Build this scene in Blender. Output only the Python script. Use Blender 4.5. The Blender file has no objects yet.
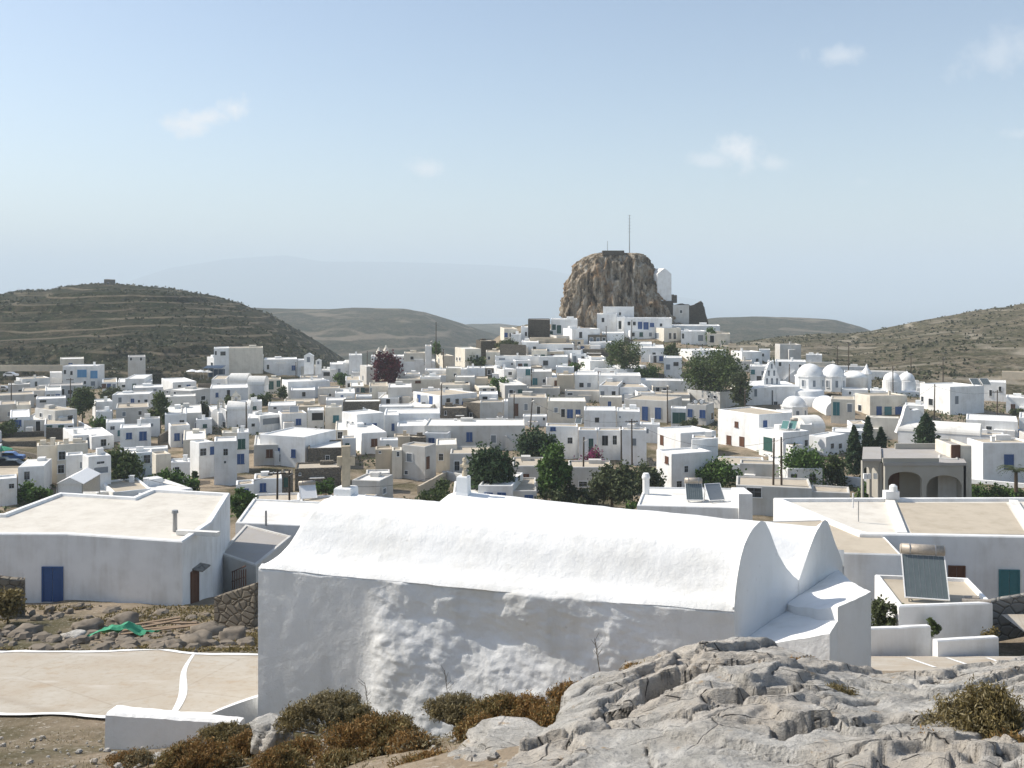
import bpy, math, random
import numpy as np
from mathutils import Vector, noise as mn
C = bpy.context.scene.collection
R = math.radians
rng = np.random.default_rng(7)
random.seed(7)
F, HZ, CX = 1000.0, 290.0, 512.0          # focal length in pixels, horizon row, centre column
def P(x, y, D): return Vector(((x-CX)/F*D, D, -(y-HZ)/F*D))
def PX(v): return (CX+F*v[0]/v[1], HZ-F*v[2]/v[1])

# ------------------------------------------------------------------ scene, camera, light
sc = bpy.context.scene
cam = bpy.data.cameras.new('camera'); co = bpy.data.objects.new('camera', cam); C.objects.link(co)
co.location = (0, 0, 0); co.rotation_euler = (R(90), 0, 0)
cam.sensor_width = 36; cam.lens = 36*F/1024; cam.shift_y = -(384-HZ)/1024
cam.clip_start = 0.2; cam.clip_end = 200000
sc.camera = co
SUN_EL, SUN_AZ = 42.0, -73.5               # azimuth clockwise from +Y
w = bpy.data.worlds.new('World'); sc.world = w; w.use_nodes = True
nt = w.node_tree; nt.nodes.clear()
sky = nt.nodes.new('ShaderNodeTexSky'); sky.sky_type = 'NISHITA'; sky.sun_disc = False
sky.sun_elevation = R(SUN_EL); sky.sun_rotation = R(SUN_AZ)
sky.altitude = 300; sky.air_density = 1.0; sky.dust_density = 1.3; sky.ozone_density = 0.35
bg = nt.nodes.new('ShaderNodeBackground'); wo = nt.nodes.new('ShaderNodeOutputWorld')
bg.inputs['Strength'].default_value = 0.104
# small wisps of fair-weather cloud, far up in the sky
tcw = nt.nodes.new('ShaderNodeTexCoord'); sxw = nt.nodes.new('ShaderNodeSeparateXYZ'); nt.links.new(tcw.outputs['Generated'], sxw.inputs[0])
def wm(op, a, b=None, c=None):
    x = nt.nodes.new('ShaderNodeMath'); x.operation = op
    for i, v_ in enumerate((a, b, c)):
        if v_ is None: continue
        if isinstance(v_, (int, float)): x.inputs[i].default_value = v_
        else: nt.links.new(v_, x.inputs[i])
    return x.outputs[0]
wu, wv = wm('DIVIDE', sxw.outputs[0], wm('MAXIMUM', sxw.outputs[1], 0.05)), wm('DIVIDE', sxw.outputs[2], wm('MAXIMUM', sxw.outputs[1], 0.05))
wn = nt.nodes.new('ShaderNodeTexNoise'); wn.inputs['Scale'].default_value = 26; wn.inputs['Detail'].default_value = 7; wn.inputs['Roughness'].default_value = 0.62
nt.links.new(tcw.outputs['Generated'], wn.inputs['Vector'])
acc = None
for cx_, cy_, ax_, ay_, st_ in ((182, 124, 42, 12, .8), (236, 110, 20, 15, .85), (205, 118, 40, 11, .8), (430, 170, 24, 12, .65), (742, 152, 26, 20, .9), (712, 160, 30, 9, .5), (772, 163, 22, 9, .5), (838, 56, 34, 14, .45), (862, 182, 14, 8, .25), (1010, 52, 60, 34, .35), (1015, 134, 36, 9, .4), (500, 264, 40, 5, .22)):
    du = wm('MULTIPLY', wm('SUBTRACT', wu, (cx_-CX)/F), F/ax_); dv = wm('MULTIPLY', wm('SUBTRACT', wv, (HZ-cy_)/F), F/ay_)
    d_ = wm('SQRT', wm('ADD', wm('MULTIPLY', du, du), wm('MULTIPLY', dv, dv)))
    k_ = wm('SUBTRACT', wm('MULTIPLY', wn.outputs['Fac'], 2.6), wm('ADD', wm('MULTIPLY', d_, 0.75), 0.62))
    k_ = wm('MULTIPLY', wm('MINIMUM', wm('MAXIMUM', wm('MULTIPLY', k_, 1.5), 0.0), 1.0), st_)
    acc = k_ if acc is None else wm('MAXIMUM', acc, k_)
cm = nt.nodes.new('ShaderNodeMix'); cm.data_type = 'RGBA'; nt.links.new(acc, cm.inputs[0]); nt.links.new(sky.outputs[0], cm.inputs[6]); cm.inputs[7].default_value = (6.6, 6.6, 6.7, 1)
nt.links.new(cm.outputs[2], bg.inputs[0]); nt.links.new(bg.outputs[0], wo.inputs[0])
sl = bpy.data.lights.new('sun', 'SUN'); sl.energy = 4.1; sl.angle = R(0.5); sl.color = (1.0, 0.935, 0.835)
so = bpy.data.objects.new('sun', sl); C.objects.link(so)
sd = Vector((math.sin(R(SUN_AZ))*math.cos(R(SUN_EL)), math.cos(R(SUN_AZ))*math.cos(R(SUN_EL)), math.sin(R(SUN_EL))))
so.rotation_euler = sd.to_track_quat('Z', 'Y').to_euler(); so.location = (-50, 20, 80)
vs = sc.view_settings; vs.view_transform = 'Standard'; vs.look = 'None'; vs.exposure = 0.58; vs.gamma = 1.0; vs.use_curve_mapping = False
sc.cycles.use_denoising = True
sc.cycles.max_bounces = 6; sc.cycles.diffuse_bounces = 4; sc.cycles.volume_bounces = 1; sc.cycles.transparent_max_bounces = 8

# ------------------------------------------------------------------ materials
M = {}
class NT:
    def __init__(s, name):
        m = bpy.data.materials.new(name); m.use_nodes = True; s.m = m; s.t = m.node_tree
        s.b = s.t.nodes['Principled BSDF']; s.out = s.t.nodes['Material Output']; M[name] = m
    def n(s, typ, **kw):
        x = s.t.nodes.new('ShaderNode'+typ)
        for k, v in kw.items():
            if k in x.inputs: x.inputs[k].default_value = v
            else: setattr(x, k, v)
        return x
    def l(s, a, b): s.t.links.new(a, b)
    def coord(s, kind='Object', scale=(1, 1, 1)):
        tc = s.n('TexCoord'); mp = s.n('Mapping'); mp.inputs['Scale'].default_value = scale
        s.l(tc.outputs[kind], mp.inputs['Vector']); return mp.outputs[0]
    def noise(s, vec, scale, detail=6, rough=0.55, dist=0.0):
        x = s.n('TexNoise'); x.inputs['Scale'].default_value = scale; x.inputs['Detail'].default_value = detail
        x.inputs['Roughness'].default_value = rough; x.inputs['Distortion'].default_value = dist
        s.l(vec, x.inputs['Vector']); return x.outputs['Fac']
    def voro(s, vec, scale, feature='F1', out='Distance', rand=1.0):
        x = s.n('TexVoronoi', feature=feature); x.inputs['Scale'].default_value = scale
        x.inputs['Randomness'].default_value = rand
        s.l(vec, x.inputs['Vector']); return x.outputs[out]
    def ramp(s, fac, stops, interp='LINEAR'):
        x = s.n('ValToRGB'); cr = x.color_ramp; cr.interpolation = interp
        while len(cr.elements) < len(stops): cr.elements.new(0.5)
        for e, (p, c) in zip(cr.elements, stops):
            e.position = p; e.color = (c, c, c, 1) if isinstance(c, (int, float)) else (*c, 1)
        s.l(fac, x.inputs[0]); return x.outputs[0]
    def mix(s, fac, a, b, mode='MIX'):
        x = s.n('Mix', data_type='RGBA', blend_type=mode)
        for i, v in ((0, fac), (6, a), (7, b)):
            if isinstance(v, (int, float)): x.inputs[i].default_value = v if i == 0 else (v, v, v, 1)
            elif isinstance(v, tuple): x.inputs[i].default_value = (*v, 1)
            else: s.l(v, x.inputs[i])
        return x.outputs[2]
    def math(s, op, a, b=None):
        x = s.n('Math', operation=op)
        for i, v in ((0, a), (1, b)):
            if v is None: continue
            if isinstance(v, (int, float)): x.inputs[i].default_value = v
            else: s.l(v, x.inputs[i])
        return x.outputs[0]
    def col(s, c): 
        if isinstance(c, tuple): s.b.inputs['Base Color'].default_value = (*c, 1)
        else: s.l(c, s.b.inputs['Base Color'])
    def rough(s, r, spec=0.3):
        s.b.inputs['Specular IOR Level'].default_value = spec
        if isinstance(r, (int, float)): s.b.inputs['Roughness'].default_value = r
        else: s.l(r, s.b.inputs['Roughness'])
    def bump(s, h, strength=0.5, dist=0.05, prev=None):
        x = s.n('Bump'); x.inputs['Strength'].default_value = strength; x.inputs['Distance'].default_value = dist
        s.l(h, x.inputs['Height'])
        if prev is not None: s.l(prev, x.inputs['Normal'])
        s.l(x.outputs[0], s.b.inputs['Normal']); return x.outputs[0]
    def rand(s): return s.n('ObjectInfo').outputs['Random']

def sc3(c, k): return tuple(min(1, v*k) for v in c)
def plaster(name, c, dirt=0.25, dcol=(0.42, 0.37, 0.29), var=0.1):
    a = NT(name); v = a.coord()
    n1 = a.noise(v, 0.55, 5, 0.6); st = a.noise(a.coord(scale=(2.2, 2.2, 0.22)), 1.0, 4, 0.6)
    base = a.mix(a.ramp(n1, [(0.35, 0.0), (0.7, 1.0)]), c, sc3(c, 0.9))
    dm = a.ramp(a.math('MULTIPLY', n1, st), [(0.22, 0.0), (0.42, 1.0)])
    base = a.mix(a.math('MULTIPLY', dm, dirt), base, dcol)
    hv = a.n('HueSaturation'); a.l(base, hv.inputs['Color'])
    a.l(a.math('ADD', a.math('MULTIPLY', a.rand(), var), 1.0-var*0.75), hv.inputs['Value'])
    a.col(hv.outputs[0]); a.rough(0.9, 0.15)
    a.bump(a.noise(v, 3.5, 6, 0.65), 0.35, 0.05); return a
plaster('plaster_white', (0.87, 0.87, 0.855), 0.25)
plaster('plaster_cream', (0.74, 0.69, 0.59), 0.35)
plaster('plaster_grey', (0.60, 0.585, 0.55), 0.4)
plaster('plaster_tan', (0.58, 0.50, 0.385), 0.4)
plaster('roof_white', (0.82, 0.80, 0.75), 0.4, (0.5, 0.46, 0.39))
plaster('roof_cream', (0.70, 0.66, 0.585), 0.4, (0.48, 0.42, 0.34)); plaster('concrete_dark', (0.44, 0.42, 0.37), 0.45)
plaster('roof_tan', (0.52, 0.455, 0.36), 0.45, (0.36, 0.3, 0.22))
plaster('roof_grey', (0.40, 0.38, 0.36), 0.4)
def chapelwhite():
    a = NT('whitewash_thick'); v = a.coord()
    n1 = a.noise(v, 0.5, 6, 0.6); st = a.noise(a.coord(scale=(1.6, 1.6, 0.25)), 1.3, 5, 0.65)
    base = a.mix(a.ramp(n1, [(0.35, 0.0), (0.75, 1.0)]), (0.86, 0.86, 0.845), (0.79, 0.785, 0.755))
    base = a.mix(a.math('MULTIPLY', a.ramp(a.math('MULTIPLY', n1, st), [(0.25, 0.0), (0.45, 1.0)]), 0.35), base, (0.5, 0.48, 0.43))
    base = a.mix(a.ramp(a.noise(v, 7.0, 3, 0.6), [(0.68, 0.0), (0.76, 0.5)]), base, (0.55, 0.52, 0.47))
    a.col(base); a.rough(0.92, 0.1)
    p = a.bump(a.noise(v, 2.6, 8, 0.65), 0.45, 0.08); a.bump(a.noise(v, 17, 5, 0.7), 0.3, 0.02, p)
chapelwhite()
def stone(name, c1, c2, scale=2.2):
    a = NT(name); v = a.coord(scale=(1, 1, 1.5))
    cell = a.voro(v, scale, 'F1', 'Color'); edge = a.voro(v, scale, 'DISTANCE_TO_EDGE')
    sp = a.n('SeparateColor'); a.l(cell, sp.inputs[0])
    base = a.mix(sp.outputs[0], c1, c2)
    base = a.mix(a.noise(v, 5, 5, 0.6), base, sc3(c1, 0.7))
    base = a.mix(a.ramp(edge, [(0.0, 1.0), (0.07, 0.0)]), base, sc3(c1, 0.35))
    a.col(base); a.rough(0.95, 0.1); a.bump(a.ramp(edge, [(0, 0.0), (0.15, 1.0)]), 0.8, 0.08)
stone('stone_wall', (0.27, 0.235, 0.185), (0.17, 0.15, 0.125))
stone('stone_dark', (0.17, 0.15, 0.12), (0.10, 0.09, 0.075))
stone('stone_grey', (0.33, 0.32, 0.295), (0.24, 0.225, 0.20), 1.6)
def simple(name, c, r=0.6, spec=0.3, metal=0.0, var=0.15, scale=6):
    a = NT(name); v = a.coord(); n = a.noise(v, scale, 4, 0.6)
    a.col(a.mix(n, sc3(c, 1-var), sc3(c, 1+var))); a.rough(r, spec); a.b.inputs['Metallic'].default_value = metal; return a
simple('paint_blue', (0.045, 0.10, 0.25)); simple('paint_teal', (0.05, 0.17, 0.19)); simple('paint_green', (0.035, 0.10, 0.085))
simple('paint_skyblue', (0.10, 0.28, 0.50)); simple('paint_brown', (0.13, 0.06, 0.035)); simple('paint_grey', (0.20, 0.225, 0.25))
simple('paint_red', (0.16, 0.035, 0.025)); simple('paint_white', (0.78, 0.78, 0.77), 0.5)
simple('wood_pole', (0.075, 0.055, 0.04), 0.85); simple('wood_plank', (0.24, 0.17, 0.11), 0.85)
simple('metal_grey', (0.35, 0.35, 0.35), 0.4, 0.5, 0.6); simple('wire_black', (0.03, 0.03, 0.03), 0.6)
simple('fabric_white', (0.80, 0.80, 0.79), 0.9); simple('fabric_green', (0.05, 0.30, 0.16), 0.7); simple('fabric_navy', (0.03, 0.06, 0.11), 0.9)
simple('car_blue', (0.04, 0.13, 0.38), 0.25, 0.5); simple('car_white', (0.75, 0.75, 0.75), 0.25, 0.5); simple('car_dark', (0.03, 0.035, 0.045), 0.25, 0.5)
simple('tyre', (0.02, 0.02, 0.02), 0.9); simple('cross_stone', (0.50, 0.43, 0.32), 0.9, 0.1, 0, 0.3, 9)
simple('rust_metal', (0.42, 0.37, 0.31), 0.55, 0.4, 0.35, 0.4, 9); simple('panel_green', (0.12, 0.25, 0.23), 0.25, 0.5)
a = NT('glass_dark'); a.col((0.02, 0.025, 0.03)); a.rough(0.12, 0.5)
a = NT('solar_glass'); v = a.coord(); a.col(a.mix(a.noise(v, 3, 3), (0.09, 0.115, 0.12), (0.14, 0.165, 0.17))); a.rough(0.18, 0.5)
def foliage(name, c, c2, trans=0.25):
    a = NT(name); g = a.n('NewGeometry'); v = a.coord()
    k = a.mix(a.noise(v, 0.7, 4, 0.6), c, c2)
    hv = a.n('HueSaturation'); a.l(k, hv.inputs['Color'])
    a.l(a.math('ADD', a.math('MULTIPLY', g.outputs['Random Per Island'], 0.9), 0.55), hv.inputs['Value'])
    a.col(hv.outputs[0]); a.rough(0.65, 0.2)
    tr = a.n('BsdfTranslucent'); a.l(hv.outputs[0], tr.inputs[0]); mx = a.n('MixShader'); mx.inputs[0].default_value = trans
    a.l(a.b.outputs[0], mx.inputs[1]); a.l(tr.outputs[0], mx.inputs[2]); a.l(mx.outputs[0], a.out.inputs[0])
foliage('leaf_dark', (0.05, 0.078, 0.024), (0.11, 0.14, 0.05)); foliage('leaf_pine', (0.032, 0.06, 0.027), (0.065, 0.10, 0.042))
foliage('leaf_green', (0.06, 0.12, 0.024), (0.10, 0.16, 0.04)); foliage('leaf_olive', (0.065, 0.085, 0.036), (0.11, 0.125, 0.06))
foliage('leaf_purple', (0.07, 0.012, 0.022), (0.11, 0.025, 0.035)); foliage('leaf_pink', (0.26, 0.035, 0.13), (0.18, 0.03, 0.08))
foliage('scrub_brown', (0.30, 0.175, 0.062), (0.21, 0.125, 0.045), 0.2); foliage('scrub_olive', (0.24, 0.18, 0.075), (0.145, 0.125, 0.052), 0.2); foliage('scrub_hill', (0.042, 0.05, 0.022), (0.075, 0.075, 0.034), 0.1)
foliage('scrub_pale', (0.30, 0.25, 0.15), (0.19, 0.165, 0.085), 0.2)
simple('bark', (0.10, 0.075, 0.05), 0.95, 0.1, 0, 0.4, 8)

# ------------------------------------------------------------------ mesh building
GS = 1.0
class MB:
    def __init__(s): s.v = []; s.f = []; s.m = []
    def face(s, idx, m=0): s.f.append(idx); s.m.append(m)
    def poly(s, pts, m=0):
        k = len(s.v); s.v += [tuple(p) for p in pts]; s.face(list(range(k, k+len(pts))), m)
    def hexa(s, p, m=0):                   # 8 corners: bottom ccw, top ccw
        k = len(s.v); s.v += [tuple(q) for q in p]
        for q in ((0, 3, 2, 1), (4, 5, 6, 7), (0, 1, 5, 4), (1, 2, 6, 5), (2, 3, 7, 6), (3, 0, 4, 7)): s.face([k+i for i in q], m)
    def obox(s, o, ex, ey, ez, m=0):       # origin corner + three edge vectors
        o = Vector(o); ex, ey, ez = Vector(ex), Vector(ey), Vector(ez)
        s.hexa([o, o+ex, o+ex+ey, o+ey, o+ez, o+ex+ez, o+ex+ey+ez, o+ey+ez], m)
    def box(s, c, d, m=0): s.obox(Vector(c)-Vector(d)/2, (d[0], 0, 0), (0, d[1], 0), (0, 0, d[2]), m)
    def tube(s, a, b, r0, r1=None, n=8, m=0, cap=True):
        a, b = Vector(a), Vector(b); r1 = r0 if r1 is None else r1; d = (b-a).normalized()
        u = d.orthogonal().normalized(); w_ = d.cross(u); k = len(s.v)
        for q, r in ((a, r0), (b, r1)):
            for i in range(n):
                t = 2*math.pi*i/n; s.v.append(tuple(q+u*(r*math.cos(t))+w_*(r*math.sin(t))))
        for i in range(n): j = (i+1) % n; s.face([k+i, k+j, k+n+j, k+n+i], m)
        if cap: s.face([k+i for i in range(n)][::-1], m); s.face([k+n+i for i in range(n)], m)
    def lathe(s, c, prof, n=24, m=0, a0=0.0):   # prof: (r, z) bottom to top
        k = len(s.v); c = Vector(c)
        for r, z in prof:
            for i in range(n):
                t = a0+2*math.pi*i/n; s.v.append((c.x+r*math.cos(t), c.y+r*math.sin(t), c.z+z))
        for q in range(len(prof)-1):
            for i in range(n): j = (i+1) % n; s.face([k+q*n+i, k+q*n+j, k+(q+1)*n+j, k+(q+1)*n+i], m)
        s.face([k+i for i in range(n)][::-1], m); s.face([k+(len(prof)-1)*n+i for i in range(n)], m)
    def prism(s, pts, z0, z1, m=0):        # footprint polygon (ccw), z1 may be a list
        n = len(pts); k = len(s.v); zt = z1 if isinstance(z1, (list, tuple)) else [z1]*n
        s.v += [(p[0], p[1], z0) for p in pts]+[(p[0], p[1], z) for p, z in zip(pts, zt)]
        s.face(list(range(k, k+n))[::-1], m); s.face(list(range(k+n, k+2*n)), m)
        for i in range(n): j = (i+1) % n; s.face([k+i, k+j, k+n+j, k+n+i], m)
    def grid(s, pts, nu, nv, m=0, flip=False):
        k = len(s.v); s.v += [tuple(p) for p in pts]
        for i in range(nu-1):
            for j in range(nv-1):
                q = [k+i*nv+j, k+(i+1)*nv+j, k+(i+1)*nv+j+1, k+i*nv+j+1]; s.face(q[::-1] if flip else q, m)
    def build(s, name, mat, parent=None, smooth=False):
        me = bpy.data.meshes.new(name); o = bpy.data.objects.new(name, me)
        off = Vector((0, 0, 0)); q = parent
        while q is not None: off += Vector(q.location); q = q.parent
        me.from_pydata([(a[0]*GS-off.x, a[1]*GS-off.y, a[2]*GS-off.z) for a in s.v], [], s.f)
        for x in ([mat] if isinstance(mat, str) else mat): me.materials.append(M[x])
        me.polygons.foreach_set('material_index', s.m)
        if smooth: me.polygons.foreach_set('use_smooth', [True]*len(s.f))
        me.update(); C.objects.link(o); o.parent = parent; return o
def tag(o, label=None, cat=None, group=None, kind=None):
    for k, v_ in (('label', label), ('category', cat), ('group', group), ('kind', kind)):
        if v_: o[k] = v_
    return o
def empty(name, loc, label=None, cat=None, group=None):
    o = bpy.data.objects.new(name, None); C.objects.link(o); o.location = Vector(loc)*GS; o.empty_display_size = 0.3
    return tag(o, label, cat, group)
def copy_tree(o, parent=None):
    c = o.copy(); C.objects.link(c); c.parent = parent
    for ch in [q for q in bpy.data.objects if q.parent == o]: copy_tree(ch, c)
    return c
def center_mesh(o):                        # a thing that is one mesh: move its origin to the base of its bounding box
    me = o.data; n = len(me.vertices); a = np.empty(n*3); me.vertices.foreach_get('co', a); a = a.reshape(-1, 3)
    c = np.array([(a[:, 0].min()+a[:, 0].max())/2, (a[:, 1].min()+a[:, 1].max())/2, a[:, 2].min()])
    me.vertices.foreach_set('co', (a-c).ravel()); o.location = c; me.update(); return o
def quads_mesh(name, V, mat, parent=None, k=4):
    """V: (n,k,3) separate faces, one island each"""
    n = len(V); me = bpy.data.meshes.new(name); off = np.zeros(3); q = parent
    while q is not None: off += np.array(q.location); q = q.parent
    me.vertices.add(n*k); me.vertices.foreach_set('co', (V.reshape(-1, 3)-off).astype(np.float32).ravel())
    me.loops.add(n*k); me.loops.foreach_set('vertex_index', np.arange(n*k, dtype=np.int32))
    me.polygons.add(n); me.polygons.foreach_set('loop_start', np.arange(0, n*k, k, dtype=np.int32))
    me.update(calc_edges=True); me.validate()
    me.materials.append(M[mat]); o = bpy.data.objects.new(name, me); C.objects.link(o); o.parent = parent; return o
def leaf_quads(pts, size, jitter=0.5, up=0.0, aspect=1.6):
    n = len(pts); a = rng.normal(size=(n, 3)); a[:, 2] += up; a /= np.linalg.norm(a, axis=1)[:, None]
    b = np.cross(a, rng.normal(size=(n, 3))); b /= np.linalg.norm(b, axis=1)[:, None]
    s_ = size*(1+jitter*(rng.random(n)-0.5)*2); a = a*(s_*aspect/2)[:, None]; b = b*(s_/2)[:, None]
    p = pts[:, None, :]
    return np.concatenate([p-a[:, None]*1.0, p-b[:, None]*0.9, p+a[:, None], p+b[:, None]*0.9], axis=1)
def lerp(a, b, t): return a+(b-a)*t
def sstep(a, b, x): t = min(1, max(0, (x-a)/(b-a))); return t*t*(3-2*t)
def table(x, pts):
    if x <= pts[0][0]: return pts[0][1]
    for (a, ya), (b, yb) in zip(pts, pts[1:]):
        if x <= b: return lerp(ya, yb, (x-a)/(b-a))
    return pts[-1][1]
def fbm(x, y, z=0.0, s=1.0, o=5): return mn.fractal((x*s, y*s, z*s), 1.0, 2.0, o)

# ------------------------------------------------------------------ terrain
TC = [(22, -9.9), (24, -10.1), (30, -10.8), (34, -12.4), (45, -15.5), (55, -17.3), (70, -20.8), (85, -23.8), (110, -26.3), (150, -27.7), (170, -27.4), (195, -27.2), (220, -26.2),
      (245, -24.2), (265, -21.2), (285, -17.0), (310, -12.4), (328, -11.0), (345, -12), (380, -32), (450, -70), (700, -160), (1500, -310), (2500, -350), (4000, -360)]
TS = [(22, -9.9), (24, -10.1), (30, -10.8), (34, -12.4), (45, -15.5), (55, -17.3), (70, -20.8), (85, -23.8), (110, -26.3), (150, -27.7), (200, -28.0),
      (240, -28.2), (300, -29.0), (400, -33.0), (700, -120), (1500, -310), (2500, -350), (4000, -360)]
def Tn(X, Y):
    if Y <= 22:
        sx = lambda x_: 0.214*x_ if x_ < 0.3 else 0.064-0.06*(x_-0.3)-0.35*sstep(0.3, 1.5, x_)
        pl = -1.7-0.303*Y+sx(X)
        if Y > 13: pl = lerp(-1.7-0.303*13+sx(max(-6, min(6, X*13/Y))), -9.9, min(1, (Y-13)/lerp(9, 6.5, sstep(1, 5, X))))
        elif Y < 0: pl = -1.7+0.214*X-0.2*Y
        return max(pl, -10.5) if Y > 0 else pl
    q_ = sstep(200, 310, Y); w_ = 1-sstep(lerp(45, 27, q_), lerp(125, 60, q_), abs(X-32))
    dip = 1.25*sstep(3.5, 9, X)*sstep(25, 36, Y)*(1-sstep(52, 64, Y))
    return lerp(table(Y, TS), table(Y, TC), w_)-dip
def ground_D(x, y, lo=24, hi=330):
    for _ in range(50):
        m = (lo+hi)/2; yy = HZ-F*Tn((x-CX)/F*m, m)/m
        if yy > y: lo = m
        else: hi = m
    return (lo+hi)/2
def top_D(x, yt, Hm, lo=60, hi=330):
    for _ in range(50):
        m = (lo+hi)/2; yy = HZ-F*(Tn((x-CX)/F*m, m)+Hm)/m
        if yy > yt: lo = m
        else: hi = m
    return (lo+hi)/2
# ------------------------------------------------------------------ ground materials
def mat_ground():
    a = NT('dry_ground'); v = a.coord()
    n1 = a.noise(v, 0.12, 6, 0.6); n2 = a.noise(v, 1.1, 8, 0.7); n3 = a.noise(v, 7, 6, 0.7)
    base = a.mix(a.ramp(n2, [(0.3, 0), (0.7, 1)]), (0.32, 0.26, 0.19), (0.215, 0.17, 0.12))
    base = a.mix(a.ramp(n1, [(0.46, 0), (0.60, 1)]), base, (0.085, 0.075, 0.038))
    base = a.mix(a.ramp(n3, [(0.56, 0), (0.66, 1)]), base, (0.40, 0.36, 0.30))
    base = a.mix(a.ramp(a.noise(v, 2.7, 6, 0.7), [(0.58, 0), (0.68, 0.8)]), base, (0.10, 0.075, 0.04))
    a.col(base); a.rough(0.95, 0.1); p = a.bump(n2, 0.6, 0.2); a.bump(n3, 0.7, 0.05, p)
mat_ground()
def mat_hill(name, soil, scrub, stone_, s=1.0, band=0.35):
    a = NT(name); v = a.coord()
    big = a.noise(v, 0.012*s, 7, 0.65); mid = a.noise(v, 0.07*s, 6, 0.7); dots = a.noise(v, 0.30*s, 6, 0.8)
    geo = a.n('NewGeometry'); sx = a.n('SeparateXYZ'); a.l(geo.outputs['Position'], sx.inputs[0])
    zz = a.math('ADD', a.math('MULTIPLY', sx.outputs[2], band), a.math('MULTIPLY', a.noise(v, 0.01*s, 3, 0.5), 4.0))
    fr = a.math('FRACT', zz); line = a.ramp(fr, [(0.0, 0.9), (0.10, 0.7), (0.16, 0.0), (0.86, 0.0), (1.0, 0.9)])
    gate = a.ramp(a.noise(v, 0.02*s, 4, 0.6), [(0.38, 0.0), (0.52, 1.0)])
    base = a.mix(a.ramp(mid, [(0.44, 0), (0.56, 1)]), scrub, soil)
    base = a.mix(a.ramp(big, [(0.4, 0.55), (0.65, 0.0)]), base, scrub)
    base = a.mix(a.ramp(dots, [(0.44, 1.0), (0.50, 0.0)]), base, sc3(scrub, 0.5))
    base = a.mix(a.math('MULTIPLY', line, gate), base, stone_)
    base = a.mix(a.ramp(a.noise(v, 0.5*s, 4, 0.7), [(0.60, 0), (0.66, 0.8)]), base, stone_)
    a.col(base); a.rough(0.97, 0.05); a.bump(a.math('ADD', mid, a.math('MULTIPLY', dots, 0.6)), 0.9, 3.0/s)
mat_hill('hill_dark', (0.08, 0.066, 0.043), (0.03, 0.037, 0.017), (0.19, 0.16, 0.112), 1.0, 0.30)
mat_hill('hill_far', (0.13, 0.105, 0.07), (0.042, 0.047, 0.024), (0.20, 0.165, 0.12), 0.55, 0.05)
mat_hill('hill_right', (0.225, 0.185, 0.13), (0.095, 0.09, 0.05), (0.34, 0.30, 0.235), 1.3, 0.14)
def mat_rock():
    a = NT('limestone'); v = a.coord()
    n1 = a.noise(v, 0.55, 8, 0.65); n2 = a.noise(v, 2.6, 9, 0.7, 0.6); n3 = a.noise(a.coord(scale=(5, 13, 18)), 1.0, 7, 0.7, 0.8); n4 = a.noise(v, 30, 5, 0.7)
    base = a.mix(a.ramp(n2, [(0.35, 0), (0.66, 1)]), (0.42, 0.405, 0.37), (0.70, 0.675, 0.625))
    base = a.mix(a.ramp(n1, [(0.45, 0), (0.62, 0.7)]), base, (0.58, 0.51, 0.42))
    base = a.mix(a.ramp(n3, [(0.30, 0.9), (0.40, 0.0)]), base, (0.17, 0.165, 0.16))
    base = a.mix(a.ramp(a.noise(v, 1.7, 6, 0.7), [(0.60, 0), (0.72, 0.75)]), base, (0.74, 0.72, 0.68))
    base = a.mix(a.ramp(a.noise(v, 4.2, 5, 0.7), [(0.62, 0), (0.72, 0.75)]), base, (0.47, 0.32, 0.17))
    base = a.mix(a.ramp(n4, [(0.56, 0), (0.68, 0.6)]), base, (0.18, 0.18, 0.175))
    ck = a.voro(a.mix(0.12, a.coord(scale=(.8, 1.6, 1.2)), a.n('TexNoise', Scale=2.2).outputs['Color']), 1.5, 'DISTANCE_TO_EDGE')
    ckm = a.math('MULTIPLY', a.ramp(ck, [(0.0, 1.0), (0.014, 0.0)]), a.ramp(n1, [(0.42, 0.0), (0.55, 1.0)])); base = a.mix(ckm, base, (0.06, 0.06, 0.06))
    a.col(base); a.rough(0.95, 0.12)
    p = a.bump(n2, 0.9, 0.14); p = a.bump(n3, 0.8, 0.08, p); p = a.bump(n4, 0.9, 0.025, p); a.bump(a.math('SUBTRACT', 1.0, ckm), 0.8, 0.04, p)
mat_rock()
def mat_castle():
    a = NT('castle_cliff'); v = a.coord(scale=(0.55, 0.55, 0.075)); v2 = a.coord()
    n1 = a.noise(v, 1.0, 8, 0.65, 0.3); n2 = a.noise(v2, 0.16, 6, 0.6); n3 = a.noise(v2, 0.9, 7, 0.7)
    base = a.ramp(n1, [(0.37, (0.04, 0.032, 0.025)), (0.46, (0.185, 0.145, 0.10)), (0.54, (0.34, 0.285, 0.215)), (0.68, (0.52, 0.485, 0.42))])
    base = a.mix(a.ramp(n2, [(0.52, 0), (0.66, 0.6)]), base, (0.34, 0.20, 0.10))
    base = a.mix(a.ramp(n3, [(0.3, 0.8), (0.45, 0.0)]), base, (0.05, 0.042, 0.032))
    a.col(base); a.rough(0.97, 0.05); p = a.bump(n1, 1.0, 1.2); a.bump(n3, 0.7, 0.4, p)
mat_castle()
simple('rubble_stone', (0.205, 0.175, 0.14), 0.95, 0.05, 0, 0.6, 2.5)
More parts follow.
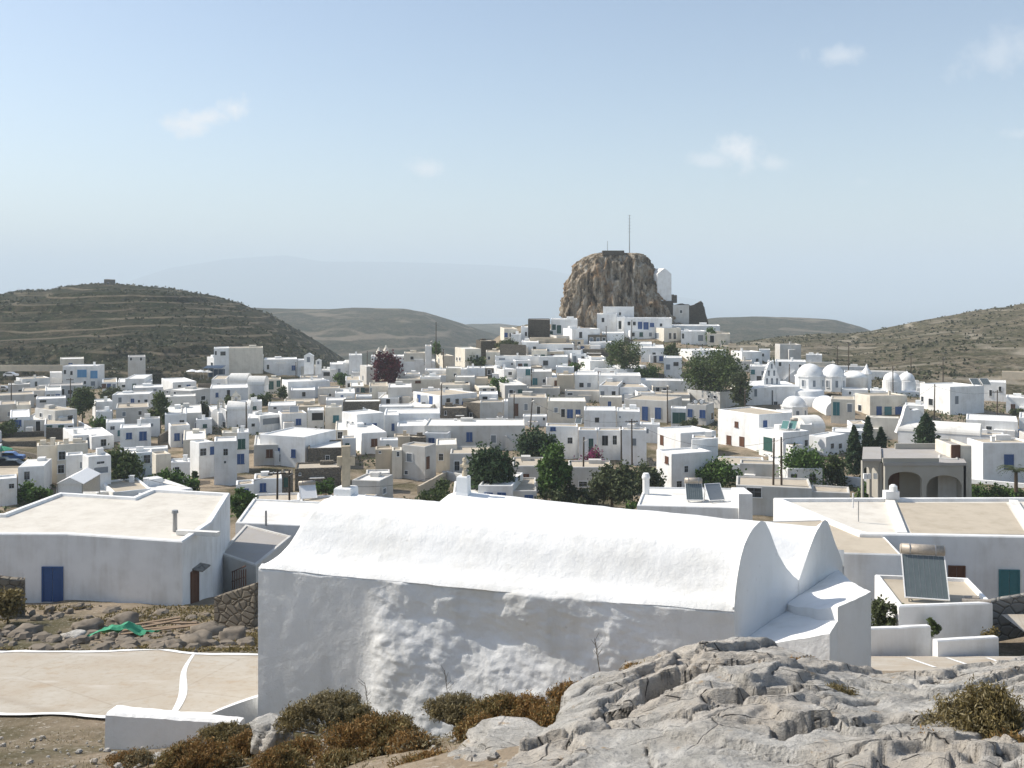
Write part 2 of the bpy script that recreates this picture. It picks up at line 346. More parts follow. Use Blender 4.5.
def mat_path():
    a = NT('path_concrete'); v = a.coord(); n1 = a.noise(v, 0.45, 6, 0.6); n2 = a.noise(v, 5, 7, 0.7)
    base = a.mix(a.ramp(n1, [(0.35, 0), (0.65, 1)]), (0.41, 0.35, 0.275), (0.47, 0.435, 0.375))
    base = a.mix(a.ramp(a.noise(v, 1.2, 7, 0.7), [(0.55, 0), (0.75, 0.7)]), base, (0.36, 0.265, 0.17))
    base = a.mix(a.ramp(n2, [(0.3, 0.5), (0.5, 0)]), base, (0.33, 0.27, 0.2))
    ck = a.voro(a.mix(0.25, v, a.n('TexNoise', Scale=0.7).outputs['Color']), 0.32, 'DISTANCE_TO_EDGE'); base = a.mix(a.ramp(ck, [(0.0, 0.22), (0.010, 0.0)]), base, (0.2, 0.155, 0.11))
    base = a.mix(a.ramp(a.noise(a.coord(scale=(.5, 1.6, 1)), 0.9, 5, 0.65), [(0.58, 0), (0.72, 0.6)]), base, (0.58, 0.55, 0.50)); a.col(base); a.rough(0.95, 0.1); a.bump(n2, 0.4, 0.02)
mat_path()
a = NT('sea_water'); v = a.coord(); a.col((0.02, 0.05, 0.085)); a.rough(0.35, 0.5); a.bump(a.noise(v, 0.02, 4, 0.6), 0.15, 3.0)

# ------------------------------------------------------------------ ground sheet (polar grid, reaches down to the sea)
def ground_sheet():
    ths = [R(-62+i*124/150) for i in range(151)]
    rs = [0.0]+[1.2*1.047**i for i in range(178)]
    pts = []
    for r in rs:
        for t in ths:
            X, Y = r*math.sin(t), r*math.cos(t)
            z = Tn(X, Y)
            a_ = 0.10 if r < 21 else (0.05 if Y < 31.5 else (0.2 if r < 90 else 0.4))
            z += a_*fbm(X, Y, 0, 0.35)+(0.04*fbm(X, Y, 5, 1.6) if r < 40 else 0)
            pts.append((X, Y, z-0.03))
    mb = MB(); mb.grid(pts, len(rs), len(ths), flip=True); mb.v += []
    # behind the camera
    pb = []
    for r in (0.0, 3.0, 8.0, 20.0, 45.0):
        for k in range(41):
            t = R(62+k*236/40); X, Y = r*math.sin(t), r*math.cos(t); pb.append((X, Y, -1.73+0.214*X*0.5-0.12*Y))
    mb.grid(pb, 5, 41, flip=True)
    o = mb.build('ground', 'dry_ground', None, True); tag(o, 'dry stony ground of the slope and the village', None, None, 'structure')
ground_sheet()
def hill(name, label, sky_pts, Dr, Df, Zf, mat, amp, back=1.7, x0=-320, x1=1340, dx=4, bulge=1.0, nr=46, terr=0.0, step=4.0, scrub=0, leaf=1.0, slabel=None):
    xs = np.arange(x0, x1+1, dx); pts = []; nb = 12
    for x in xs:
        yr = table(x, sky_pts); zr = -(yr-HZ)/F*Dr; u = (x-CX)/F
        for i in range(nr+nb):
            if i < nr:
                t = i/(nr-1); Y = lerp(Df, Dr, t); e = math.sin(t*math.pi/2)**bulge; z = lerp(Zf, zr, e)
                k = math.sin(math.pi*min(1, t*1.15)) if t < .87 else 0.0
            else:
                t = (i-nr+1)/nb; Y = lerp(Dr, Dr*back, t); z = lerp(zr, min(zr, -360), t*t*(3-2*t)); k = 0
            X = u*Y; f_ = fbm(X, Y, 3.1, 4.5/Dr, 6)
            z += amp*f_*(0.25+k)+amp*0.12*fbm(X, Y, 9, 40/Dr, 4)*(0.5 if i >= nr-2 else 1)
            if terr and i < nr:
                q = (z+2.2*fbm(X, Y, 5, 8/Dr, 3))/step; fq = q-math.floor(q); g = sstep(-.12, .22, fbm(X, Y, 13, 6/Dr, 3))*min(1, 6*(1-i/(nr-1)))
                z += terr*g*(sstep(0, .16, fq)-fq)
            pts.append((X, Y, z))
    mb = MB(); mb.grid(pts, len(xs), nr+nb, flip=False)
    o = mb.build(name, mat, None, True); center_mesh(o); tag(o, label, None, None, 'structure')
    if scrub:
        a_ = np.array(pts).reshape(len(xs), nr+nb, 3); P_ = []
        while len(P_) < scrub:
            i, j = random.randrange(len(xs)-1), int(random.random()**1.3*(nr-2)); p = a_[i, j]+(a_[i+1, j]-a_[i, j])*random.random()+(a_[i, j+1]-a_[i, j])*random.random()
            if fbm(p[0], p[1], 31, 9/Dr, 4) < random.uniform(-.35, .25): continue
            c_ = random.uniform(.5, 1.3)*leaf
            for q in range(5): P_.append(p+np.array([random.gauss(0, c_*.55), random.gauss(0, c_*.55), abs(random.gauss(0, c_*.35))]))
        tag(quads_mesh('scrub', leaf_quads(np.array(P_), leaf*.85, .5, .2, 1.2), 'scrub_hill'), slabel, None, None, 'stuff')
    return o
hill('hill', 'dark terraced hill on the left with a ruined mill on top', [(-320, 330), (-150, 312), (-50, 300), (0, 294.5), (20, 291), (45, 291), (70, 286.5), (95, 284.5), (110, 284), (140, 286.5), (165, 288), (190, 292), (215, 296),
     (235, 302), (255, 309.5), (275, 317), (300, 331), (320, 342), (345, 359), (370, 380), (420, 420), (1340, 600)], 640, 315, -30.0, 'hill_dark', 3.0, 1.6, -320, 460, 3, 1.0, 170, 3.4, 6.0, 17000, 1.1, 'dark low scrub on the terraced left hill')
hill('hill', 'brown rocky hillside rising at the right edge', [(640, 380), (700, 350), (740, 342), (780, 336.5), (815, 333.5), (850, 333), (870, 330.5), (900, 324.5), (940, 317), (980, 310), (1024, 304), (1100, 296), (1340, 275)], 590, 275, -29.2, 'hill_right', 3.0, 1.6, 640, 1340, 3, 1.0, 130, 1.8, 5.0, 11000, .9, 'low scrub on the rocky right hillside')
hill('hill', 'grey green ridge behind the village on the left of the castle rock', [(-200, 340), (100, 312), (200, 307.5), (250, 308), (300, 308.5), (350, 307.5), (405, 308), (425, 311), (445, 317), (465, 323), (490, 331), (520, 341), (600, 370)], 1750, 820, -150, 'hill_far', 13, 1.5, -200, 600)
hill('hill', 'low hazy ridge farthest behind the dark stone house', [(400, 345), (440, 328), (470, 323), (500, 323), (525, 326), (560, 332), (620, 350)], 2600, 1500, -230, 'hill_far', 10, 1.4, 400, 620)
hill('hill', 'hazy grey ridge right of the castle rock', [(600, 350), (660, 332), (700, 320), (718, 317.5), (760, 316.5), (800, 317.5), (835, 319.5), (860, 326), (885, 336), (960, 372)], 1650, 760, -140, 'hill_far', 9, 1.5, 600, 960)
hill('mountain', 'faint island mountains far across the hazy sea', [(60, 305), (110, 288), (170, 268), (230, 259), (285, 255), (320, 261), (400, 262), (480, 264), (540, 268), (580, 276), (640, 292), (700, 300)], 15500, 12500, -360, 'hill_far', 60, 1.4, 60, 700, 6)
s_ = MB(); ths = [R(-75+i*5) for i in range(31)]; rr = [300, 1200, 3000, 8000, 20000, 60000, 100000]
s_.grid([(r*math.sin(t), r*math.cos(t), -345) for r in rr for t in ths], len(rr), len(ths), flip=True)
tag(s_.build('sea', 'sea_water'), 'calm hazy sea beyond the hills', None, None, 'structure')
hm = bpy.data.materials.new('haze_air'); hm.use_nodes = True; hm.node_tree.nodes.clear()
pv = hm.node_tree.nodes.new('ShaderNodeVolumePrincipled'); ho = hm.node_tree.nodes.new('ShaderNodeOutputMaterial')
pv.inputs['Color'].default_value = (0.81, 0.915, 0.985, 1); pv.inputs['Density'].default_value = 0.00020; pv.inputs['Anisotropy'].default_value = 0.0
hm.node_tree.links.new(pv.outputs[0], ho.inputs['Volume']); M['haze_air'] = hm
hb = MB(); hb.box((0, 49000, 0), (210000, 102000, 1200)); hb.v = [(x, y, -362 if z < 0 else 560) for x, y, z in hb.v]
tag(hb.build('haze', 'haze_air'), 'pale haze in the air over hills and sea', None, None, 'stuff')

# ------------------------------------------------------------------ path with white edging
def strip(name, mat, label, fn, x0, x1, n, zoff):
    """fn(X) -> (y0, y1)"""
    mb = MB(); pts = []
    for i in range(n+1):
        X = lerp(x0, x1, i/n); y0, y1 = fn(X)
        for k in range(5):
            Y = lerp(y0, y1, k/4); pts.append((X, Y, Tn(X, Y)+zoff))
    mb.grid(pts, n+1, 5, flip=True); return tag(mb.build(name, mat, None, True), label, None, None, 'structure')
near = lambda X: 23.7+0.14*math.sin(X*0.8)+0.10*math.sin(X*2.3+1)-0.02*(X+8)
far = lambda X: 29.3+0.16*math.sin(X*0.7+2)+0.22*fbm(X, 0, 2, 0.6)+(0.5 if X < -11 else 0.5*sstep(-9, -11, X)) 
strip('path', 'path_concrete', 'concrete lane crossing below the white chapel', lambda X: (near(X), far(X)), -45, -3, 90, 0.012)
strip('path_edging', 'whitewash_thick', 'white painted near edge of the concrete lane', lambda X: (near(X)-0.10-0.05*fbm(X, 1, 0, 1.2, 3), near(X)+0.06), -45, -3, 160, 0.028)
strip('path_edging', 'whitewash_thick', 'white painted far edge of the concrete lane', lambda X: (far(X)-0.05, far(X)+0.16+0.10*fbm(X, 4, 0, 1.0, 3)), -45, -3, 160, 0.028)
mb = MB(); pts = []
for i in range(25):
    t = i/24; Y = lerp(23.8, 29.6, t); X = lerp(-8.05, -9.45, t)+0.08*math.sin(t*7); w_ = 0.075+0.03*math.sin(t*5)
    for d in (-w_, w_): pts.append((X+d, Y, Tn(X, Y)+0.02))
mb.grid(pts, 25, 2, flip=False); tag(mb.build('path_edging', 'whitewash_thick', None, True), 'white painted joint across the concrete lane', None, None, 'structure')
# low concrete step and second lane at the right
# ------------------------------------------------------------------ village houses
HOUSES = []
WALL = {'w': 'plaster_white', 'c': 'plaster_cream', 'g': 'plaster_grey', 't': 'plaster_tan', 's': 'stone_wall', 'k': 'stone_dark'}
ROOF = {'w': 'roof_white', 't': 'roof_tan', 'g': 'roof_grey'}
WCOL = {'d': 'glass_dark', 'g': 'paint_grey', 'b': 'paint_blue', 't': 'paint_teal', 'n': 'paint_green', 'r': 'paint_brown', 's': 'paint_skyblue'}
CNAME = {'d': 'dark', 'g': 'grey', 'b': 'blue', 't': 'teal', 'n': 'green', 'r': 'brown', 's': 'bright blue'}
def opening(root, o, e, nrm, w_, h_, col, door=False, arch=False, muntin=True, sill=True, depth=0.09):
    """window or door on a wall: o = centre bottom on the wall, e = unit vector along the wall, nrm = outward"""
    o, e, nrm = Vector(o), Vector(e), Vector(nrm); z = Vector((0, 0, 1)); fw = min(0.09, w_*0.12)
    fr = MB()
    def bar(u0, u1, z0, z1, d0, d1, mb): mb.obox(o+e*u0+z*z0+nrm*d0, e*(u1-u0), nrm*(d1-d0), z*(z1-z0))
    bar(-w_/2-fw, -w_/2, 0, h_+fw, -0.02, depth, fr); bar(w_/2, w_/2+fw, 0, h_+fw, -0.02, depth, fr); bar(-w_/2, w_/2, h_, h_+fw, -0.02, depth, fr)
    if not door: bar(-w_/2-fw*2, w_/2+fw*2, -0.10, -0.001, -0.02, depth+0.06, fr)
    pn = MB()
    if col in 'dg':
        bar(-w_/2, w_/2, 0, h_, -0.02, 0.035, pn)
    else:                                     # two shutter leaves
        bar(-w_/2, -0.012, 0, h_, -0.02, 0.045, pn); bar(0.012, w_/2, 0, h_, -0.02, 0.045, pn)
        k = max(3, int(h_/0.22))
        for i in range(k):
            zz = h_*(i+0.5)/k
            for s_ in (-1, 1): bar(s_*w_/4-w_*0.17, s_*w_/4+w_*0.17, zz-0.03, zz+0.03, 0.045, 0.06, pn)
    fmat = 'paint_white' if col in 'dg' else WCOL[col]
    ob = fr.build('door' if door else 'window', fmat, root)
    pn.build('pane' if col in 'dg' else ('leaf' if door else 'shutter'), WCOL[col], ob)
    if col in 'dg' and muntin:
        mu = MB(); bar(-0.025, 0.025, 0, h_, 0.036, 0.055, mu)
        if not door: bar(-w_/2, w_/2, h_*0.55, h_*0.55+0.045, 0.036, 0.055, mu)
        mu.build('muntin', 'paint_grey', ob)
    return ob
def inset(pts, d):
    n = len(pts); out = []
    for i in range(n):
        a, b, c = Vector(pts[i-1][:2]), Vector(pts[i][:2]), Vector(pts[(i+1) % n][:2])
        n1 = Vector((-(b-a).y, (b-a).x)).normalized(); n2 = Vector((-(c-b).y, (c-b).x)).normalized()
        k = (n1+n2); k = k/max(0.3, (1+n1.dot(n2))); out.append((b.x+k.x*d, b.y+k.y*d))
    return out
def flat_building(root, pts, z0, zt, wall, roof, par=0.22, th=0.28, names=('wall', 'roof'), zts=None):
    """walls with a rounded low parapet and a recessed roof deck; pts counter-clockwise"""
    n = len(pts); zts = zts or [zt]*n; mb = MB(); k = 0
    bat = inset(pts, -0.02); b2 = inset(pts, 0.05); i1 = inset(pts, th-0.05); i2 = inset(pts, th)
    rings = [[(p[0], p[1], z0) for p in bat], [(p[0], p[1], z-0.07) for p, z in zip(pts, zts)], [(p[0], p[1], z) for p, z in zip(b2, zts)],
             [(p[0], p[1], z) for p, z in zip(i1, zts)], [(p[0], p[1], z-par-0.1) for p, z in zip(i2, zts)]]
    for r in rings: mb.v += r
    for q in range(len(rings)-1):
        for i in range(n): j = (i+1) % n; mb.face([q*n+i, q*n+j, (q+1)*n+j, (q+1)*n+i])
    mb.build(names[0], wall, root)
    rf = MB(); i3 = inset(pts, th-0.03); rf.poly([(p[0], p[1], z-par) for p, z in zip(i3, zts)]); return rf.build(names[1], roof, root)
def H(x0, x1, yt, n=1.0, s=0, rh=None, w='w', r='w', win='', D=None, label=None, par=0.2, chim=None, base=None, extra=''):
    Hm = 3.25*n
    xc = x0 if s < 0 else (x1 if s > 0 else (x0+x1)/2)
    if D is None: D = top_D(xc, yt, Hm)
    zt = -(yt-HZ)/F*D; g = zt-Hm
    corner_x = x1 if s > 0 else x0
    u0 = (corner_x-CX)/F; Cp = Vector((u0*D, D))
    frontm = (x1-x0)/F*D
    if rh: Ls = min(15, max(3, D*(yt-HZ)/max(4, (yt-rh-HZ))-D))
    else: Ls = min(8.5, max(4.0, 0.75*frontm))
    if s:
        xe = x0+s if s < 0 else x1+s; ue = (xe-CX)/F; lo, hi = -0.9, 1.35
        sg = -1 if s < 0 else 1
        Ls = max(Ls, abs(s)/F*D*1.08)
        for _ in range(50):
            th = (lo+hi)/2; e = Cp+Vector((sg*math.sin(th), math.cos(th)))*Ls
            if (e.x/e.y-ue)*sg < 0: lo = th
            else: hi = th
    else:
        sg = -1 if u0+(x1-x0)/2/F > 0 else 1          # no visible side: turn the house along the line of sight
        if sg == 1: corner_x = x1
        else: corner_x = x0
        u0 = (corner_x-CX)/F; Cp = Vector((u0*D, D)); th = math.atan(u0)*sg-0.01
    fd = Vector((math.cos(th), math.sin(th))) if sg < 0 else Vector((-math.cos(th), math.sin(th)))
    sdir = Vector((sg*math.sin(th), math.cos(th)))
    ux = ((x1 if sg < 0 else x0)-CX)/F
    den = fd.x-ux*fd.y; Lf = (ux*Cp.y-Cp.x)/den if abs(den) > 1e-4 else frontm
    if not (0.5 < Lf < 3*frontm+2): Lf = frontm
    A = Cp; B = Cp+fd*Lf; Cc = B+sdir*Ls; Dd = Cp+sdir*Ls
    pts = [A, B, Cc, Dd] if sg < 0 else [B, A, Dd, Cc]
    pts = [(p.x, p.y) for p in pts]
    root = empty('house', ((A.x+Cc.x)/2, (A.y+Cc.y)/2, g), None, 'house', 'houses of the hillside village')
    zts = [zt+random.uniform(-.05, .05) for _ in range(4)]
    flat_building(root, pts, g-4.0, zt, WALL[w], ROOF[r], par=par, zts=zts)
    nf = Vector((fd.y, -fd.x)) if sg < 0 else Vector((-fd.y, fd.x)); ns = Vector((-sdir.y, sdir.x)) if sg < 0 else Vector((sdir.y, -sdir.x))
    cnt = {}; ndoor = 0; used = []
    for it in [q for q in win.split(';') if q.strip()]:
        q = [z_.strip() for z_ in it.split(',')]; px, py, pw, ph = map(float, q[:4]); col = q[4]; side = len(q) > 5 and q[5] == 'S'
        d_, nn, org = (sdir, ns, Cp) if side else (fd, nf, Cp)
        u = (px-CX)/F; den = d_.x-u*d_.y
        if abs(den) < 1e-3: continue
        t = (u*org.y-org.x)/den; q0 = org+d_*t; Y = q0.y
        if not (0.1 < t < (Ls if side else Lf)-0.1): t = min(max(t, 0.6), (Ls if side else Lf)-0.6); q0 = org+d_*t; Y = q0.y
        foreshort = max(0.35, abs(d_.x-u*d_.y)/math.sqrt(1+u*u))
        wm = pw/F*Y/foreshort; hm = ph/F*Y; zc = -(py-HZ)/F*Y
        wm = min(wm, (Ls if side else Lf)-0.3)
        zb = zc-hm/2; hm = min(hm, zt-0.25-zb)
        if hm < 0.2: continue
        door = hm > 1.55 and hm > 1.45*wm
        opening(root, (q0.x, q0.y, zb), (d_.x, d_.y, 0), (nn.x, nn.y, 0), wm, hm, col, door, muntin=D < 190)
        if door: ndoor += 1
        if not side: used.append((t-wm/2-.3, t+wm/2+.3))
        cnt[(col, door)] = cnt.get((col, door), 0)+1
    if chim is None: chim = random.random() < 0.3
    if chim:
        f = random.uniform(.2, .8); g2 = random.uniform(.35, .8); c = A+fd*(Lf*f)+sdir*(Ls*g2); mb = MB(); hh = random.uniform(.6, 1.0)
        mb.box((c.x, c.y, zt+hh/2-0.25), (.5, .45, hh+.1)); mb.box((c.x, c.y, zt+hh-0.12), (.62, .57, .1))
        mb.build('chimney', WALL['w' if w in 'sk' else w], root)
    if Lf > 3.2 and random.random() < 0.55 and w not in 'k':   # lower lean-to or terrace block on a windowless stretch of the front
        for _ in range(8):
            wa = random.uniform(.25, .45)*Lf; t0 = random.uniform(.05*Lf, Lf-wa-.05*Lf)
            if any(t0 < b_ and t0+wa > a_ for a_, b_ in used): continue
            o_ = A+fd*t0; hh = Hm*random.uniform(.42, .72); dp = random.uniform(1.0, 2.2); mb = MB()
            e1, e2 = fd*wa, nf*dp; mb.obox((o_.x, o_.y, g-4), (e1.x, e1.y, 0), (e2.x, e2.y, 0), (0, 0, hh+4)); mb.build('annexe', WALL[random.choice((w, w, 'w'))], root)
            mb = MB(); o2 = o_+fd*.15+nf*.05; e1, e2 = fd*(wa-.3), nf*(dp-.2); mb.obox((o2.x, o2.y, g+hh), (e1.x, e1.y, 0), (e2.x, e2.y, 0), (0, 0, .03)); mb.build('terrace', ROOF[random.choice('wt')], root); break
    if Lf > 4 and random.random() < 0.22:                     # outside stair against the front
        st = MB(); ns_ = 9; u0_ = random.uniform(.02, .3)*Lf; sw = .32; hh = min(Hm*.6, 2.6)
        if not any(u0_ < b_ and u0_+ns_*sw > a_ for a_, b_ in used):
            for q_ in range(ns_):
                o_ = A+fd*(u0_+q_*sw)+nf*.9; e1, e2 = fd*sw, -nf*.88; st.obox((o_.x, o_.y, g-3), (e1.x, e1.y, 0), (e2.x, e2.y, 0), (0, 0, 3+hh*(q_+1)/ns_))
            st.build('stairs', WALL['w' if w in 'sk' else w], root)
    if random.random() < 0.35:                 # roof-edge step: a low stair-head box
        f = random.uniform(.15, .6); c = A+fd*(Lf*f)+sdir*(Ls*.72); e1 = fd*min(2.2, Lf*.3); e2 = sdir*min(1.8, Ls*.22)
        if abs(e1.length) > 0.7:
            mb = MB(); mb.obox((c.x, c.y, zt-0.3), (e1.x, e1.y, 0), (e2.x, e2.y, 0), (0, 0, random.uniform(.55, .95))); mb.build('roof_hatch', WALL[w], root)
    HOUSES.append(dict(o=root, x=(x0+x1)/2, y=yt, w=w, r=r, cnt=cnt, n=n, wide=(x1-x0)/F*D, label=label, side=s, D=D, zt=zt, fd=fd, sd=sdir, A=A, Lf=Lf, Ls=Ls))
    return HOUSES[-1]
NUM = ['no', 'one', 'two', 'three', 'four', 'five', 'six', 'seven', 'eight']
def win_words(cnt):
    parts = []
    for (c, door), k in sorted(cnt.items(), key=lambda t: (t[0][1], -t[1])):
        parts.append(f"{NUM[min(8, k)]} {CNAME[c]} "+('door' if door else 'window')+('s' if k > 1 else ''))
    return 'with '+' and '.join(parts[:2]) if parts else ''
def label_houses(marks):
    groups = {}
    for h in HOUSES:
        if h['label']: h['o']['label'] = h['label']; continue
        b = min(marks, key=lambda m: math.hypot((h['x']-m[1])*0.7, (h['y']+6-m[2])*1.3)); dx, dy = h['x']-b[1], h['y']+6-b[2]
        if abs(dx) > 2.2*abs(dy): rel = 'left of' if dx < 0 else 'right of'
        elif abs(dy) > 2.2*abs(dx): rel = 'above' if dy < 0 else 'below'
        else: rel = ('upper' if dy < 0 else 'lower')+(' left of' if dx < 0 else ' right of')
        groups.setdefault((b[0], rel), []).append((math.hypot(dx, dy), h))
    ORD = ['nearest', 'second', 'third', 'fourth', 'fifth', 'sixth', 'seventh', 'eighth', 'ninth', 'tenth', 'eleventh', 'twelfth', 'thirteenth', 'fourteenth', 'fifteenth', 'sixteenth', 'seventeenth', 'eighteenth', 'nineteenth', 'twentieth']
    for (lm, rel), L in groups.items():
        L.sort(key=lambda t: t[0])
        for i, (_, h) in enumerate(L):
            size = 'wide' if h['wide'] > 11 else ('small' if h['wide'] < 4.5 else '')
            colr = {'w': 'white', 'c': 'cream', 'g': 'grey', 't': 'tan', 's': 'stone', 'k': 'dark stone'}[h['w']]
            ww = win_words(h['cnt']); roof = {'w': '', 't': 'tan-roofed', 'g': 'grey-roofed'}[h['r']]
            rel2 = rel.replace('upper left of', 'up left of').replace('upper right of', 'up right of').replace('lower left of', 'down left of').replace('lower right of', 'down right of')
            def mk(w_): return ' '.join(x for x in (size, colr, roof, 'house', w_, ORD[min(i, 19)], rel2, 'the', lm) if x)
            s_ = mk(ww)
            if len(s_.split()) > 16: s_ = mk(' '.join(ww.split(' and ')[:1]))
            if len(s_.split()) > 16: s_ = ' '.join(x for x in (colr, 'house', ORD[min(i, 19)], rel2, 'the', lm) if x)
            h['o']['label'] = s_

# x0, x1, top row, storeys, visible side width (- left, + right), roof rows, wall, roof, openings
H(62.5, 97.5, 366, 2.0, 7, 2, win='82,373.5,8,7,s;94,374.5,6,7,s;65,372,2.2,4,d;71.5,373,2.2,4,d;93,383.5,4,4.5,g;85,382.5,2,3,d;73,384,3,4,g', label='white two-storey hotel with bright blue balcony doors near the left hill', chim=True)
H(50, 62, 372.5, 1.3, 0, 3)
H(105, 128, 368, 1.1, 0, 2, 'c', 't', win='109,375,2,3,d;113.5,375,2,3,d;121,376,3,4,d')
H(22, 50, 379, 1.1, -6, 2, 'w', 't', win='28,385,3,7,g;36,384,2.2,5,d')
H(48, 83, 385, 1.2, 0, 3, 'g', 'g', win='59,392,10,6,d;52,394,3,4,d;70,392,4,4,d')
H(22, 53, 390, 1.0, 0, 4, 'g', 't', win='35,396,4,3,d')
H(0, 16, 404, 1.1, 0, 4, 'g', 't', win='9,414,2.5,4,g'); H(-40, -1, 402, 1.1, 0, 4, 'w', 't', win='-20,412,5,5,d')
H(16.5, 31, 404.5, 1.15, 0, 4, 'c', 't', win='22,414.5,7,4.5,d')
H(-6, 34, 394, 1.0, 0, 3, 'g', 't')
H(55, 77, 411, 1.25, -20, 5, 'g', 't', win='70,418,5,5.5,d;50,418,2.5,6,g,S;41,415,2,4,d,S', label='white house with grey front and bright balconied left side below the hotel')
H(36, 66, 398, 1.0, 0, 3, 'w', 'w', win='43,401,6,3,d')
H(128, 145.5, 356.5, 1.2, 0, 2, 'g', 'g', win='131,359,2,3,d;141,359,2,3,d', D=316, label='isolated grey square house standing at the foot of the left hill')
H(128, 161.5, 366.5, 1.35, 0, 3, 'g', 'w', win='152.5,375.5,5,6,n;159,376,4,6,b')
H(162, 185, 368, 1.25, 0, 2, 'w', 'w')
H(118, 152.5, 381, 0.8, 0, 4, 'w', 'w', win='124,386,4,2.5,d')
H(133, 163, 387, 0.9, 0, 3, 'w', 'w', win='155,390,3,2,g')
H(163, 191, 391, 1.5, 19, 3, 'g', 'w', win='186,397.5,3,7,b;167.5,391.8,2,2,d;175,393,2,2,d;203,398,4,4,d,S')
H(163, 196, 396, 1.7, 0, 3, 'g', 'w', win='176,411,2.5,3,b;183.5,409,5.5,10,n')
H(210, 248, 387.5, 1.2, 0, 4, 'w', 'w', win='217,395,2.2,4,b;228.5,393,3,6,d')
H(198, 247, 383, 0.6, 0, 1, 's', 't', chim=False)
H(214, 229, 348, 1.2, 0, 1.5, 'w', 'w', win='215.8,353,1.8,4,d;223,353.5,5,4,d', D=300)
H(229, 263, 347.5, 1.2, 0, 1.5, 'c', 't', D=304)
H(232, 263.5, 355.5, 1.4, 0, 1.5, 'w', 'w', win='236,362,2.5,4,d;241,366,2,4,d;245,366,2,4,d;258,363,3,4,d')
H(215, 228, 358, 1.2, -8, 1.5, 'w', 'w', win='212,364,2,3,d,S;224,365,2,4,d')
H(112, 149.5, 394, 1.1, 4, 3, 'w', 'w', win='132.5,402,2.6,6,b;146,402,3,5,d;120,400,3,5,g;139,402,2,4,d')
H(116, 149, 407, 1.1, 0, 5, 'g', 't', win='124,414,3,4,g;140,413,3,4,d')
H(120, 151, 427, 1.15, 0, 4, 'w', 'w', win='129,436,4.5,5.5,b;143,436,6,8,b')
H(106, 124.5, 422, 1.1, 0, 4, 'w', 'w', win='112.5,428,4,3.5,d;119,433,2,5,t')
H(95.5, 113, 402, 1.35, -3, 3, 'w', 'w', win='104,414,2.3,5.5,b;110.5,416,3.5,6,d')
H(170.5, 190, 426, 1.15, -2, 3, 'w', 't', win='177,437,4.2,6.5,b;185,439,4.2,10,b', label='small square white house with blue window and blue door beside dry brown slope')
H(199, 214, 443, 1.6, -9, 3, 'w', 'w', win='203,452,6,7,d;212,450.5,3,7,b')
H(214.2, 237, 440.5, 1.9, 0, 5, 'w', 'w', win='225.6,452,4.2,6.5,d;225,462,2,2.5,d')
H(237.2, 249, 432, 1.9, 0, 4, 'w', 'w', win='241.5,444,6,9,n;240.5,459,6,9,b')
H(156, 171, 455, 1.25, -5.5, 4, 'c', 't')
H(171, 190, 461.5, 0.95, 0, 4, 'w', 'w', win='177,470,4.2,6,d')
H(126, 152, 452, 1.7, 0, 3, 'w', 'w', win='147,459,6,8,d;142.5,472,5,5.5,g;131,470,3,5,g')
H(120, 168, 448, 0.6, 0, 3, 'w', 'w', chim=False)
H(37, 57, 445, 1.7, 0, 2, 'c', 't'); H(57.2, 88, 443, 1.8, 0, 2, 'c', 't', win='62,455.5,6,8,d;61,469,5.5,8,d')
H(18, 44, 466, 1.15, 8, 8, 'w', 'w', win='27,475.5,5,8,d', par=0.02, label='white house with bright sloping roof beside the white canopy tent')
H(66, 83, 455, 1.8, 0, 2, 'w', 'w', win='81,465,1.5,6,g')
H(88.5, 111, 457, 1.9, -6, 3, 'w', 'w', win='100.5,462.5,7,2.2,d;101,470,13,6,g;98,485,3,5,g')
H(-4, 17, 478, 1.05, 0, 4, 'w', 'w', win='11.5,486,4.5,4.5,d'); H(6, 16, 489, 0.6, 0, 3, 'w', 'w', chim=False)
H(264, 297, 359, 1.2, 0, 2, 'w', 'w', win='268,367,2.2,4.5,d;293.5,368,3,4.5,b'); H(297.5, 304.5, 360, 1.1, 0, 1.5, 'w', 'w')
H(301, 318, 366, 1.1, 0, 1.5, 'c', 't', win='310,371,2,3,d'); H(315, 338, 370, 1.0, 0, 1.5, 'w', 'w', win='328,374,9,4,d')
H(343, 360, 362.5, 1.2, -6, 1.5, 'w', 'w', win='353,369,2,3.5,d'); H(349, 362, 355, 1.1, 0, 1.5, 'w', 'w')
H(264, 281, 379, 1.2, 0, 2, 'c', 't', win='271,385.5,4.5,8,n;265.8,384,2,6,n;278.5,384,3,6,n')
H(288, 330, 382, 1.3, -6, 3, 'w', 'w', win='304,393,6,6.5,d;319,393.5,7,6.5,d;284,388,2,4,d,S', label='wide white house with two broad dark windows, grey front and flat bright roof')
H(335, 355, 393, 0.8, 0, 5, 'w', 'w', win='342,397,2,3,b')
H(268, 296, 405, 0.8, 0, 4, 'w', 'w', win='275,408,3,2,d'); H(284, 315, 401, 0.7, 0, 3, 'c', 't'); H(297, 320, 406, 0.9, 0, 3, 't', 't', chim=False); H(326, 346, 400, 0.7, 0, 3, 'w', 'w')
H(260, 281, 416, 1.1, -12, 3, 'w', 'w', win='271,421,16,6,g;252,422,1.5,4,r,S;256,422,1.5,4,r,S')  # wide grey pane on the front: shade of a recess put into colour
H(281.5, 307, 414, 1.2, -3.5, 3, 'w', 't', win='298.5,422,4.2,5.5,b')
H(307.5, 324, 410, 1.2, 0, 3, 'w', 'w', win='317.5,416.5,11,7.5,d')  # dark panel painted in for the shade of the recessed front
H(325, 342, 407, 1.5, 0, 2, 'c', 'w', win='336,419,5,6.5,t')
H(343, 381, 401, 0.95, 0, 2.5, 's', 'w', chim=False); H(379, 412, 406, 0.8, 0, 2.5, 'w', 'w', chim=False)
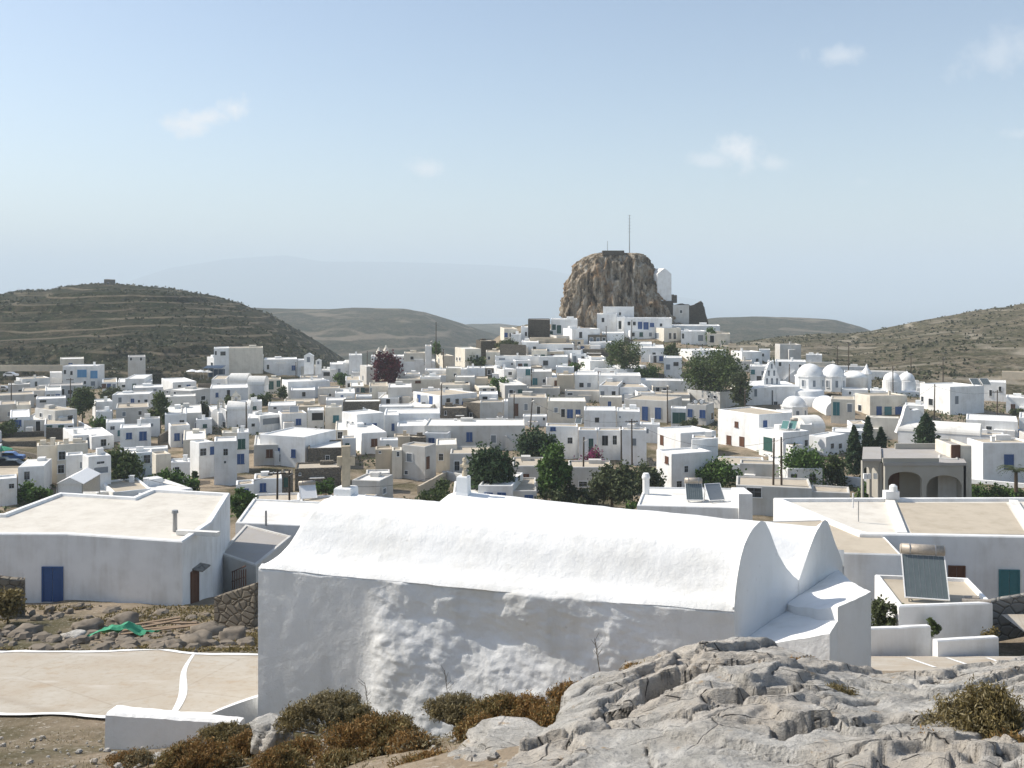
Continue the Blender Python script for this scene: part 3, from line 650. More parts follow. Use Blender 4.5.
H(357, 384, 414.5, 1.6, -15, 4, 'w', 'w', win='348,424.5,2,6.5,g,S;353,425,2,6.5,g,S;373.5,428,5.2,8.5,b;364,427,3.5,8,g', label='white house with one blue door in a shaded recess and bright left side')
H(260, 305, 437, 1.45, 31, 8, 'w', 'w', win='269,451,4,7.5,b;278,452,3.2,7.5,b;293.5,453.5,3.4,7.5,b;274,461.8,3,3,d', label='long bluish white house with three blue shuttered windows and bright white roof')
H(308, 343, 447.5, 1.0, 0, 8, 's', 'w', win='327.5,458,3.5,5,d', chim=False)
H(295, 341, 467, 0.95, 0, 6, 's', 't', chim=False, win='300,474,2,2,d')
H(254, 282, 478, 1.1, 0, 6, 'w', 't', win='263,487.5,5,7.5,b'); H(236, 254, 484, 1.0, 0, 5, 'w', 't', win='246.5,492,3.6,6,b'); H(281.5, 293, 473, 1.2, 0, 3, 's', 't', win='286,482,3,8,n')
H(254, 300, 500, 0.8, 0, 8, 'w', 't', win='268,505,3,3,d', chim=False); H(300, 333, 502, 0.8, 0, 7, 'w', 't', win='313,507,3,4,d', chim=False)
H(352, 380, 481, 1.0, 13, 7, 'g', 'w', win='384,491,3,5,g,S')
H(366, 390, 473, 0.8, 0, 4, 'g', 'w', chim=False)
H(375.5, 392, 449, 1.3, 0, 3, 't', 't', win='380,452,2,2,d'); H(392, 402, 450, 1.3, 0, 2, 'c', 't', win='398,454,2.3,4.5,d')
H(394, 410, 436, 1.0, 0, 2, 't', 't'); H(406, 426, 437, 0.9, 0, 2, 's', 't')
H(402, 425, 446.5, 1.5, 11, 3, 'g', 't', win='409.5,457.5,5.2,8,g;406.5,472.5,3,3.5,d;427.7,463,2.4,12,r,S', label='grey plastered house with one wide window and narrow brown side door')
H(436, 457, 444.5, 1.3, 0, 6, 'c', 'w', win='441,457,4.2,6.5,d')
H(384.5, 399, 415, 1.3, 0, 4, 'w', 'w', win='393,427,2.3,6.5,b'); H(399.5, 416, 417.5, 0.5, 0, 2, 'g', 'g', chim=False); H(397, 426, 425.5, 0.9, 0, 5, 'w', 'w', chim=False)
H(384, 440, 413, 1.2, 0, 5, 'w', 'w', chim=False)
H(424.5, 525, 425.5, 1.3, 0, 7, 'g', 'w', win='469.4,437,5,8.5,b;493.5,439,5,7.5,g', label='very long low grey house with white roof and two windows in village centre', chim=False)
H(450, 492, 453, 1.1, 0, 7, 'g', 't', win='457,466,5,9.5,d')
H(440, 477, 395.5, 1.25, -27, 5, 'w', 't', win='448,401.5,4,6.5,d;457,401.5,3.6,5.5,d;472,400,3.2,3.2,d;419,400.5,2.6,11,b,S;431,402,2.8,11,b,S', label='white house with two tall blue doors on its bright left side')
H(463, 480, 403, 1.05, 14, 3, 's', 't', win='471,415,2.4,4.5,d', chim=False); H(441, 467, 408, 0.8, 0, 3, 's', 't', chim=False, win='445.5,413,2,4,d')
H(388, 412, 387, 1.3, 0, 4, 'g', 'w', win='399,398.5,3.4,3,d', ); H(369, 388, 386, 1.1, 0, 4, 'c', 't', win='371,390,1.5,4,g')
H(420, 441, 377, 0.9, 0, 2, 'w', 'w'); H(443, 454, 356, 1.4, -7, 2, 'c', 't', win='439,361,1.5,5,g,S')
H(465, 481, 349, 1.9, -10, 2, 'c', 'w', win='471,359,2,4.5,d;457,359,1.4,3.2,d,S;460,359,1.4,3.2,d,S;477,357,2,4,d', label='tall cream two-storey house with lit left side near the village skyline')
H(425.5, 431.5, 346, 1.1, 0, 1.5, 'w', 't', D=282); H(404, 425, 353, 1.1, 0, 1.5, 'c', 't', win='412,358,3,3,d'); H(404, 435, 361.5, 0.8, 0, 2.5, 'w', 'w', win='410,361,4,2,d')
H(396, 420, 368, 0.8, 0, 2, 'g', 'w'); H(425, 455, 370, 0.9, 0, 2, 'w', 'w', win='431,373,3,2.5,g'); H(371, 404, 356, 1.1, 0, 1.5, 'w', 'w', win='376,361,3,3.5,d;392,361,3,3,g')
H(366.5, 375, 366.5, 1.7, -6.5, 2, 'g', 'w', win='363,378,1.5,5,g,S'); H(396, 440, 379, 0.9, 0, 3, 'c', 't', win='418,382,5,2,r')
H(467, 485, 368, 0.8, 0, 2, 'w', 'w'); H(461, 467, 369, 1.1, 0, 1.5, 'w', 'w'); H(468, 488, 378, 1.0, 0, 2, 't', 't'); H(479, 498, 394, 1.0, 0, 3, 'w', 'w', win='485,398,5,3,d')
H(481, 496, 341, 1.3, -5, 1.5, 'k', 't', D=285); H(440, 470, 385, 0.9, 0, 3, 'c', 't', win='447,388,2,2,d'); H(486, 500, 352, 1.0, 0, 2, 'c', 't', win='489,358,2,3,d')
H(528, 550, 319.5, 1.8, 0, 1, 'k', 'g', chim=False, label='tall dark stone block house left of the castle rock')
H(551, 577.5, 319, 1.7, 0, 1, 'w', 'w', win='554,328,3,6.5,n;559,329.5,3.6,8,n')
H(572, 600, 329, 1.6, -9, 1, 'w', 'w', win='580.6,335,3,6,d;594,339,2.2,5,d;597.6,339,2.2,5,d')
H(528, 574, 344, 1.05, 0, 2, 'w', 't', win='534,351,4,5.5,d;547,352,4.2,5.5,g;568,351.5,9,7,d'); H(530, 566, 338, 0.5, 0, 1, 't', 't', chim=False, D=287)
H(521, 528, 327, 1.3, 0, 1, 'w', 'w', win='526,334,2,4,d'); H(511, 521, 334, 1.0, 0, 1, 'w', 'w')
H(589, 612, 342, 0.9, 0, 1.5, 'w', 'w', chim=False); H(577, 612, 349, 0.7, 0, 1, 's', 't', chim=False)
H(495, 539, 356, 0.9, 0, 2, 'w', 'w', win='502,359,6,2,g'); H(539, 568, 356.5, 1.1, 0, 2, 'w', 'w', win='545.6,363,5,5,d')
H(590, 610, 361, 1.1, -16, 4, 'w', 'w', label='white block house with blank grey front left of the broad village tree'); H(495, 518, 361, 0.8, 0, 1.5, 'w', 'w', win='512,364,2,2,d')
H(504, 516, 369.5, 0.9, -13, 2, 'w', 'w', win='510,373.5,3.6,3.2,d'); H(516.5, 531, 368.5, 1.3, 0, 2, 'w', 'w', win='528,372,4,6,t')
H(532, 552, 371.5, 1.3, 0, 3, 'g', 'w', win='535,381.5,4.2,6,t;544,381,2.6,3.6,d'); H(557, 574, 375, 1.3, 0, 2, 't', 'w'); H(574.5, 598, 374.5, 1.3, 0, 3, 'w', 'w', win='581.5,385,4.2,4.5,d;589,385,3.6,4.2,g')
H(598.5, 641, 375.5, 1.3, 0, 3.5, 'w', 'w', win='623,386,3.6,5.5,r;605,384,4,3,d'); H(527, 560, 388, 0.6, 0, 2, 'g', 't', chim=False); H(565, 610, 391, 0.7, 0, 2, 'g', 't', chim=False, win='570,394,5,2,d')
H(480, 503.5, 402, 1.2, 0, 2, 'g', 't'); H(504, 508, 401, 1.2, 0, 2, 'w', 'w')
H(508, 547, 397.5, 1.4, 0, 4, 'g', 't', win='516,410,3.8,12,r;526,407,3.4,6.5,g;538.5,410.5,3.4,8,d'); H(523, 547, 416, 0.6, 0, 1.5, 'w', 'w', chim=False, win='544,419,2,3,d')
H(547.5, 586, 401, 1.35, 0, 4, 'c', 'w', win='556,410,3.4,4.4,g;563,413,3.8,8,d;570,414,5,8.5,b;578,414,4.2,8,b', label='cream house with a row of four dark and blue openings under pale roof')
H(584, 616, 410, 1.25, 0, 4, 'w', 'w', win='597,420,4.2,5,d'); H(616.5, 640, 411, 1.2, 0, 4, 'w', 'w', win='620,417,1.5,2,g')
H(546, 578, 426, 1.6, 0, 3, 'w', 't', win='553,428,4.4,5,b;570,440.5,4.8,6,d;554.5,438,3,8,g'); H(578.5, 597, 430, 1.6, 0, 3, 'w', 't', win='591,446,3.6,14,n')
H(597.5, 621, 430, 1.5, 0, 3, 'w', 't', win='605,440.5,6,10,d;614.8,440,4,9,d'); H(621.5, 646.5, 429.5, 1.7, 0, 2, 'w', 't', win='634,442,4.2,7,g')
H(624, 667, 401, 1.35, 15, 5, 'g', 't', win='645,414,5,14,b;658,413.5,5,11,b;633,407,4.5,2.5,d', label='grey house with two tall dark blue shuttered doors and pale flat roof')
H(687, 706, 405, 1.25, 8, 3, 'g', 't', win='690,413,3.8,7,b;702.5,414,4.8,7.2,b;712,416,3,7,d,S', label='grey house with two blue windows and round water tanks on its roof'); H(671, 686.5, 408, 1.2, 0, 2, 'w', 'w', win='679,418,12,10,n')
H(687, 720, 392.5, 1.1, 19, 3, 'g', 't', win='709,396.5,2.4,2.4,d;715,397,2.4,2.4,d'); H(640, 690, 394, 0.9, 0, 3, 'g', 't', chim=False)
H(680.5, 716, 433, 1.2, -23, 6, 'w', 'w', win='662,440.5,2.6,9.5,r,S', label='white house with brown door on its cream left side and bluish front'); H(692, 716, 437.5, 1.3, 0, 3, 'w', 't', chim=False)
H(671.5, 712, 454, 1.6, -15, 5, 'w', 'w', win='686,469,3.6,6.2,d;679,484,5,6,d;667,460,2.5,6,r,S', label='white house with tan flat roof and two small dark windows below trellis houses')
H(712, 765, 463.5, 0.6, 0, 8, 'w', 't', chim=False); H(740, 781, 463, 0.9, 0, 2, 'g', 't', chim=False)
H(759, 792, 415, 1.9, -41, 7, 'w', 't', win='736.6,424.5,2.8,5,r,S;729,440,3.8,8,r,S;742,442,4,9.5,r,S;765,424,3,6.2,b', label='large bright white house with three brown arched windows facing left', chim=False)
H(783, 809, 432.5, 1.35, -24, 5, 'w', 'w', win='768,444,7.5,12,n,S;806,443,3,6,d', label='white house with green shuttered window and green solar panels on roof', chim=False)
H(793, 804, 444, 0.75, -10, 2, 'w', 'w', win='788,449,2.2,4,d,S', chim=False)
H(826, 846, 437, 0.95, -18, 3, 'w', 'w', win='832,446,3,5,d;840,446,3,5,d', chim=False)
H(831, 855, 398.5, 1.5, 0, 3, 'c', 't', win='836.3,409,5.5,13,t;849.6,408,4.2,8,g', label='cream house with tall teal door below the church domes')
H(870, 907, 396, 1.25, -15, 3, 'c', 't', win='879,411,4.2,8.5,b;888,412.5,6,11,t;898.5,411,5.5,8,b;860,408,3,6,d,S', label='cream house with teal door between two blue windows right of the domes'); H(866, 899, 417, 1.2, 0, 2, 'c', 'w', chim=False)
H(950, 984, 387, 1.8, -30, 4, 'w', 'w', win='931,402,4,6.5,d,S;922.5,399,2,5,d,S;956.6,400,3.2,8,g', label='tall white blank-fronted block house with bright left wall right of domes'); H(984, 1006, 381.5, 1.5, 0, 2, 'w', 'w', win='990.6,393,2.3,6,d;1000,389,2.3,5,d;988.5,404,3.6,4.5,d')
H(1002, 1050, 371.5, 1.4, 0, 1, 't', 't', chim=False, label='windowless tan block house at the right edge under the slope'); H(1006, 1034, 397, 1.1, 0, 3, 'w', 'w', win='1013,407.5,3.2,6,r')
H(966, 1018, 419, 0.95, 0, 6, 'w', 'w', win='976.6,427.5,5.5,6,d;989,428,5,3.4,d'); H(968, 1004, 434, 0.9, 0, 4, 'w', 't', chim=False); H(1019, 1060, 417, 0.95, 0, 6, 'w', 'w')
H(983, 1034, 443, 1.75, -16, 5, 'w', 't', win='1008.8,462.5,7.5,15,b', label='white house with one tall blue shuttered door beside the arcaded grey house'); H(1036, 1080, 446, 1.5, 0, 6, 'w', 't')
H(868, 908, 371, 1.4, 0, 1, 'w', 't', win='876.5,383,2.4,3,d;882,384,4,4.5,n'); H(908, 960, 375, 0.8, 0, 1, 'c', 't', chim=False)
H(597, 617, 314, 1.5, 0, 1, 'w', 'w', win='603,320,2.6,4.2,d', D=306, chim=False); H(617, 624.5, 317, 1.4, 0, 1, 'w', 'w', win='620,325,2.8,8,d', D=303); H(603, 634, 306.5, 1.6, 0, 1, 'w', 'w', win='620,313.8,2,3,d', D=314)
H(624.5, 672, 318, 1.8, 0, 1, 'w', 'w', win='629,323.5,2.8,3.6,d;634.3,323.5,2.8,3.6,d;640,325.6,3.6,7,b;646,326,4.4,7,b;652,325,3.6,3.6,b;661,325,2.4,3,d;641.5,338.5,3.4,6,b', label='long white house with a row of blue windows under the castle rock')
H(664, 681, 328, 1.3, -13, 1, 'c', 'w', win='656.6,335.6,4.6,5.6,g,S;670,336,2.6,6,d;674.6,336,2.6,6,d', label='cream house with large round window under the castle rock'); H(681, 692, 331, 1.2, 0, 1, 'w', 'w', win='683,336,2,5,d')
H(692, 707, 331, 1.2, -5, 1, 'w', 'w', win='700.6,338,5,6,g'); H(672, 720, 325.5, 0.8, 0, 1.5, 'w', 'w', chim=False); H(707, 730, 333.5, 1.1, 0, 1, 'c', 't', win='712,339,4,7,d')
H(641, 664, 347.5, 1.2, 0, 3, 'w', 'w', win='654,354.5,3.3,4,d', chim=True); H(602, 624, 333, 1.0, 0, 1.5, 'w', 'w'); H(630, 652, 343.5, 0.8, 0, 2, 'w', 'w')
H(692, 726, 350.5, 1.0, -14, 2, 'w', 'w'); H(664, 682, 357.5, 1.6, 0, 2, 'w', 'w', win='668,367,4,5.2,g;676,364,5,4,d'); H(641, 705, 380, 1.0, 0, 2, 'w', 'w', chim=False)
H(742, 762, 352, 1.1, -11, 1.5, 'w', 'w', win='757,360,2.6,3,d;749,361,2,3,d'); H(721, 758, 346, 0.7, 0, 1, 't', 't', chim=False); H(759, 770, 349.5, 1.0, 0, 1, 'w', 't', win='763,355,2,3,d')
H(780, 801, 344.5, 1.1, -5, 1, 'g', 't', D=280); H(750, 768, 366, 1.4, 0, 2, 'w', 'w', win='759,378.5,4.5,5,d;753,372,3,4,t;763,373,3,4,g'); H(775, 806, 361, 1.5, 0, 2, 'w', 'w', win='780,364,2.6,4.2,d;800,366,2,3,d')
H(806, 822, 354.5, 1.2, 0, 1, 'w', 'w', chim=True); H(800, 835, 362, 1.0, 0, 1, 'c', 't'); H(830, 868, 366, 1.0, 0, 1, 'w', 't')
H(512, 545, 466, 1.1, 0, 9, 'g', 't', win='526,480,5,11,r;519,482,6,8,d', chim=False); H(568, 612, 467, 1.1, 0, 7, 'g', 't', chim=False, win='583,484,8,5,d')
H(811, 850, 491, 0.9, 0, 7, 'g', 't', chim=False)
H(736, 812, 485, 1.05, 0, 10, 'g', 't', win='754,492,14,10,d', label='long low shed with wide tan roof behind the cliff chapel', chim=False)
H(832, 851, 431, 0.9, 0, 4, 'w', 'w', win='838,437,3,3,d'); H(852, 868, 424, 0.9, -5, 4, 'w', 't', win='858,430,2.6,6,t'); H(905, 924, 405, 0.9, 0, 3, 'w', 'w', win='911,410,3,3,d'); H(800, 812, 424, 0.8, 0, 3, 'w', 'w'); H(928, 948, 428, 0.7, 0, 3, 'w', 't')
H(842, 868, 389, 0.8, 0, 2, 'w', 'w', win='850,393,2,3,d'); H(870, 886, 390, 0.7, 0, 2, 'w', 'w'); H(918, 934, 386, 0.7, 0, 2, 'w', 'w'); H(776, 792, 412, 0.6, 0, 3, 'w', 'w')
# tops farther back, small in the picture
for q in ((60, 84, 358.5, 322), (330, 345, 364, 0), (352, 372, 372, 0), (318, 340, 388, 0), (405, 420, 374, 0), (455, 475, 377, 0), (446, 462, 368, 0), (500, 528, 347, 0), (556, 574, 367, 0),
          (700, 722, 356, 0), (735, 752, 361, 0), (844, 866, 372, 0), (905, 925, 383, 0), (356, 372, 396, 0), (300, 318, 377, 0), (248, 262, 401, 0), (222, 246, 432, 0), (600, 622, 397, 0), (668, 690, 400, 0),
          (96, 112, 411, 0), (140, 160, 418, 0), (196, 212, 419, 0), (248, 262, 418, 0), (342, 356, 438, 0), (380, 398, 440, 0), (486, 508, 420, 0), (640, 660, 424, 0), (850, 868, 430, 0), (940, 966, 430, 0), (8, 30, 384, 0)):
    cw = random.choice('wwwwcg'); xm = lerp(q[0], q[1], random.uniform(.3, .7))
    H(q[0], q[1], q[2], random.uniform(0.85, 1.1), 0, 2, cw, random.choice('wwt'), win=f"{xm},{q[2]+7},{random.choice((2.5,3.2))},{random.choice((3,4.5))},{random.choice('ddgbn')}", D=q[3] or None)
# ------------------------------------------------------------------ foreground rock
CREST = [(430, 742), (500, 735), (540, 722), (565, 690), (590, 677), (625, 668), (655, 660), (680, 648), (705, 639), (740, 636), (775, 640), (800, 645), (830, 655), (850, 664), (880, 675), (920, 676), (960, 669), (1024, 658), (1150, 640), (1300, 640)]
def rock_z(x, Y):
    u = (x-CX)/F; X = u*Y
    Yc = table(x, [(430, 10.2), (540, 11.0), (565, 12.3), (620, 13.0), (740, 13.4), (850, 12.6), (900, 11.8), (1024, 12.6), (1300, 13)])
    zc = -(table(x, CREST)+5-HZ)/F*Yc
    z8 = table(x, [(430, -4.35), (560, -4.15), (700, -3.95), (1024, -3.72), (1300, -3.6)])
    if Y <= Yc:
        t = (Yc-Y)/(Yc-8.2); z = lerp(zc, z8, t) if t < 1 else lerp(z8, -1.9, min(1, (8.2-Y)/7.5))
        z += 0.10*math.sin(math.pi*min(1, t))
    else: z = zc-1.1*(Y-Yc)**1.25
    # strata: gentle rise then a sharp drop towards the camera
    q = Y*1.15-X*0.42+1.1*fbm(X, Y, 1.0, 0.45, 4)+0.14*fbm(X, Y, 2.0, 1.8, 4); f = q-math.floor(q)
    am = 0.15*max(0.0, 0.42+0.9*fbm(X, Y, 7.7, 0.4, 3)); z += am*((1-sstep(0.0, 0.10, f))*-0.0+sstep(0.0, 0.09, f)-f)
    q2 = (Y*0.5+X*0.9)*1.3+0.9*fbm(X, Y, 4.0, 0.7, 4); f2 = q2-math.floor(q2); a2 = 0.10*max(0.0, 0.2+fbm(X, Y, 3.3, 0.5, 3)); z += a2*(sstep(0, 0.07, f2)-f2)
    wx, wy = X*0.75+0.35*fbm(X, Y, 2, .9, 3), Y*1.15+0.35*fbm(X, Y, 5, .9, 3)-X*.25
    dd_, pp_ = mn.voronoi((wx, wy, 0.0)); hsh = math.sin(pp_[0].x*12.9+pp_[0].y*78.2)*43758.5; hsh -= math.floor(hsh)
    z += 0.10*(hsh-.5)+0.13*((wx-pp_[0].x)*(hsh-.4)+(wy-pp_[0].y)*(0.55-hsh))-0.07*max(0, 1-(dd_[1]-dd_[0])/.05)
    rm = mn.ridged_multi_fractal((X*0.9, Y*1.3, 0.4), 0.9, 2.1, 5, 1.0, 2.0); z += 0.025*(rm-1.1)
    z += 0.07*fbm(X, Y, 0.0, 0.6, 5)*min(1, abs(Y-Yc)/0.5+0.3)+0.020*fbm(X, Y, 6.0, 3.2, 5)+0.014*fbm(X, Y, 8.0, 9, 5)
    for (lx0, lx1, yl0, yl1, dep, wd) in ((640, 775, 11.15, 12.0, 0.46, 0.5), (770, 960, 9.05, 9.55, 0.48, 0.42), (590, 660, 10.3, 10.9, 0.40, 0.4), (700, 860, 10.15, 10.5, 0.30, 0.32)):
        if lx0 < x < lx1:
            yl = lerp(yl0, yl1, (x-lx0)/(lx1-lx0))+0.22*fbm(x*0.02, 1, lx0, 1.0, 4); e = math.sin(math.pi*(x-lx0)/(lx1-lx0))**0.6
            if Y < yl: z -= dep*e*max(0, 1-(yl-Y)/wd)**0.8
    return z
def rock_outcrop():
    xs = [455+i*2.6 for i in range(314)]; ys = [4.2+0.0*i for i in range(0)]; Y = 5.2
    while Y < 16.5: ys.append(Y); Y += 0.034 if 8 < Y < 13.6 else 0.12
    pts = []
    for x in xs:
        sh = 0.0
        xl = 0
        for Y in ys:
            z = rock_z(x, Y); X = (x-CX)/F*Y
            lim = table(Y, [(5, 640), (8.2, 520), (9.3, 500), (10.2, 540), (10.9, 580), (12, 566), (13, 590), (16, 620)])+22*fbm(X*1.3, Y*1.3, 5, 1.0, 4)
            d = (lim-x)/F*Y
            if d > 0: z -= min(1.8, d*1.9+0.15)
            pts.append((X, Y, z))
    mb = MB(); mb.grid(pts, len(xs), len(ys), flip=False)
    o = mb.build('rock_outcrop', 'limestone', None, True); center_mesh(o)
    tag(o, 'big pale grey limestone outcrop with dark cracks across the bottom right', 'rock')
rock_outcrop()
def boulder(loc, dims, label, seed, rz=0.0, mat='limestone', name='boulder', group=None, sub=4, flat=0.0):
    bm_ = __import__('bmesh').new(); __import__('bmesh').ops.create_icosphere(bm_, subdivisions=sub, radius=1.0)
    for v_ in bm_.verts:
        d = v_.co.normalized(); s1 = 0.55*mn.fractal(d*0.9+Vector((seed, 0, 0)), 1, 2, 3); c = mn.cell(d*1.5+Vector((seed*3, 1, 0)))*0.22
        s2 = 0.18*mn.fractal(d*3+Vector((0, seed, 0)), 1, 2, 5); r = 1+s1+c+s2
        p = d*r; p.x = max(-0.85, min(0.85, p.x)); p.z = max(-0.8, min(0.8, p.z)); v_.co = Vector((p.x*dims[0], p.y*dims[1], p.z*dims[2]))
    me = bpy.data.meshes.new(name); bm_.to_mesh(me); bm_.free(); me.materials.append(M[mat])
    for p in me.polygons: p.use_smooth = True
    o = bpy.data.objects.new(name, me); C.objects.link(o); o.location = loc; o.rotation_euler = (0, 0, rz)
    return tag(o, label, 'rock', group)
boulder(P(271, 738, 15.2)+Vector((0, 0, -.05)), (.36, .4, .36), 'pale rounded boulder at the foot of the chapel wall', 2.3, .4)
boulder(P(330, 752, 14.0)+Vector((0, 0, -.12)), (.75, .4, .2), 'flat grey rock slab between brown cushion bushes', 5.1, .2)
boulder(P(505, 752, 11.2)+Vector((0, 0, -.12)), (.75, .55, .34), 'pale slanted rock slab left of the main outcrop', 8.7, -.2)
boulder(P(160, 760, 18.2)+Vector((0, 0, -.1)), (.4, .35, .16), 'low pale stone lying on the dirt by the bench wall', 3.9, .8)
boulder(P(72, 766, 19.0)+Vector((0, 0, -.1)), (.35, .3, .12), 'small stone at the bottom left of the dirt', 6.2, .1)

# ------------------------------------------------------------------ chapel
A, B = Vector((-5.8, 22.9, -6.30)), Vector((4.4, 19.8, -6.30)); WD = Vector((0.6, 0.8, 0)); AX = B-A; AXn = AX.normalized(); NF = Vector((-AXn.y*-1, -AXn.x, 0)) if False else Vector((AX.y, -AX.x, 0)).normalized()
ch = empty('chapel', (0.5, 23.5, -10.2), 'large whitewashed double-vaulted chapel in the foreground', 'chapel')
def chapel():
    # front wall, hand-plastered over rubble: real relief
    nu, nv = 300, 110; pts = []
    def disp(s, h):                                       # s 0..1 along, h 0 base .. 1 eave; outward bulge
        L = s*10.66; Z = h*3.6
        d = 0.05*fbm(L, Z, 1.0, 0.55, 4)+0.018*fbm(L, Z, 2.0, 2.6, 5)
        rough = sstep(0.23, 0.30, s)*(1-0.75*sstep(0.78, 0.95, s)); smo = 0.25+0.75*rough
        d += rough*(0.055*fbm(L, Z*1.2, 4.0, 0.9, 4)+0.016*fbm(L+0.6*Z, Z*2.4, 6.0, 3.6, 5))
        bul = math.exp(-(abs(s-0.52)/0.25)**3); d += 0.80*bul*max(0, 0.80-h)**1.2
        bul2 = math.exp(-((s-0.33)/0.07)**2)*math.exp(-((h-0.62)/0.22)**2); d += 0.22*bul2*(1-h)
        d += 0.30*math.exp(-((s-0.30)/0.05)**2)*max(0, 0.2-h)*3.0
        d -= 0.10*math.exp(-((s-0.56)/0.10)**2)*math.exp(-((h-0.72)/0.12)**2)
        d += 0.10*(1-h)*0.6
        return d*smo+0.02
    for i in range(nu+1):
        s = i/nu
        for j in range(nv+1):
            h = j/nv; base = -10.1; top = A.z+0.03*fbm(s*10.66, 0, 3, 1.5, 4)
            p = A.lerp(B, s); z = lerp(base, top, h); d = disp(s, h)
            if j > nv-3: d -= 0.05*(j-nv+3)
            q = p+NF*d; pts.append((q.x, q.y, z))
    mb = MB(); mb.grid(pts, nu+1, nv+1)
    # left end wall and hidden back walls
    D0, D1 = 3.65, 6.5
    A2, B2 = A+WD*D1, B+WD*D1
    def wallq(p, q, z0=-10.1, z1=-6.3, off=0.0): mb.poly([(p.x, p.y, z0), (q.x, q.y, z0), (q.x, q.y, z1), (p.x, p.y, z1)])
    wallq(A2, A, z1=-6.4); wallq(B2, A2, z1=-6.5)
    mb.build('wall', 'whitewash_thick', ch, True)
    # roofs: two parallel barrel vaults
    def prof1(d):                                        # front vault, d = distance from the front eave
        return table(d, [(0, 0), (0.25, .10), (0.5, .22), (0.75, .46), (1.0, .78), (1.3, 1.06), (1.7, 1.24), (2.2, 1.31), (2.6, 1.22), (3.0, .92), (3.3, .5), (3.55, .08), (3.7, -.15)])
    def remap(d, pk, p0, lo, hi): return lo+(d-lo)*(p0-lo)/(pk-lo) if d < pk else p0+(d-pk)*(hi-p0)/(hi-pk)
    def prof2(d):
        return table(d, [(3.5, -.2), (3.75, .1), (4.0, .5), (4.4, .86), (4.8, 1.0), (5.2, 1.02), (5.6, .92), (6.0, .65), (6.3, .2), (6.5, -.2)])
    HUMP1 = [(0, .05), (0.05, .3), (0.15, .6), (0.3, .92), (0.5, 1.17), (0.75, 1.33), (1.05, 1.44), (1.35, 1.48), (1.55, 1.42), (1.75, 1.22), (2.0, .90), (2.3, .56), (2.7, .20), (3.1, -.06), (3.45, -.24), (3.8, -.34)]
    HUMP2 = [(3.4, -.28), (3.6, -.14), (3.8, .04), (4.05, .26), (4.35, .50), (4.65, .68), (4.95, .78), (5.15, .80), (5.35, .72), (5.6, .42), (5.9, .05), (6.2, -.25), (6.4, -.5), (6.6, -.6)]
    def vault(name, prof, d0, d1, s0, hip, s1=1.0, nu=90, nv=56):
        mb = MB(); pts = []
        for i in range(nu+1):
            s = lerp(s0, s1, i/nu)
            e = 1.0 if hip <= 0 else min(1, (s-s0)/hip)**0.55 if s > s0 else 0.0
            for j in range(nv+1):
                d = lerp(d0, d1, j/nv); p = A+AX*s+WD*d; k = prof(remap(d, lerp(2.2, 1.4, s**1.5), 2.2, 0, 3.7))*lerp(1.0, .93, s) if d1 < 4 else prof(remap(d, lerp(5.2, 4.95, s), 5.2, 3.5, 6.5))*lerp(.98, .62, s); kk = (lerp(-.15, 1.0, e)*k if k > 0 else k)
                hp = table(d, HUMP1 if d1 < 4 else HUMP2)-.07; k = lerp(k, min(k, hp), sstep(.86, .985, s)); kk = lerp(k, kk, 1) if s < .5 else k
                zz = A.z+(k if hip <= 0 else kk)+0.025*fbm(p.x, p.y, 1, 0.8, 4)+0.008*fbm(p.x, p.y, 4, 4, 4)-0.03*math.sin(s*3.1)
                if j == 0: zz -= 0.06; p = p+NF*0.02*(1+fbm(s*14, 0, 0, 1, 3))
                pts.append((p.x, p.y, zz))
        mb.grid(pts, nu+1, nv+1)
        return mb.build(name, 'whitewash_thick', ch, True)
    vault('vaulted_roof', prof1, 0.0, 3.7, 0.0, 0.02, 1.0); vault('vaulted_roof', prof2, 3.5, 6.5, 0.075, 0.05, 1.0)
    # gable parapets: the two curved humps at the right end
    def hump(prof, th=0.42):
        mb = MB(); fr = [B+WD*d+Vector((0, 0, z)) for d, z in prof]; ba = [p-AXn*th*(.08+.92*sstep(0, .7, (p-B).dot(WD)))-Vector((0, 0, min(.5, .45*max(0.0, p.z-B.z))))+WD*(.12 if p.z > B.z+.3 else 0) for p in fr]; n = len(fr)
        low = [Vector((p.x, p.y, -10.0)) for p in fr]; lb = [Vector((p.x, p.y, -8.0)) for p in ba]
        for i in range(n-1):
            mb.poly([low[i], low[i+1], fr[i+1], fr[i]]); mb.poly([lb[i+1], lb[i], ba[i], ba[i+1]]); mb.poly([fr[i], fr[i+1], ba[i+1], ba[i]])
        mb.poly([low[0], fr[0], ba[0], lb[0]]); mb.poly([low[-1], lb[-1], ba[-1], fr[-1]])
        o = mb.build('gable_parapet', 'whitewash_thick', ch); return o
    def dense(pr, seed):
        out = []
        for i in range(61):
            d = lerp(pr[0][0], pr[-1][0], i/60); out.append((d, table(d, pr)+0.02*fbm(d, seed, 0, 2.5, 3)))
        return out
    hump(dense([(0, .02), (0.05, .3), (0.15, .6), (0.3, .92), (0.5, 1.17), (0.75, 1.33), (1.05, 1.44), (1.35, 1.48), (1.55, 1.42), (1.75, 1.22), (2.0, .90), (2.3, .56), (2.7, .20), (3.1, -.06), (3.45, -.24)], 1))
    hump(dense([(3.4, -.28), (3.6, -.14), (3.8, .04), (4.05, .26), (4.35, .50), (4.65, .68), (4.95, .78), (5.15, .80), (5.35, .72), (5.6, .42), (5.9, .05), (6.2, -.25), (6.4, -.5)], 5))
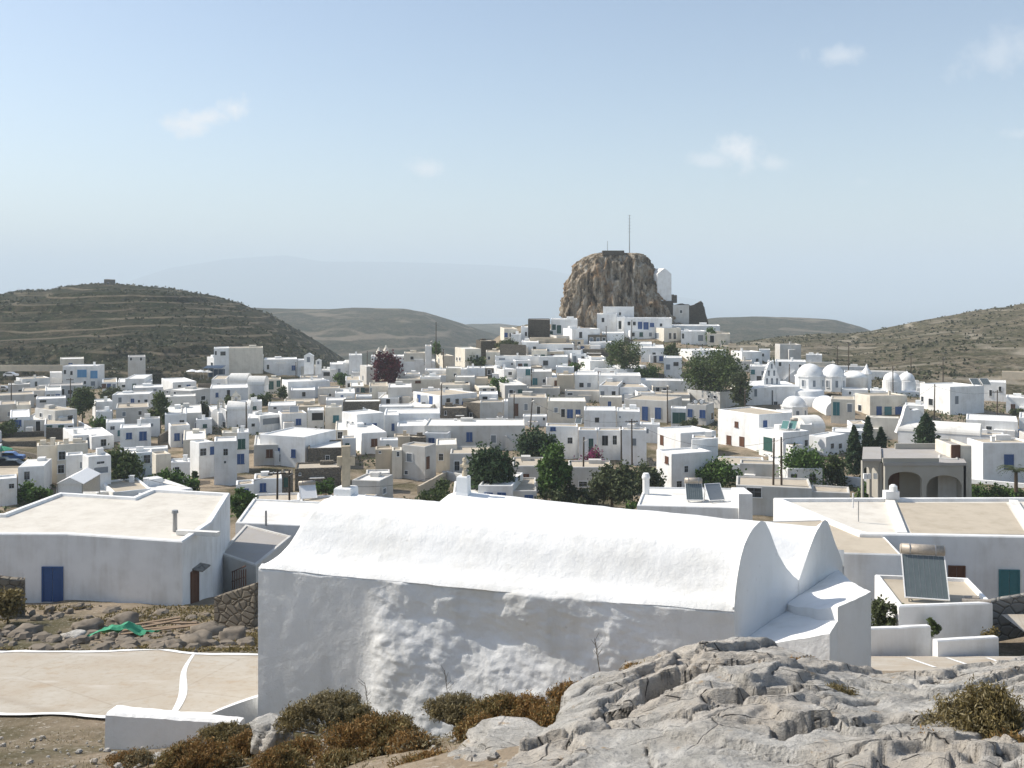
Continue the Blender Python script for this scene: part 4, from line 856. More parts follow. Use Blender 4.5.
    # low annexe against the gables
    def block(p, zi, zo, nm):
        p = [Vector((a_, b_, 0)) for a_, b_ in p]; n = 16; mb = MB(); pts = []
        for i in range(n+1):
            for j in range(n+1):
                a_ = p[0].lerp(p[1], i/n); b_ = p[3].lerp(p[2], i/n); q = a_.lerp(b_, j/n); e = min(1, min(i, n-i)/2.0+.2)*min(1, min(j, n-j)/2.0+.2)
                pts.append((q.x, q.y, lerp(zi, zo, (i/n)**1.4)-0.05*(1-e)+0.025*fbm(q.x, q.y, 2, 1.5, 4)))
        mb.grid(pts, n+1, n+1)
        ring = [pts[i*(n+1)] for i in range(n+1)]+[pts[n*(n+1)+j] for j in range(1, n+1)]+[pts[i*(n+1)+n] for i in range(n-1, -1, -1)]
        for a_, b_ in zip(ring, ring[1:]):
            mb.poly([(a_[0], a_[1], -10.0), (b_[0], b_[1], -10.0), b_, a_])
        mb.build(nm, 'whitewash_thick', ch, True)
    g0, g1, g2 = B+WD*0.12+AXn*.005, B+WD*2.75+AXn*.005, B+WD*6.1+AXn*.005
    block([(g0.x, g0.y), (6.05, 19.05), (6.42, 19.72), (g1.x, g1.y)], -7.0, -6.5, 'annexe'); block([(g1.x+.003, g1.y+.003), (6.423, 19.724), (7.45, 20.75), (g2.x, g2.y)], -6.85, -6.22, 'annexe')
chapel()
def pedestal(x, yb, yt, wpx, D, nm, cross):
    s = D/F; b = P(x, yb, D); h = (yb-yt)*s; mb = MB(); wv = wpx*s
    mb.lathe((b.x, b.y, b.z-.35), [(wv*.78, 0), (wv*.72, .30), (wv*.66, .38), (wv*.64, h+.35), (wv*.58, h+.38)], 4, a0=R(30)); mb.build(nm, 'whitewash_thick', ch)
pedestal(346, 497, 488, 20, 24.6, 'cross_base', 0); pedestal(463.5, 492, 477, 12.5, 26.4, 'cross_base', 0)
mb = MB(); s = 24.6/F; b = P(346.5, 489, 24.6)
mb.obox(b+Vector((-.10, -.08, 0)), (.20, .05, 0), (-.03, .15, 0), (0, 0, 43*s)); mb.obox(b+Vector((-.215, -.085, 23.5*s)), (.115, .028, 0), (-.03, .15, 0), (0, 0, 9*s)); mb.obox(b+Vector((.102, -.03, 23.5*s)), (.11, .028, 0), (-.03, .15, 0), (0, 0, 9*s))
mb.build('roof_cross', 'cross_stone', ch)
mb = MB(); s = 26.4/F; b = P(464.5, 478, 26.4)
mb.lathe(b, [(.075, 0), (.065, .16), (.045, .2), (.05, .26)], 10); mb.lathe(b+Vector((0, 0, .26)), [(.03, 0), (.075, .04), (.08, .09), (.05, .14), (.04, .17), (.06, .2), (.055, .25), (.02, .285)], 10)
mb.box(b+Vector((0, 0, .32)), (.24, .07, .07)); mb.build('roof_cross', 'cross_stone', ch)
# bench-like white wall beside the lane
mb = MB(); tl, tr_ = P(106, 715, 20.6), P(240, 724, 20.0)
d = (tr_-tl).normalized(); n = Vector((-d.y, d.x, 0)).normalized()
pts = []
for i in range(41):
    p = tl+(tr_-tl)*(i/40); wv = lerp(.42, .22, i/40)+.02*fbm(i*.3, 0, 0, 1, 3); jz = .02*fbm(i*.25, 3, 0, 1, 3)
    for a_, z in ((-.04-.04, -1.3), (-.02, 0), (.04, .045), (wv-.04, .05), (wv, -.02), (wv+.03, -1.3)):
        q = p+n*a_; pts.append((q.x, q.y, p.z+z+(jz if z > -1 else 0)))
mb.grid(pts, 41, 6, flip=True); mb.poly([pts[i] for i in range(6)][::-1]); mb.poly(pts[-6:])
o = mb.build('low_wall', 'whitewash_thick', None, False); center_mesh(o); tag(o, 'low thick whitewashed bench wall in front of the concrete lane', 'wall')
mb = MB(); pts = []
for i in range(25):
    t = i/24; x = lerp(204, 262, t); y = lerp(719, 696, t**0.8); p = P(x, y, lerp(22.4, 23.2, t)); 
    for a_, z in ((-.05, -.5), (-.03, .02), (.12, .03), (.14, -.5)): pts.append((p.x+a_*.35, p.y+a_*1.2, p.z+z))
mb.grid(pts, 25, 4, flip=True); o = mb.build('kerb', 'whitewash_thick'); center_mesh(o); tag(o, 'narrow curved white kerb running to the chapel corner', 'kerb')

# ------------------------------------------------------------------ big white house at the left
lh = empty('house', (-30, 62, -18), 'big white flat-roofed house at the left with a blue door', 'house')
pts = [(-46, 57.5), (-25.4, 57.2), (-18.3, 55.5), (-18.06, 60.2), (-19.4, 68.8), (-25.3, 70.3), (-25.6, 67.6), (-31.2, 69.0), (-31.8, 62.5), (-46, 62.5)]
flat_building(lh, pts, -21, -13.95, 'plaster_white', 'roof_cream', par=.18, th=.4)
def on(pa, pb, x):                                       # point on wall pa-pb seen in column x
    u = (x-CX)/F; d = Vector((pb[0]-pa[0], pb[1]-pa[1])); t = (u*pa[1]-pa[0])/(d.x-u*d.y); return Vector((pa[0]+d.x*t, pa[1]+d.y*t)), d.normalized()
def wall_open(root, pa, pb, x, y0, y1, wm, col, **k):
    p, d = on(pa, pb, x); D = p.y; zb = -(y1-HZ)/F*D; h = (y1-y0)/F*D; n = Vector((d.y, -d.x))
    return opening(root, (p.x, p.y, zb), (d.x, d.y, 0), (n.x, n.y, 0), wm, h, col, **k)
wall_open(lh, pts[0], pts[1], 52.8, 568, 601.5, 1.05, 'b', door=True)
wall_open(lh, pts[2], pts[3], 194, 571, 605, 1.0, 'r', door=True)
mb = MB(); p, d = on(pts[2], pts[3], 196); n = Vector((d.y, -d.x)); z = -(567-HZ)/F*p.y
mb.obox((p.x-d.x*.6, p.y-d.y*.6, z), (d.x*1.3, d.y*1.3, 0), (n.x*.6, n.y*.6, -.12), (0, 0, .07)); mb.build('canopy', 'stone_grey', lh)
mb = MB(); q = P(175, 519, 58.5); q.z = -14.1; mb.tube(q, q+Vector((0, 0, 1.05)), .14, .12, 10); mb.tube(q+Vector((0, 0, 1.05)), q+Vector((0, 0, 1.22)), .2, .17, 10); mb.build('flue', 'metal_grey', lh)
mb = MB(); q = P(176, 523, 57.6); q.z = -14.1; mb.obox(q, (2.5, -.5, 0), (.1, .35, 0), (0, 0, .25)); mb.build('roof_kerb', 'roof_white', lh)
# small white house behind it
sh = empty('house', (-19, 80, -20), 'small white house with flat cream roof squeezed between the big house and chapel', 'house')
flat_building(sh, [(-20.6, 74.5), (-12.3, 73.0), (-12.0, 81), (-21.5, 83)], -24, -17.3, 'plaster_white', 'roof_white', par=.12)
wall_open(sh, (-20.6, 74.5), (-12.3, 73.0), 272.5, 536, 541.5, .45, 'd')
mb = MB(); q = P(266, 519, 73.4); mb.tube((q.x, q.y, -17.3), (q.x, q.y, -16.2), .08, .08, 8); mb.build('flue', 'metal_grey', sh)
t_ = empty('terrace_building', (-17.5, 68, -20.5), 'low grey terrace with flat cement roof behind the big left house', 'building')
flat_building(t_, [(-19.2, 65.5), (-16.0, 62.5), (-15.4, 70), (-19.6, 73.5)], -23, -17.2, 'plaster_grey', 'roof_grey', par=.08)
mb = MB(); q = P(243, 590, 61); 
for k in range(7): mb.obox(P(232+k*2.2, 590, 63-k*.9), (.05, 0, 0), (0, .05, 0), (0, 0, 1.2))
a_, b_ = P(232, 572, 63), P(245.5, 566, 57.4); mb.tube(a_, b_, .04, .04, 6); mb.tube(a_-Vector((0, 0, .6)), b_-Vector((0, 0, .6)), .03, .03, 6)
o = mb.build('railing', 'paint_brown'); center_mesh(o); tag(o, 'rusty stair railing beside the big left house', 'railing')
# ------------------------------------------------------------------ houses at the right
rh_ = empty('house', (26, 61, -17.5), 'wide white house at the right with blue shutters and dark red door', 'house')
rp = [(19.6, 56.4), (36, 55.2), (43, 66.5), (17.3, 66.2)]
flat_building(rh_, rp, -21.5, -13.75, 'plaster_white', 'roof_cream', par=.2, th=.45)
wall_open(rh_, rp[0], rp[1], 1009, 571, 598.5, .95, 't'); wall_open(rh_, rp[0], rp[1], 956.5, 567, 592, .75, 'r', door=True)
mb = MB()
mb.obox((21.9, 56.9, -13.96), (2.6, 8.7, 0), (.55, -.12, 0), (0, 0, .2)); mb.build('roof_kerb', 'roof_white', rh_); mb = MB(); mb.obox((29.5, 57.2, -13.96), (3.2, 8.6, 0), (.5, -.15, 0), (0, 0, .18)); mb.build('roof_kerb', 'roof_white', rh_)
mb = MB(); mb.poly([(22.9, 57.3, -13.93), (29.3, 57.0, -13.93), (32.3, 65.4, -13.93), (25.2, 65.5, -13.93)]); mb.build('roof_patch', 'roof_tan', rh_)
mb = MB(); q = P(891, 500, 66); mb.box((q.x, q.y, -13.5), (.9, .6, .5)); mb.lathe((q.x+.15, q.y, -13.25), [(.28, 0), (.26, .3), (.12, .42)], 10); mb.build('chimney', 'plaster_white', rh_)
lb = empty('house', (18, 56, -17), 'low white annexe with beige roof right of the chapel gables', 'house')
flat_building(lb, [(12.6, 53.4), (20.5, 52.6), (21.0, 56.2), (18.9, 60.5), (14, 60)], -21, -13.9, 'plaster_white', 'roof_tan', par=.05, th=.12)
cs = empty('outbuilding', (20, 47.5, -16.3), 'low white outbuilding with beige roof carrying a solar water heater', 'outbuilding')
op = [(17.75, 45.9), (22.3, 46.4), (23.0, 50.4), (18.5, 51.0)]
flat_building(cs, op, -18.5, -14.5, 'plaster_white', 'roof_tan', par=.16, th=.25)
# solar water heater
def solar_heater(c, yaw, pw, ph, tilt, label, mat='solar_glass', tank=True, sc_=1.0):
    r_ = empty('solar_water_heater', c, label, 'solar heater', 'solar water heaters on roofs')
    ex = Vector((math.cos(yaw), math.sin(yaw), 0)); ey = Vector((-math.sin(yaw), math.cos(yaw), 0)); c = Vector(c)
    up = ey*math.cos(tilt)+Vector((0, 0, 1))*math.sin(tilt); nn = ex.cross(up)
    o = c+Vector((0, 0, .18)); mb = MB()
    mb.obox(o-ex*pw/2+nn*.0, ex*pw, nn*.07, up*ph); mb.build('collector', mat, r_)
    mb = MB(); f = .045
    for a_, w_, l_ in ((-pw/2-f, f, ph+2*f), (pw/2, f, ph+2*f)): mb.obox(o+ex*a_-up*f-nn*.02, ex*w_, nn*.115, up*l_)
    mb.obox(o-ex*pw/2-up*f-nn*.02, ex*pw, nn*.115, up*f); mb.obox(o-ex*pw/2+up*ph-nn*.02, ex*pw, nn*.115, up*f); mb.build('frame', 'paint_white', r_)
    if mat == 'solar_glass':
        mb = MB()
        for k in range(1, 8): mb.obox(o+ex*(-pw/2+pw*k/8-.006)+nn*.071, ex*.012, nn*.006, up*ph)
        mb.build('absorber_tube', 'metal_grey', r_)
    top = o+up*ph; mb = MB(); st = .03
    for s_ in (-1, 1):
        q = top+ex*s_*pw*.42-nn*.05; ft = Vector((q.x, q.y, c.z))+ey*.25; mb.tube(q, ft, st, st, 6); mb.tube(o+ex*s_*pw*.42, ft, st, st, 6); mb.tube(o+ex*s_*pw*.42, Vector((o.x, o.y, c.z))+ex*s_*pw*.42, st, st, 6)
    mb.build('stand', 'metal_grey', r_)
    if tank:
        mb = MB(); tc_ = top+ey*.12+Vector((0, 0, .26)); L = pw*1.02; mb.tube(tc_-ex*L/2, tc_+ex*L/2, .27, .27, 18); mb.tube(tc_-ex*(L/2+.05), tc_-ex*L/2, .2, .27, 18); mb.tube(tc_+ex*L/2, tc_+ex*(L/2+.05), .27, .2, 18)
        t0 = mb.build('tank', 'rust_metal', r_, True)
        for s_ in (-.3, .3): mb = MB(); mb.tube(tc_+ex*(s_*L-.03), tc_+ex*(s_*L+.03), .282, .282, 18); mb.build('strap', 'metal_grey', t0)
    return r_
q = P(927, 600, 46.9); solar_heater((q.x, q.y, -14.66), R(-14), 1.88, 2.12, R(52), 'large solar water heater with rusty tank on the low outbuilding roof')
mb = MB(); q = P(962, 600, 46.8); mb.tube((q.x, q.y, -14.55), (q.x+1.2, q.y-.3, -14.5), .11, .11, 10); mb.tube((q.x+.3, q.y+.4, -14.55), (q.x+.9, q.y+.2, -14.5), .13, .13, 10)
o = mb.build('pipe', 'rust_metal'); center_mesh(o); tag(o, 'rusty pipe lying on the outbuilding roof beside the solar heater', 'pipe')
def gwall(name, pa, pb, th, h, mat, label, z=None, cat='wall', seed=0):
    pa, pb = Vector(pa), Vector(pb); n_ = max(6, int((pb-pa).length/0.5)); d = (pb-pa).normalized(); nn = Vector((-d.y, d.x)); mb = MB(); pts = []
    for i in range(n_+1):
        p = pa.lerp(pb, i/n_); g = Tn(p.x, p.y) if z is None else lerp(z[0], z[1], i/n_); t = h+.05*h*fbm(p.x, p.y, seed, .9, 3)
        for a_, zz in ((0, -1.2), (.02, t-.05), (.06, t), (th-.06, t), (th-.02, t-.05), (th, -1.2)): pts.append((p.x+nn.x*a_, p.y+nn.y*a_, g+zz))
    mb.grid(pts, n_+1, 6, flip=True); mb.poly(pts[:6][::-1]); mb.poly(pts[-6:]); o = mb.build(name, mat); center_mesh(o); return tag(o, label, cat)
def gw(x0, y0, x1, y1, D0, D1, hpx, mat, label, th=.35, name='garden_wall'):
    """wall seen between two picture points of its top, at given distances"""
    a_, b_ = P(x0, y0, D0), P(x1, y1, D1); h = hpx/F*(D0+D1)/2
    return gwall(name, (a_.x, a_.y), (b_.x, b_.y), th, h, mat, label, (a_.z-h, b_.z-h))
gw(869, 629, 931, 626, 43.5, 44.2, 22, 'plaster_white', 'low white wall left of the solar heater outbuilding')
gw(938, 641, 999, 637, 43.0, 44.0, 14, 'plaster_white', 'short white wall in front of the solar heater outbuilding')
gw(986, 602, 1040, 592, 50, 50.5, 18, 'stone_grey', 'rough dry stone wall at the right edge beside the wide house')
mb = MB(); pts = []
for i in range(31):
    for k in range(7):
        X = lerp(9, 26, i/30); Y = lerp(36, 43.2, k/6); pts.append((X, Y, lerp(-13.9, -15.85, k/6)+.03))
mb.grid(pts, 31, 7, flip=True); tag(mb.build('path', 'path_concrete', None, True), 'stepped lane between the chapel and the solar heater outbuilding', None, None, 'structure')
mb = MB()
for x in (905, 945, 985):
    a_, b_ = P(x, 652, 42.4), P(x+28, 671, 38.6); a_.z += .0; 
    for k in range(8):
        p = a_.lerp(b_, k/8); q = a_.lerp(b_, (k+1)/8); zf = lambda v_: lerp(-13.9, -15.85, (v_.y-36)/7.2)+.05
        mb.poly([(p.x, p.y, zf(p)), (q.x, q.y, zf(q)), (q.x+.16, q.y, zf(q)), (p.x+.16, p.y, zf(p))])
tag(mb.build('path_edging', 'whitewash_thick'), 'white joints of the stepped lane', None, None, 'structure')
mb = MB(); mb.grid([(lerp(24.2, 32, i/8), lerp(45.5, 49.5, k/5), lerp(-16.6, -16.4, k/5)+.35) for i in range(9) for k in range(6)], 9, 6, flip=True); tag(mb.build('pavement', 'path_concrete'), 'paved yard in front of the wide right house', None, None, 'structure')

# ------------------------------------------------------------------ rubble, debris, dry stone walls at the left
def rubble():
    V = []; F_ = []; MI = []
    mb = MB()
    for i in range(2400):
        X = random.uniform(-30, -4.5); Y = random.uniform(31.2, 54)
        dens = 0.35+0.6*fbm(X, Y, 11, .18, 3)+(0.5 if X > -16 and 34 < Y < 46 else 0)
        if random.random() > dens: continue
        r_ = random.choice((.06, .08, .10, .12, .16, .2, .26, .36)); z = Tn(X, Y)
        k = len(mb.v); c = Vector((X, Y, z+r_*.25)); nv = 6
        ax = [random.uniform(.7, 1.3)*r_ for _ in range(3)]; rot = random.uniform(0, 6)
        for zz, rr in ((-.6, .8), (.1, 1.0), (.62, .6)):
            for q in range(nv):
                t = rot+2*math.pi*q/nv; j = random.uniform(.75, 1.2); mb.v.append((c.x+ax[0]*rr*j*math.cos(t), c.y+ax[1]*rr*j*math.sin(t), c.z+ax[2]*zz*.7))
        for a_ in range(2):
            for q in range(nv): p = (q+1) % nv; mb.face([k+a_*nv+q, k+a_*nv+p, k+(a_+1)*nv+p, k+(a_+1)*nv+q])
        mb.face([k+2*nv+q for q in range(nv)])
    o = mb.build('rubble', 'rubble_stone'); center_mesh(o); tag(o, 'loose stones and rubble strewn between the lane and big left house', None, None, 'stuff')
    mb = MB()
    for i in range(2200):
        X = random.uniform(-16, 0); Y = random.uniform(8.5, 22.4); x = PX((X, Y, 0))[0]
        if x > 590 or random.random() > .5+.5*fbm(X, Y, 4, .6, 3): continue
        r_ = random.choice((.012, .018, .025, .035, .05, .08)); c = Vector((X, Y, Tn(X, Y)+r_*.2)); k = len(mb.v); rot = random.uniform(0, 6)
        for zz, rr in ((-.5, .8), (.15, 1.0), (.6, .55)):
            for q in range(5):
                t = rot+2*math.pi*q/5; j = random.uniform(.75, 1.2)*r_*rr; mb.v.append((c.x+j*math.cos(t), c.y+j*math.sin(t), c.z+r_*zz*.8))
        for a_ in range(2):
            for q in range(5): p = (q+1) % 5; mb.face([k+a_*5+q, k+a_*5+p, k+(a_+1)*5+p, k+(a_+1)*5+q])
        mb.face([k+10+q for q in range(5)])
    o = mb.build('gravel', 'limestone'); center_mesh(o); tag(o, 'small stones on the dirt in front of the lane', None, None, 'stuff')
rubble()
for i, (x, y, D, dm, lb_) in enumerate(((122, 603, 47, (.8, .6, .55), 'dark rounded boulder against the big left house wall'), (88, 608, 46, (.8, .5, .4), 'grey boulder beside the blue door rubble'), (30, 607, 45, (.6, .5, .35), 'pale stone below the blue door'),
    (197, 632, 37, (.75, .5, .4), 'jagged grey rock at the lane edge right of the green tarp'), (171, 636, 36, (.5, .4, .3), 'flat grey rock at the lane edge below the planks'), (232, 627, 40, (.6, .5, .45), 'heap of dark rocks beside the chapel corner'), (208, 618, 43, (.7, .5, .5), 'brown rock on the rubble slope'),
    (60, 640, 35, (.5, .4, .2), 'low brown stone on the dry slope'), (72, 618, 41, (.55, .45, .3), 'white lime-washed stone pair on the slope'))):
    b = P(x, y, D); b.z = Tn(b.x, b.y)+dm[2]*.35; boulder(b, dm, lb_, 1.7+i*2.13, i*.7, 'rubble_stone' if i != 8 else 'limestone', sub=3)
gw(-40, 572, 24, 581, 50, 51, 28, 'stone_wall', 'dry stone wall at the left edge beside the blue door', .6, 'stone_wall')
gw(214, 597, 254, 584, 47, 46, 18, 'stone_wall', 'dry stone retaining wall between the big left house and chapel', .5, 'stone_wall')
mb = MB(); c = P(124, 621, 42); pts = []
for i in range(13):
    for j in range(9):
        a_ = (i/12-.5)*2.4; b_ = (j/8-.5)*1.3; z = .35*math.exp(-(a_*a_*.9+b_*b_*1.6))+.12*fbm(a_*2, b_*2, 0, 1, 3); X, Y = c.x+a_*.9+b_*.2, c.y+b_+a_*.35; pts.append((X, Y, Tn(X, Y)+.12+z*1.6))
mb.grid(pts, 13, 9, flip=True); o = mb.build('tarp', 'fabric_green'); center_mesh(o); tag(o, 'crumpled green tarpaulin lying on the rubble slope', 'tarp')
for i, (x, y, ln, rz) in enumerate(((160, 617, 3.2, .25), (166, 613, 2.8, .12), (152, 622, 2.4, .5), (172, 619, 2.2, -.1), (158, 611, 1.9, .4))):
    b = P(x, y, 43+i*.3); b.z = Tn(b.x, b.y)+.28+.08*i; mb = MB(); d = Vector((math.cos(rz), math.sin(rz), .04)); mb.obox(b-d*ln/2, d*ln, (-d.y*.18, d.x*.18, 0), (0, 0, .05)); o = mb.build('plank', 'wood_plank'); center_mesh(o); tag(o, 'weathered plank in the pile right of the green tarp', 'plank', 'planks piled by the tarp')
# ------------------------------------------------------------------ castle rock
def castle():
    D = 334; s = D/F; zb = -(331-HZ)*s
    L = [(331, 568), (320, 567), (305, 566), (298, 567), (285, 571), (275, 573), (268, 576), (262, 580), (257, 586), (253.5, 595)]
    Rr = [(331, 694), (322, 682), (315, 675), (305, 668), (295, 661), (283, 656), (275, 652), (268, 650), (260, 647), (256, 643), (253.5, 637)]
    mb = MB(); pts = []; nz, na = 90, 300
    for i in range(nz+1):
        y = lerp(336, 253.5, i/nz); xl = table(-y, [(-a, b) for a, b in L][::1]); xr = table(-y, [(-a, b) for a, b in Rr])
        cx = (xl+xr)/2; hw = (xr-xl)/2*s; z = -(y-HZ)*s; c = (cx-CX)*s
        for k in range(na):
            t = 2*math.pi*k/na; ct, st = math.cos(t), math.sin(t); e = 0.72
            dx = math.copysign(abs(ct)**e, ct)*hw; dy = math.copysign(abs(st)**e, st)*hw*0.85
            X, Y = c+dx, D+dy
            col_ = mn.ridged_multi_fractal((X*.46, Y*.46, z*.022), 0.9, 2.2, 5, 1.0, 2.0)-1.1; f_ = fbm(X, Y, z, .16, 5)
            r_ = 1.035+ (0.13*col_+0.10*f_)*min(1, hw/12)
            # two hollows in the face
            for hx, hy, hr in ((588, 305, 9), (607, 300, 7), (625, 300, 6)):
                if dy < 0: q = ((PX((X, Y, z))[0]-hx)/hr)**2+((y-hy)/(hr*1.5))**2; r_ -= 0.10*math.exp(-q)
            X, Y = c+dx*r_, D+dy*r_
            pts.append((X, Y, z+.5*fbm(X, Y, z+40, .35, 4)*(i < nz)))
    mb.v = pts
    for i in range(nz):
        for k in range(na): j = (k+1) % na; mb.face([i*na+k, i*na+j, (i+1)*na+j, (i+1)*na+k])
    mb.face([nz*na+k for k in range(na)])
    o = mb.build('castle_rock', 'castle_cliff', None, True); center_mesh(o); tag(o, 'steep brown castle rock towering over the village', 'rock')
    def gwp(x0, x1, yt, yb, DD, mat, nm, lab, dpx=14, cat='wall', seed=0):
        q = empty(nm, P((x0+x1)/2, yb, DD+2), lab, cat); k = DD/F; n_ = 9; mb = MB(); top = []
        for i in range(n_+1):
            x = lerp(x0, x1, i/n_); top.append(-(yt-HZ)*k+(.35*fbm(i, seed, 0, .7, 3)))
        fr = [((lerp(x0, x1, i/n_)-CX)*k, DD) for i in range(n_+1)]; bk = [((lerp(x1, x0, i/n_)-CX)*k, DD+dpx*k) for i in range(n_+1)]
        mb.prism(fr+bk, -(yb-HZ)*k, top+top[::-1]); mb.build('wall', mat, q); return q
    q = gwp(599, 624.5, 252.3, 258, 331, 'stone_wall', 'ruin', 'ruined stone wall crowning the castle rock', 40, 'ruin', 3)
    mb = MB(); k = 327/F; mb.box(((613-CX)*k, 327, -(253-HZ)*k), (7, 3, 1.5)); mb.build('buttress', 'stone_dark', q)
    # mast
    q = empty('mast', P(629.5, 254, 334), 'thin radio mast standing on the castle rock', 'mast'); b, t = P(629.5, 256, 334), P(629.5, 215, 334); mb = MB(); mb.tube(b, t, .17, .10, 6)
    mb.build('pole', 'metal_grey', q); mb = MB()
    for i in range(6): z = lerp(t.z-.2, b.z+7, i/6); mb.tube((b.x-.55, b.y, z), (b.x+.55, b.y, z), .05, .05, 4)
    mb.build('aerial', 'metal_grey', q)
    q = empty('mast', P(607.5, 252, 332), 'short aerial pole on the ruined castle wall', 'mast'); mb = MB(); mb.tube(P(607.5, 253, 332), P(607.5, 241, 332), .09, .07, 6); mb.build('pole', 'metal_grey', q)
    # chapel on the shoulder of the rock
    q = empty('chapel', P(664, 303, 323), 'white chapel with rounded gable clinging to the castle rock', 'chapel'); k = 323/F
    x0, x1 = (657.5-CX)*k, (671.5-CX)*k; mb = MB(); prof = [(0, 274), (.12, 272.5), (.28, 270.5), (.5, 268.3), (.72, 270.5), (.88, 272.5), (1, 274)]
    fr = [(lerp(x0, x1, a_), 323, -(y-HZ)*k) for a_, y in prof]; bk = [(x-2.3, 330, z) for x, y, z in fr]; zb = -(301-HZ)*k
    mb.poly([(x0, 323, zb), (x1, 323, zb)]+fr[::-1]); mb.poly([(x0-2.3, 330, zb), (x0, 323, zb), fr[0], bk[0]]); mb.poly([(x1, 323, zb), (x1-2.3, 330, zb), bk[-1], fr[-1]]); mb.poly([(x1-2.3, 330, zb), (x0-2.3, 330, zb)]+bk)
    mb.build('wall', 'plaster_white', q); mb = MB()
    for i in range(len(fr)-1): mb.poly([fr[i], fr[i+1], bk[i+1], bk[i]])
    mb.build('vaulted_roof', 'roof_white', q)
    mb = MB(); mb.obox((x0-.3, 322.6, zb-7), (x1-x0+.8, 0, 0), (0, 7, 0), (0, 0, 7)); mb.build('footing', 'stone_dark', q)
    # ruins at the right shoulder
    gwp(671, 677, 295, 303, 326, 'stone_wall', 'ruin', 'broken stone stub above the ruins right of the castle chapel', 6, 'ruin', 8)
    h = empty('house', P(681, 321, 322), 'tiny whitewashed hut among the ruins right of castle rock', 'hut'); k = 322/F
    flat_building(h, [((673-CX)*k, 322), ((689-CX)*k, 322), ((690-CX)*k, 327), ((674-CX)*k, 327)], -(324-HZ)*k, -(305-HZ)*k, 'plaster_grey', 'roof_grey'); opening(h, ((681-CX)*k, 321.9, -(313-HZ)*k), (1, 0, 0), (0, -1, 0), .7, .9, 'd')
    q = empty('ruin', P(698, 324, 324), 'jagged dark ruined wall at the right shoulder of castle rock', 'ruin'); mb = MB(); k = 324/F
    prof = [(668, 309), (674, 305), (680, 303.5), (688, 304.5), (692, 305.5), (696, 304), (699, 302.5), (701.5, 300.5), (703.5, 303), (705, 310), (707, 317), (709, 325)]
    pp = []
    for (xa, ya), (xb, yb_) in zip(prof, prof[1:]):
        for i in range(3): pp.append((lerp(xa, xb, i/3)+random.uniform(-.3, .3), lerp(ya, yb_, i/3)+random.uniform(-.5, .5)))
    pp.append((709.5, 326)); fr = [((x-CX)*k, 324.5, -(y-HZ)*k) for x, y in pp]; bk = [(x, 328.5+random.random(), z-.4) for x, y, z in fr]; lo = -(330-HZ)*k
    for i in range(len(fr)-1):
        mb.poly([(fr[i][0], 323.5, lo), (fr[i+1][0], 323.5, lo), fr[i+1], fr[i]]); mb.poly([fr[i], fr[i+1], bk[i+1], bk[i]]); mb.poly([(bk[i+1][0], 329, lo), (bk[i][0], 329, lo), bk[i], bk[i+1]])
    mb.build('wall', 'stone_dark', q)
castle()
# ruined mill on the left hill
D = 600; q = empty('ruined_mill', P(107.5, 286, D), 'small ruined stone mill on top of the left hill', 'ruin'); k = D/F
mb = MB(); mb.prism([((104-CX)*k, D), ((111.5-CX)*k, D), ((112-CX)*k, D+5), ((104-CX)*k, D+5)], -(288-HZ)*k, [-(279.3-HZ)*k, -(279.8-HZ)*k, -(279.5-HZ)*k, -(279-HZ)*k]); mb.build('wall', 'stone_wall', q)
opening(q, ((108-CX)*k, D-.02, -(285.5-HZ)*k), (1, 0, 0), (0, -1, 0), 1.0, 1.8, 'd', True)

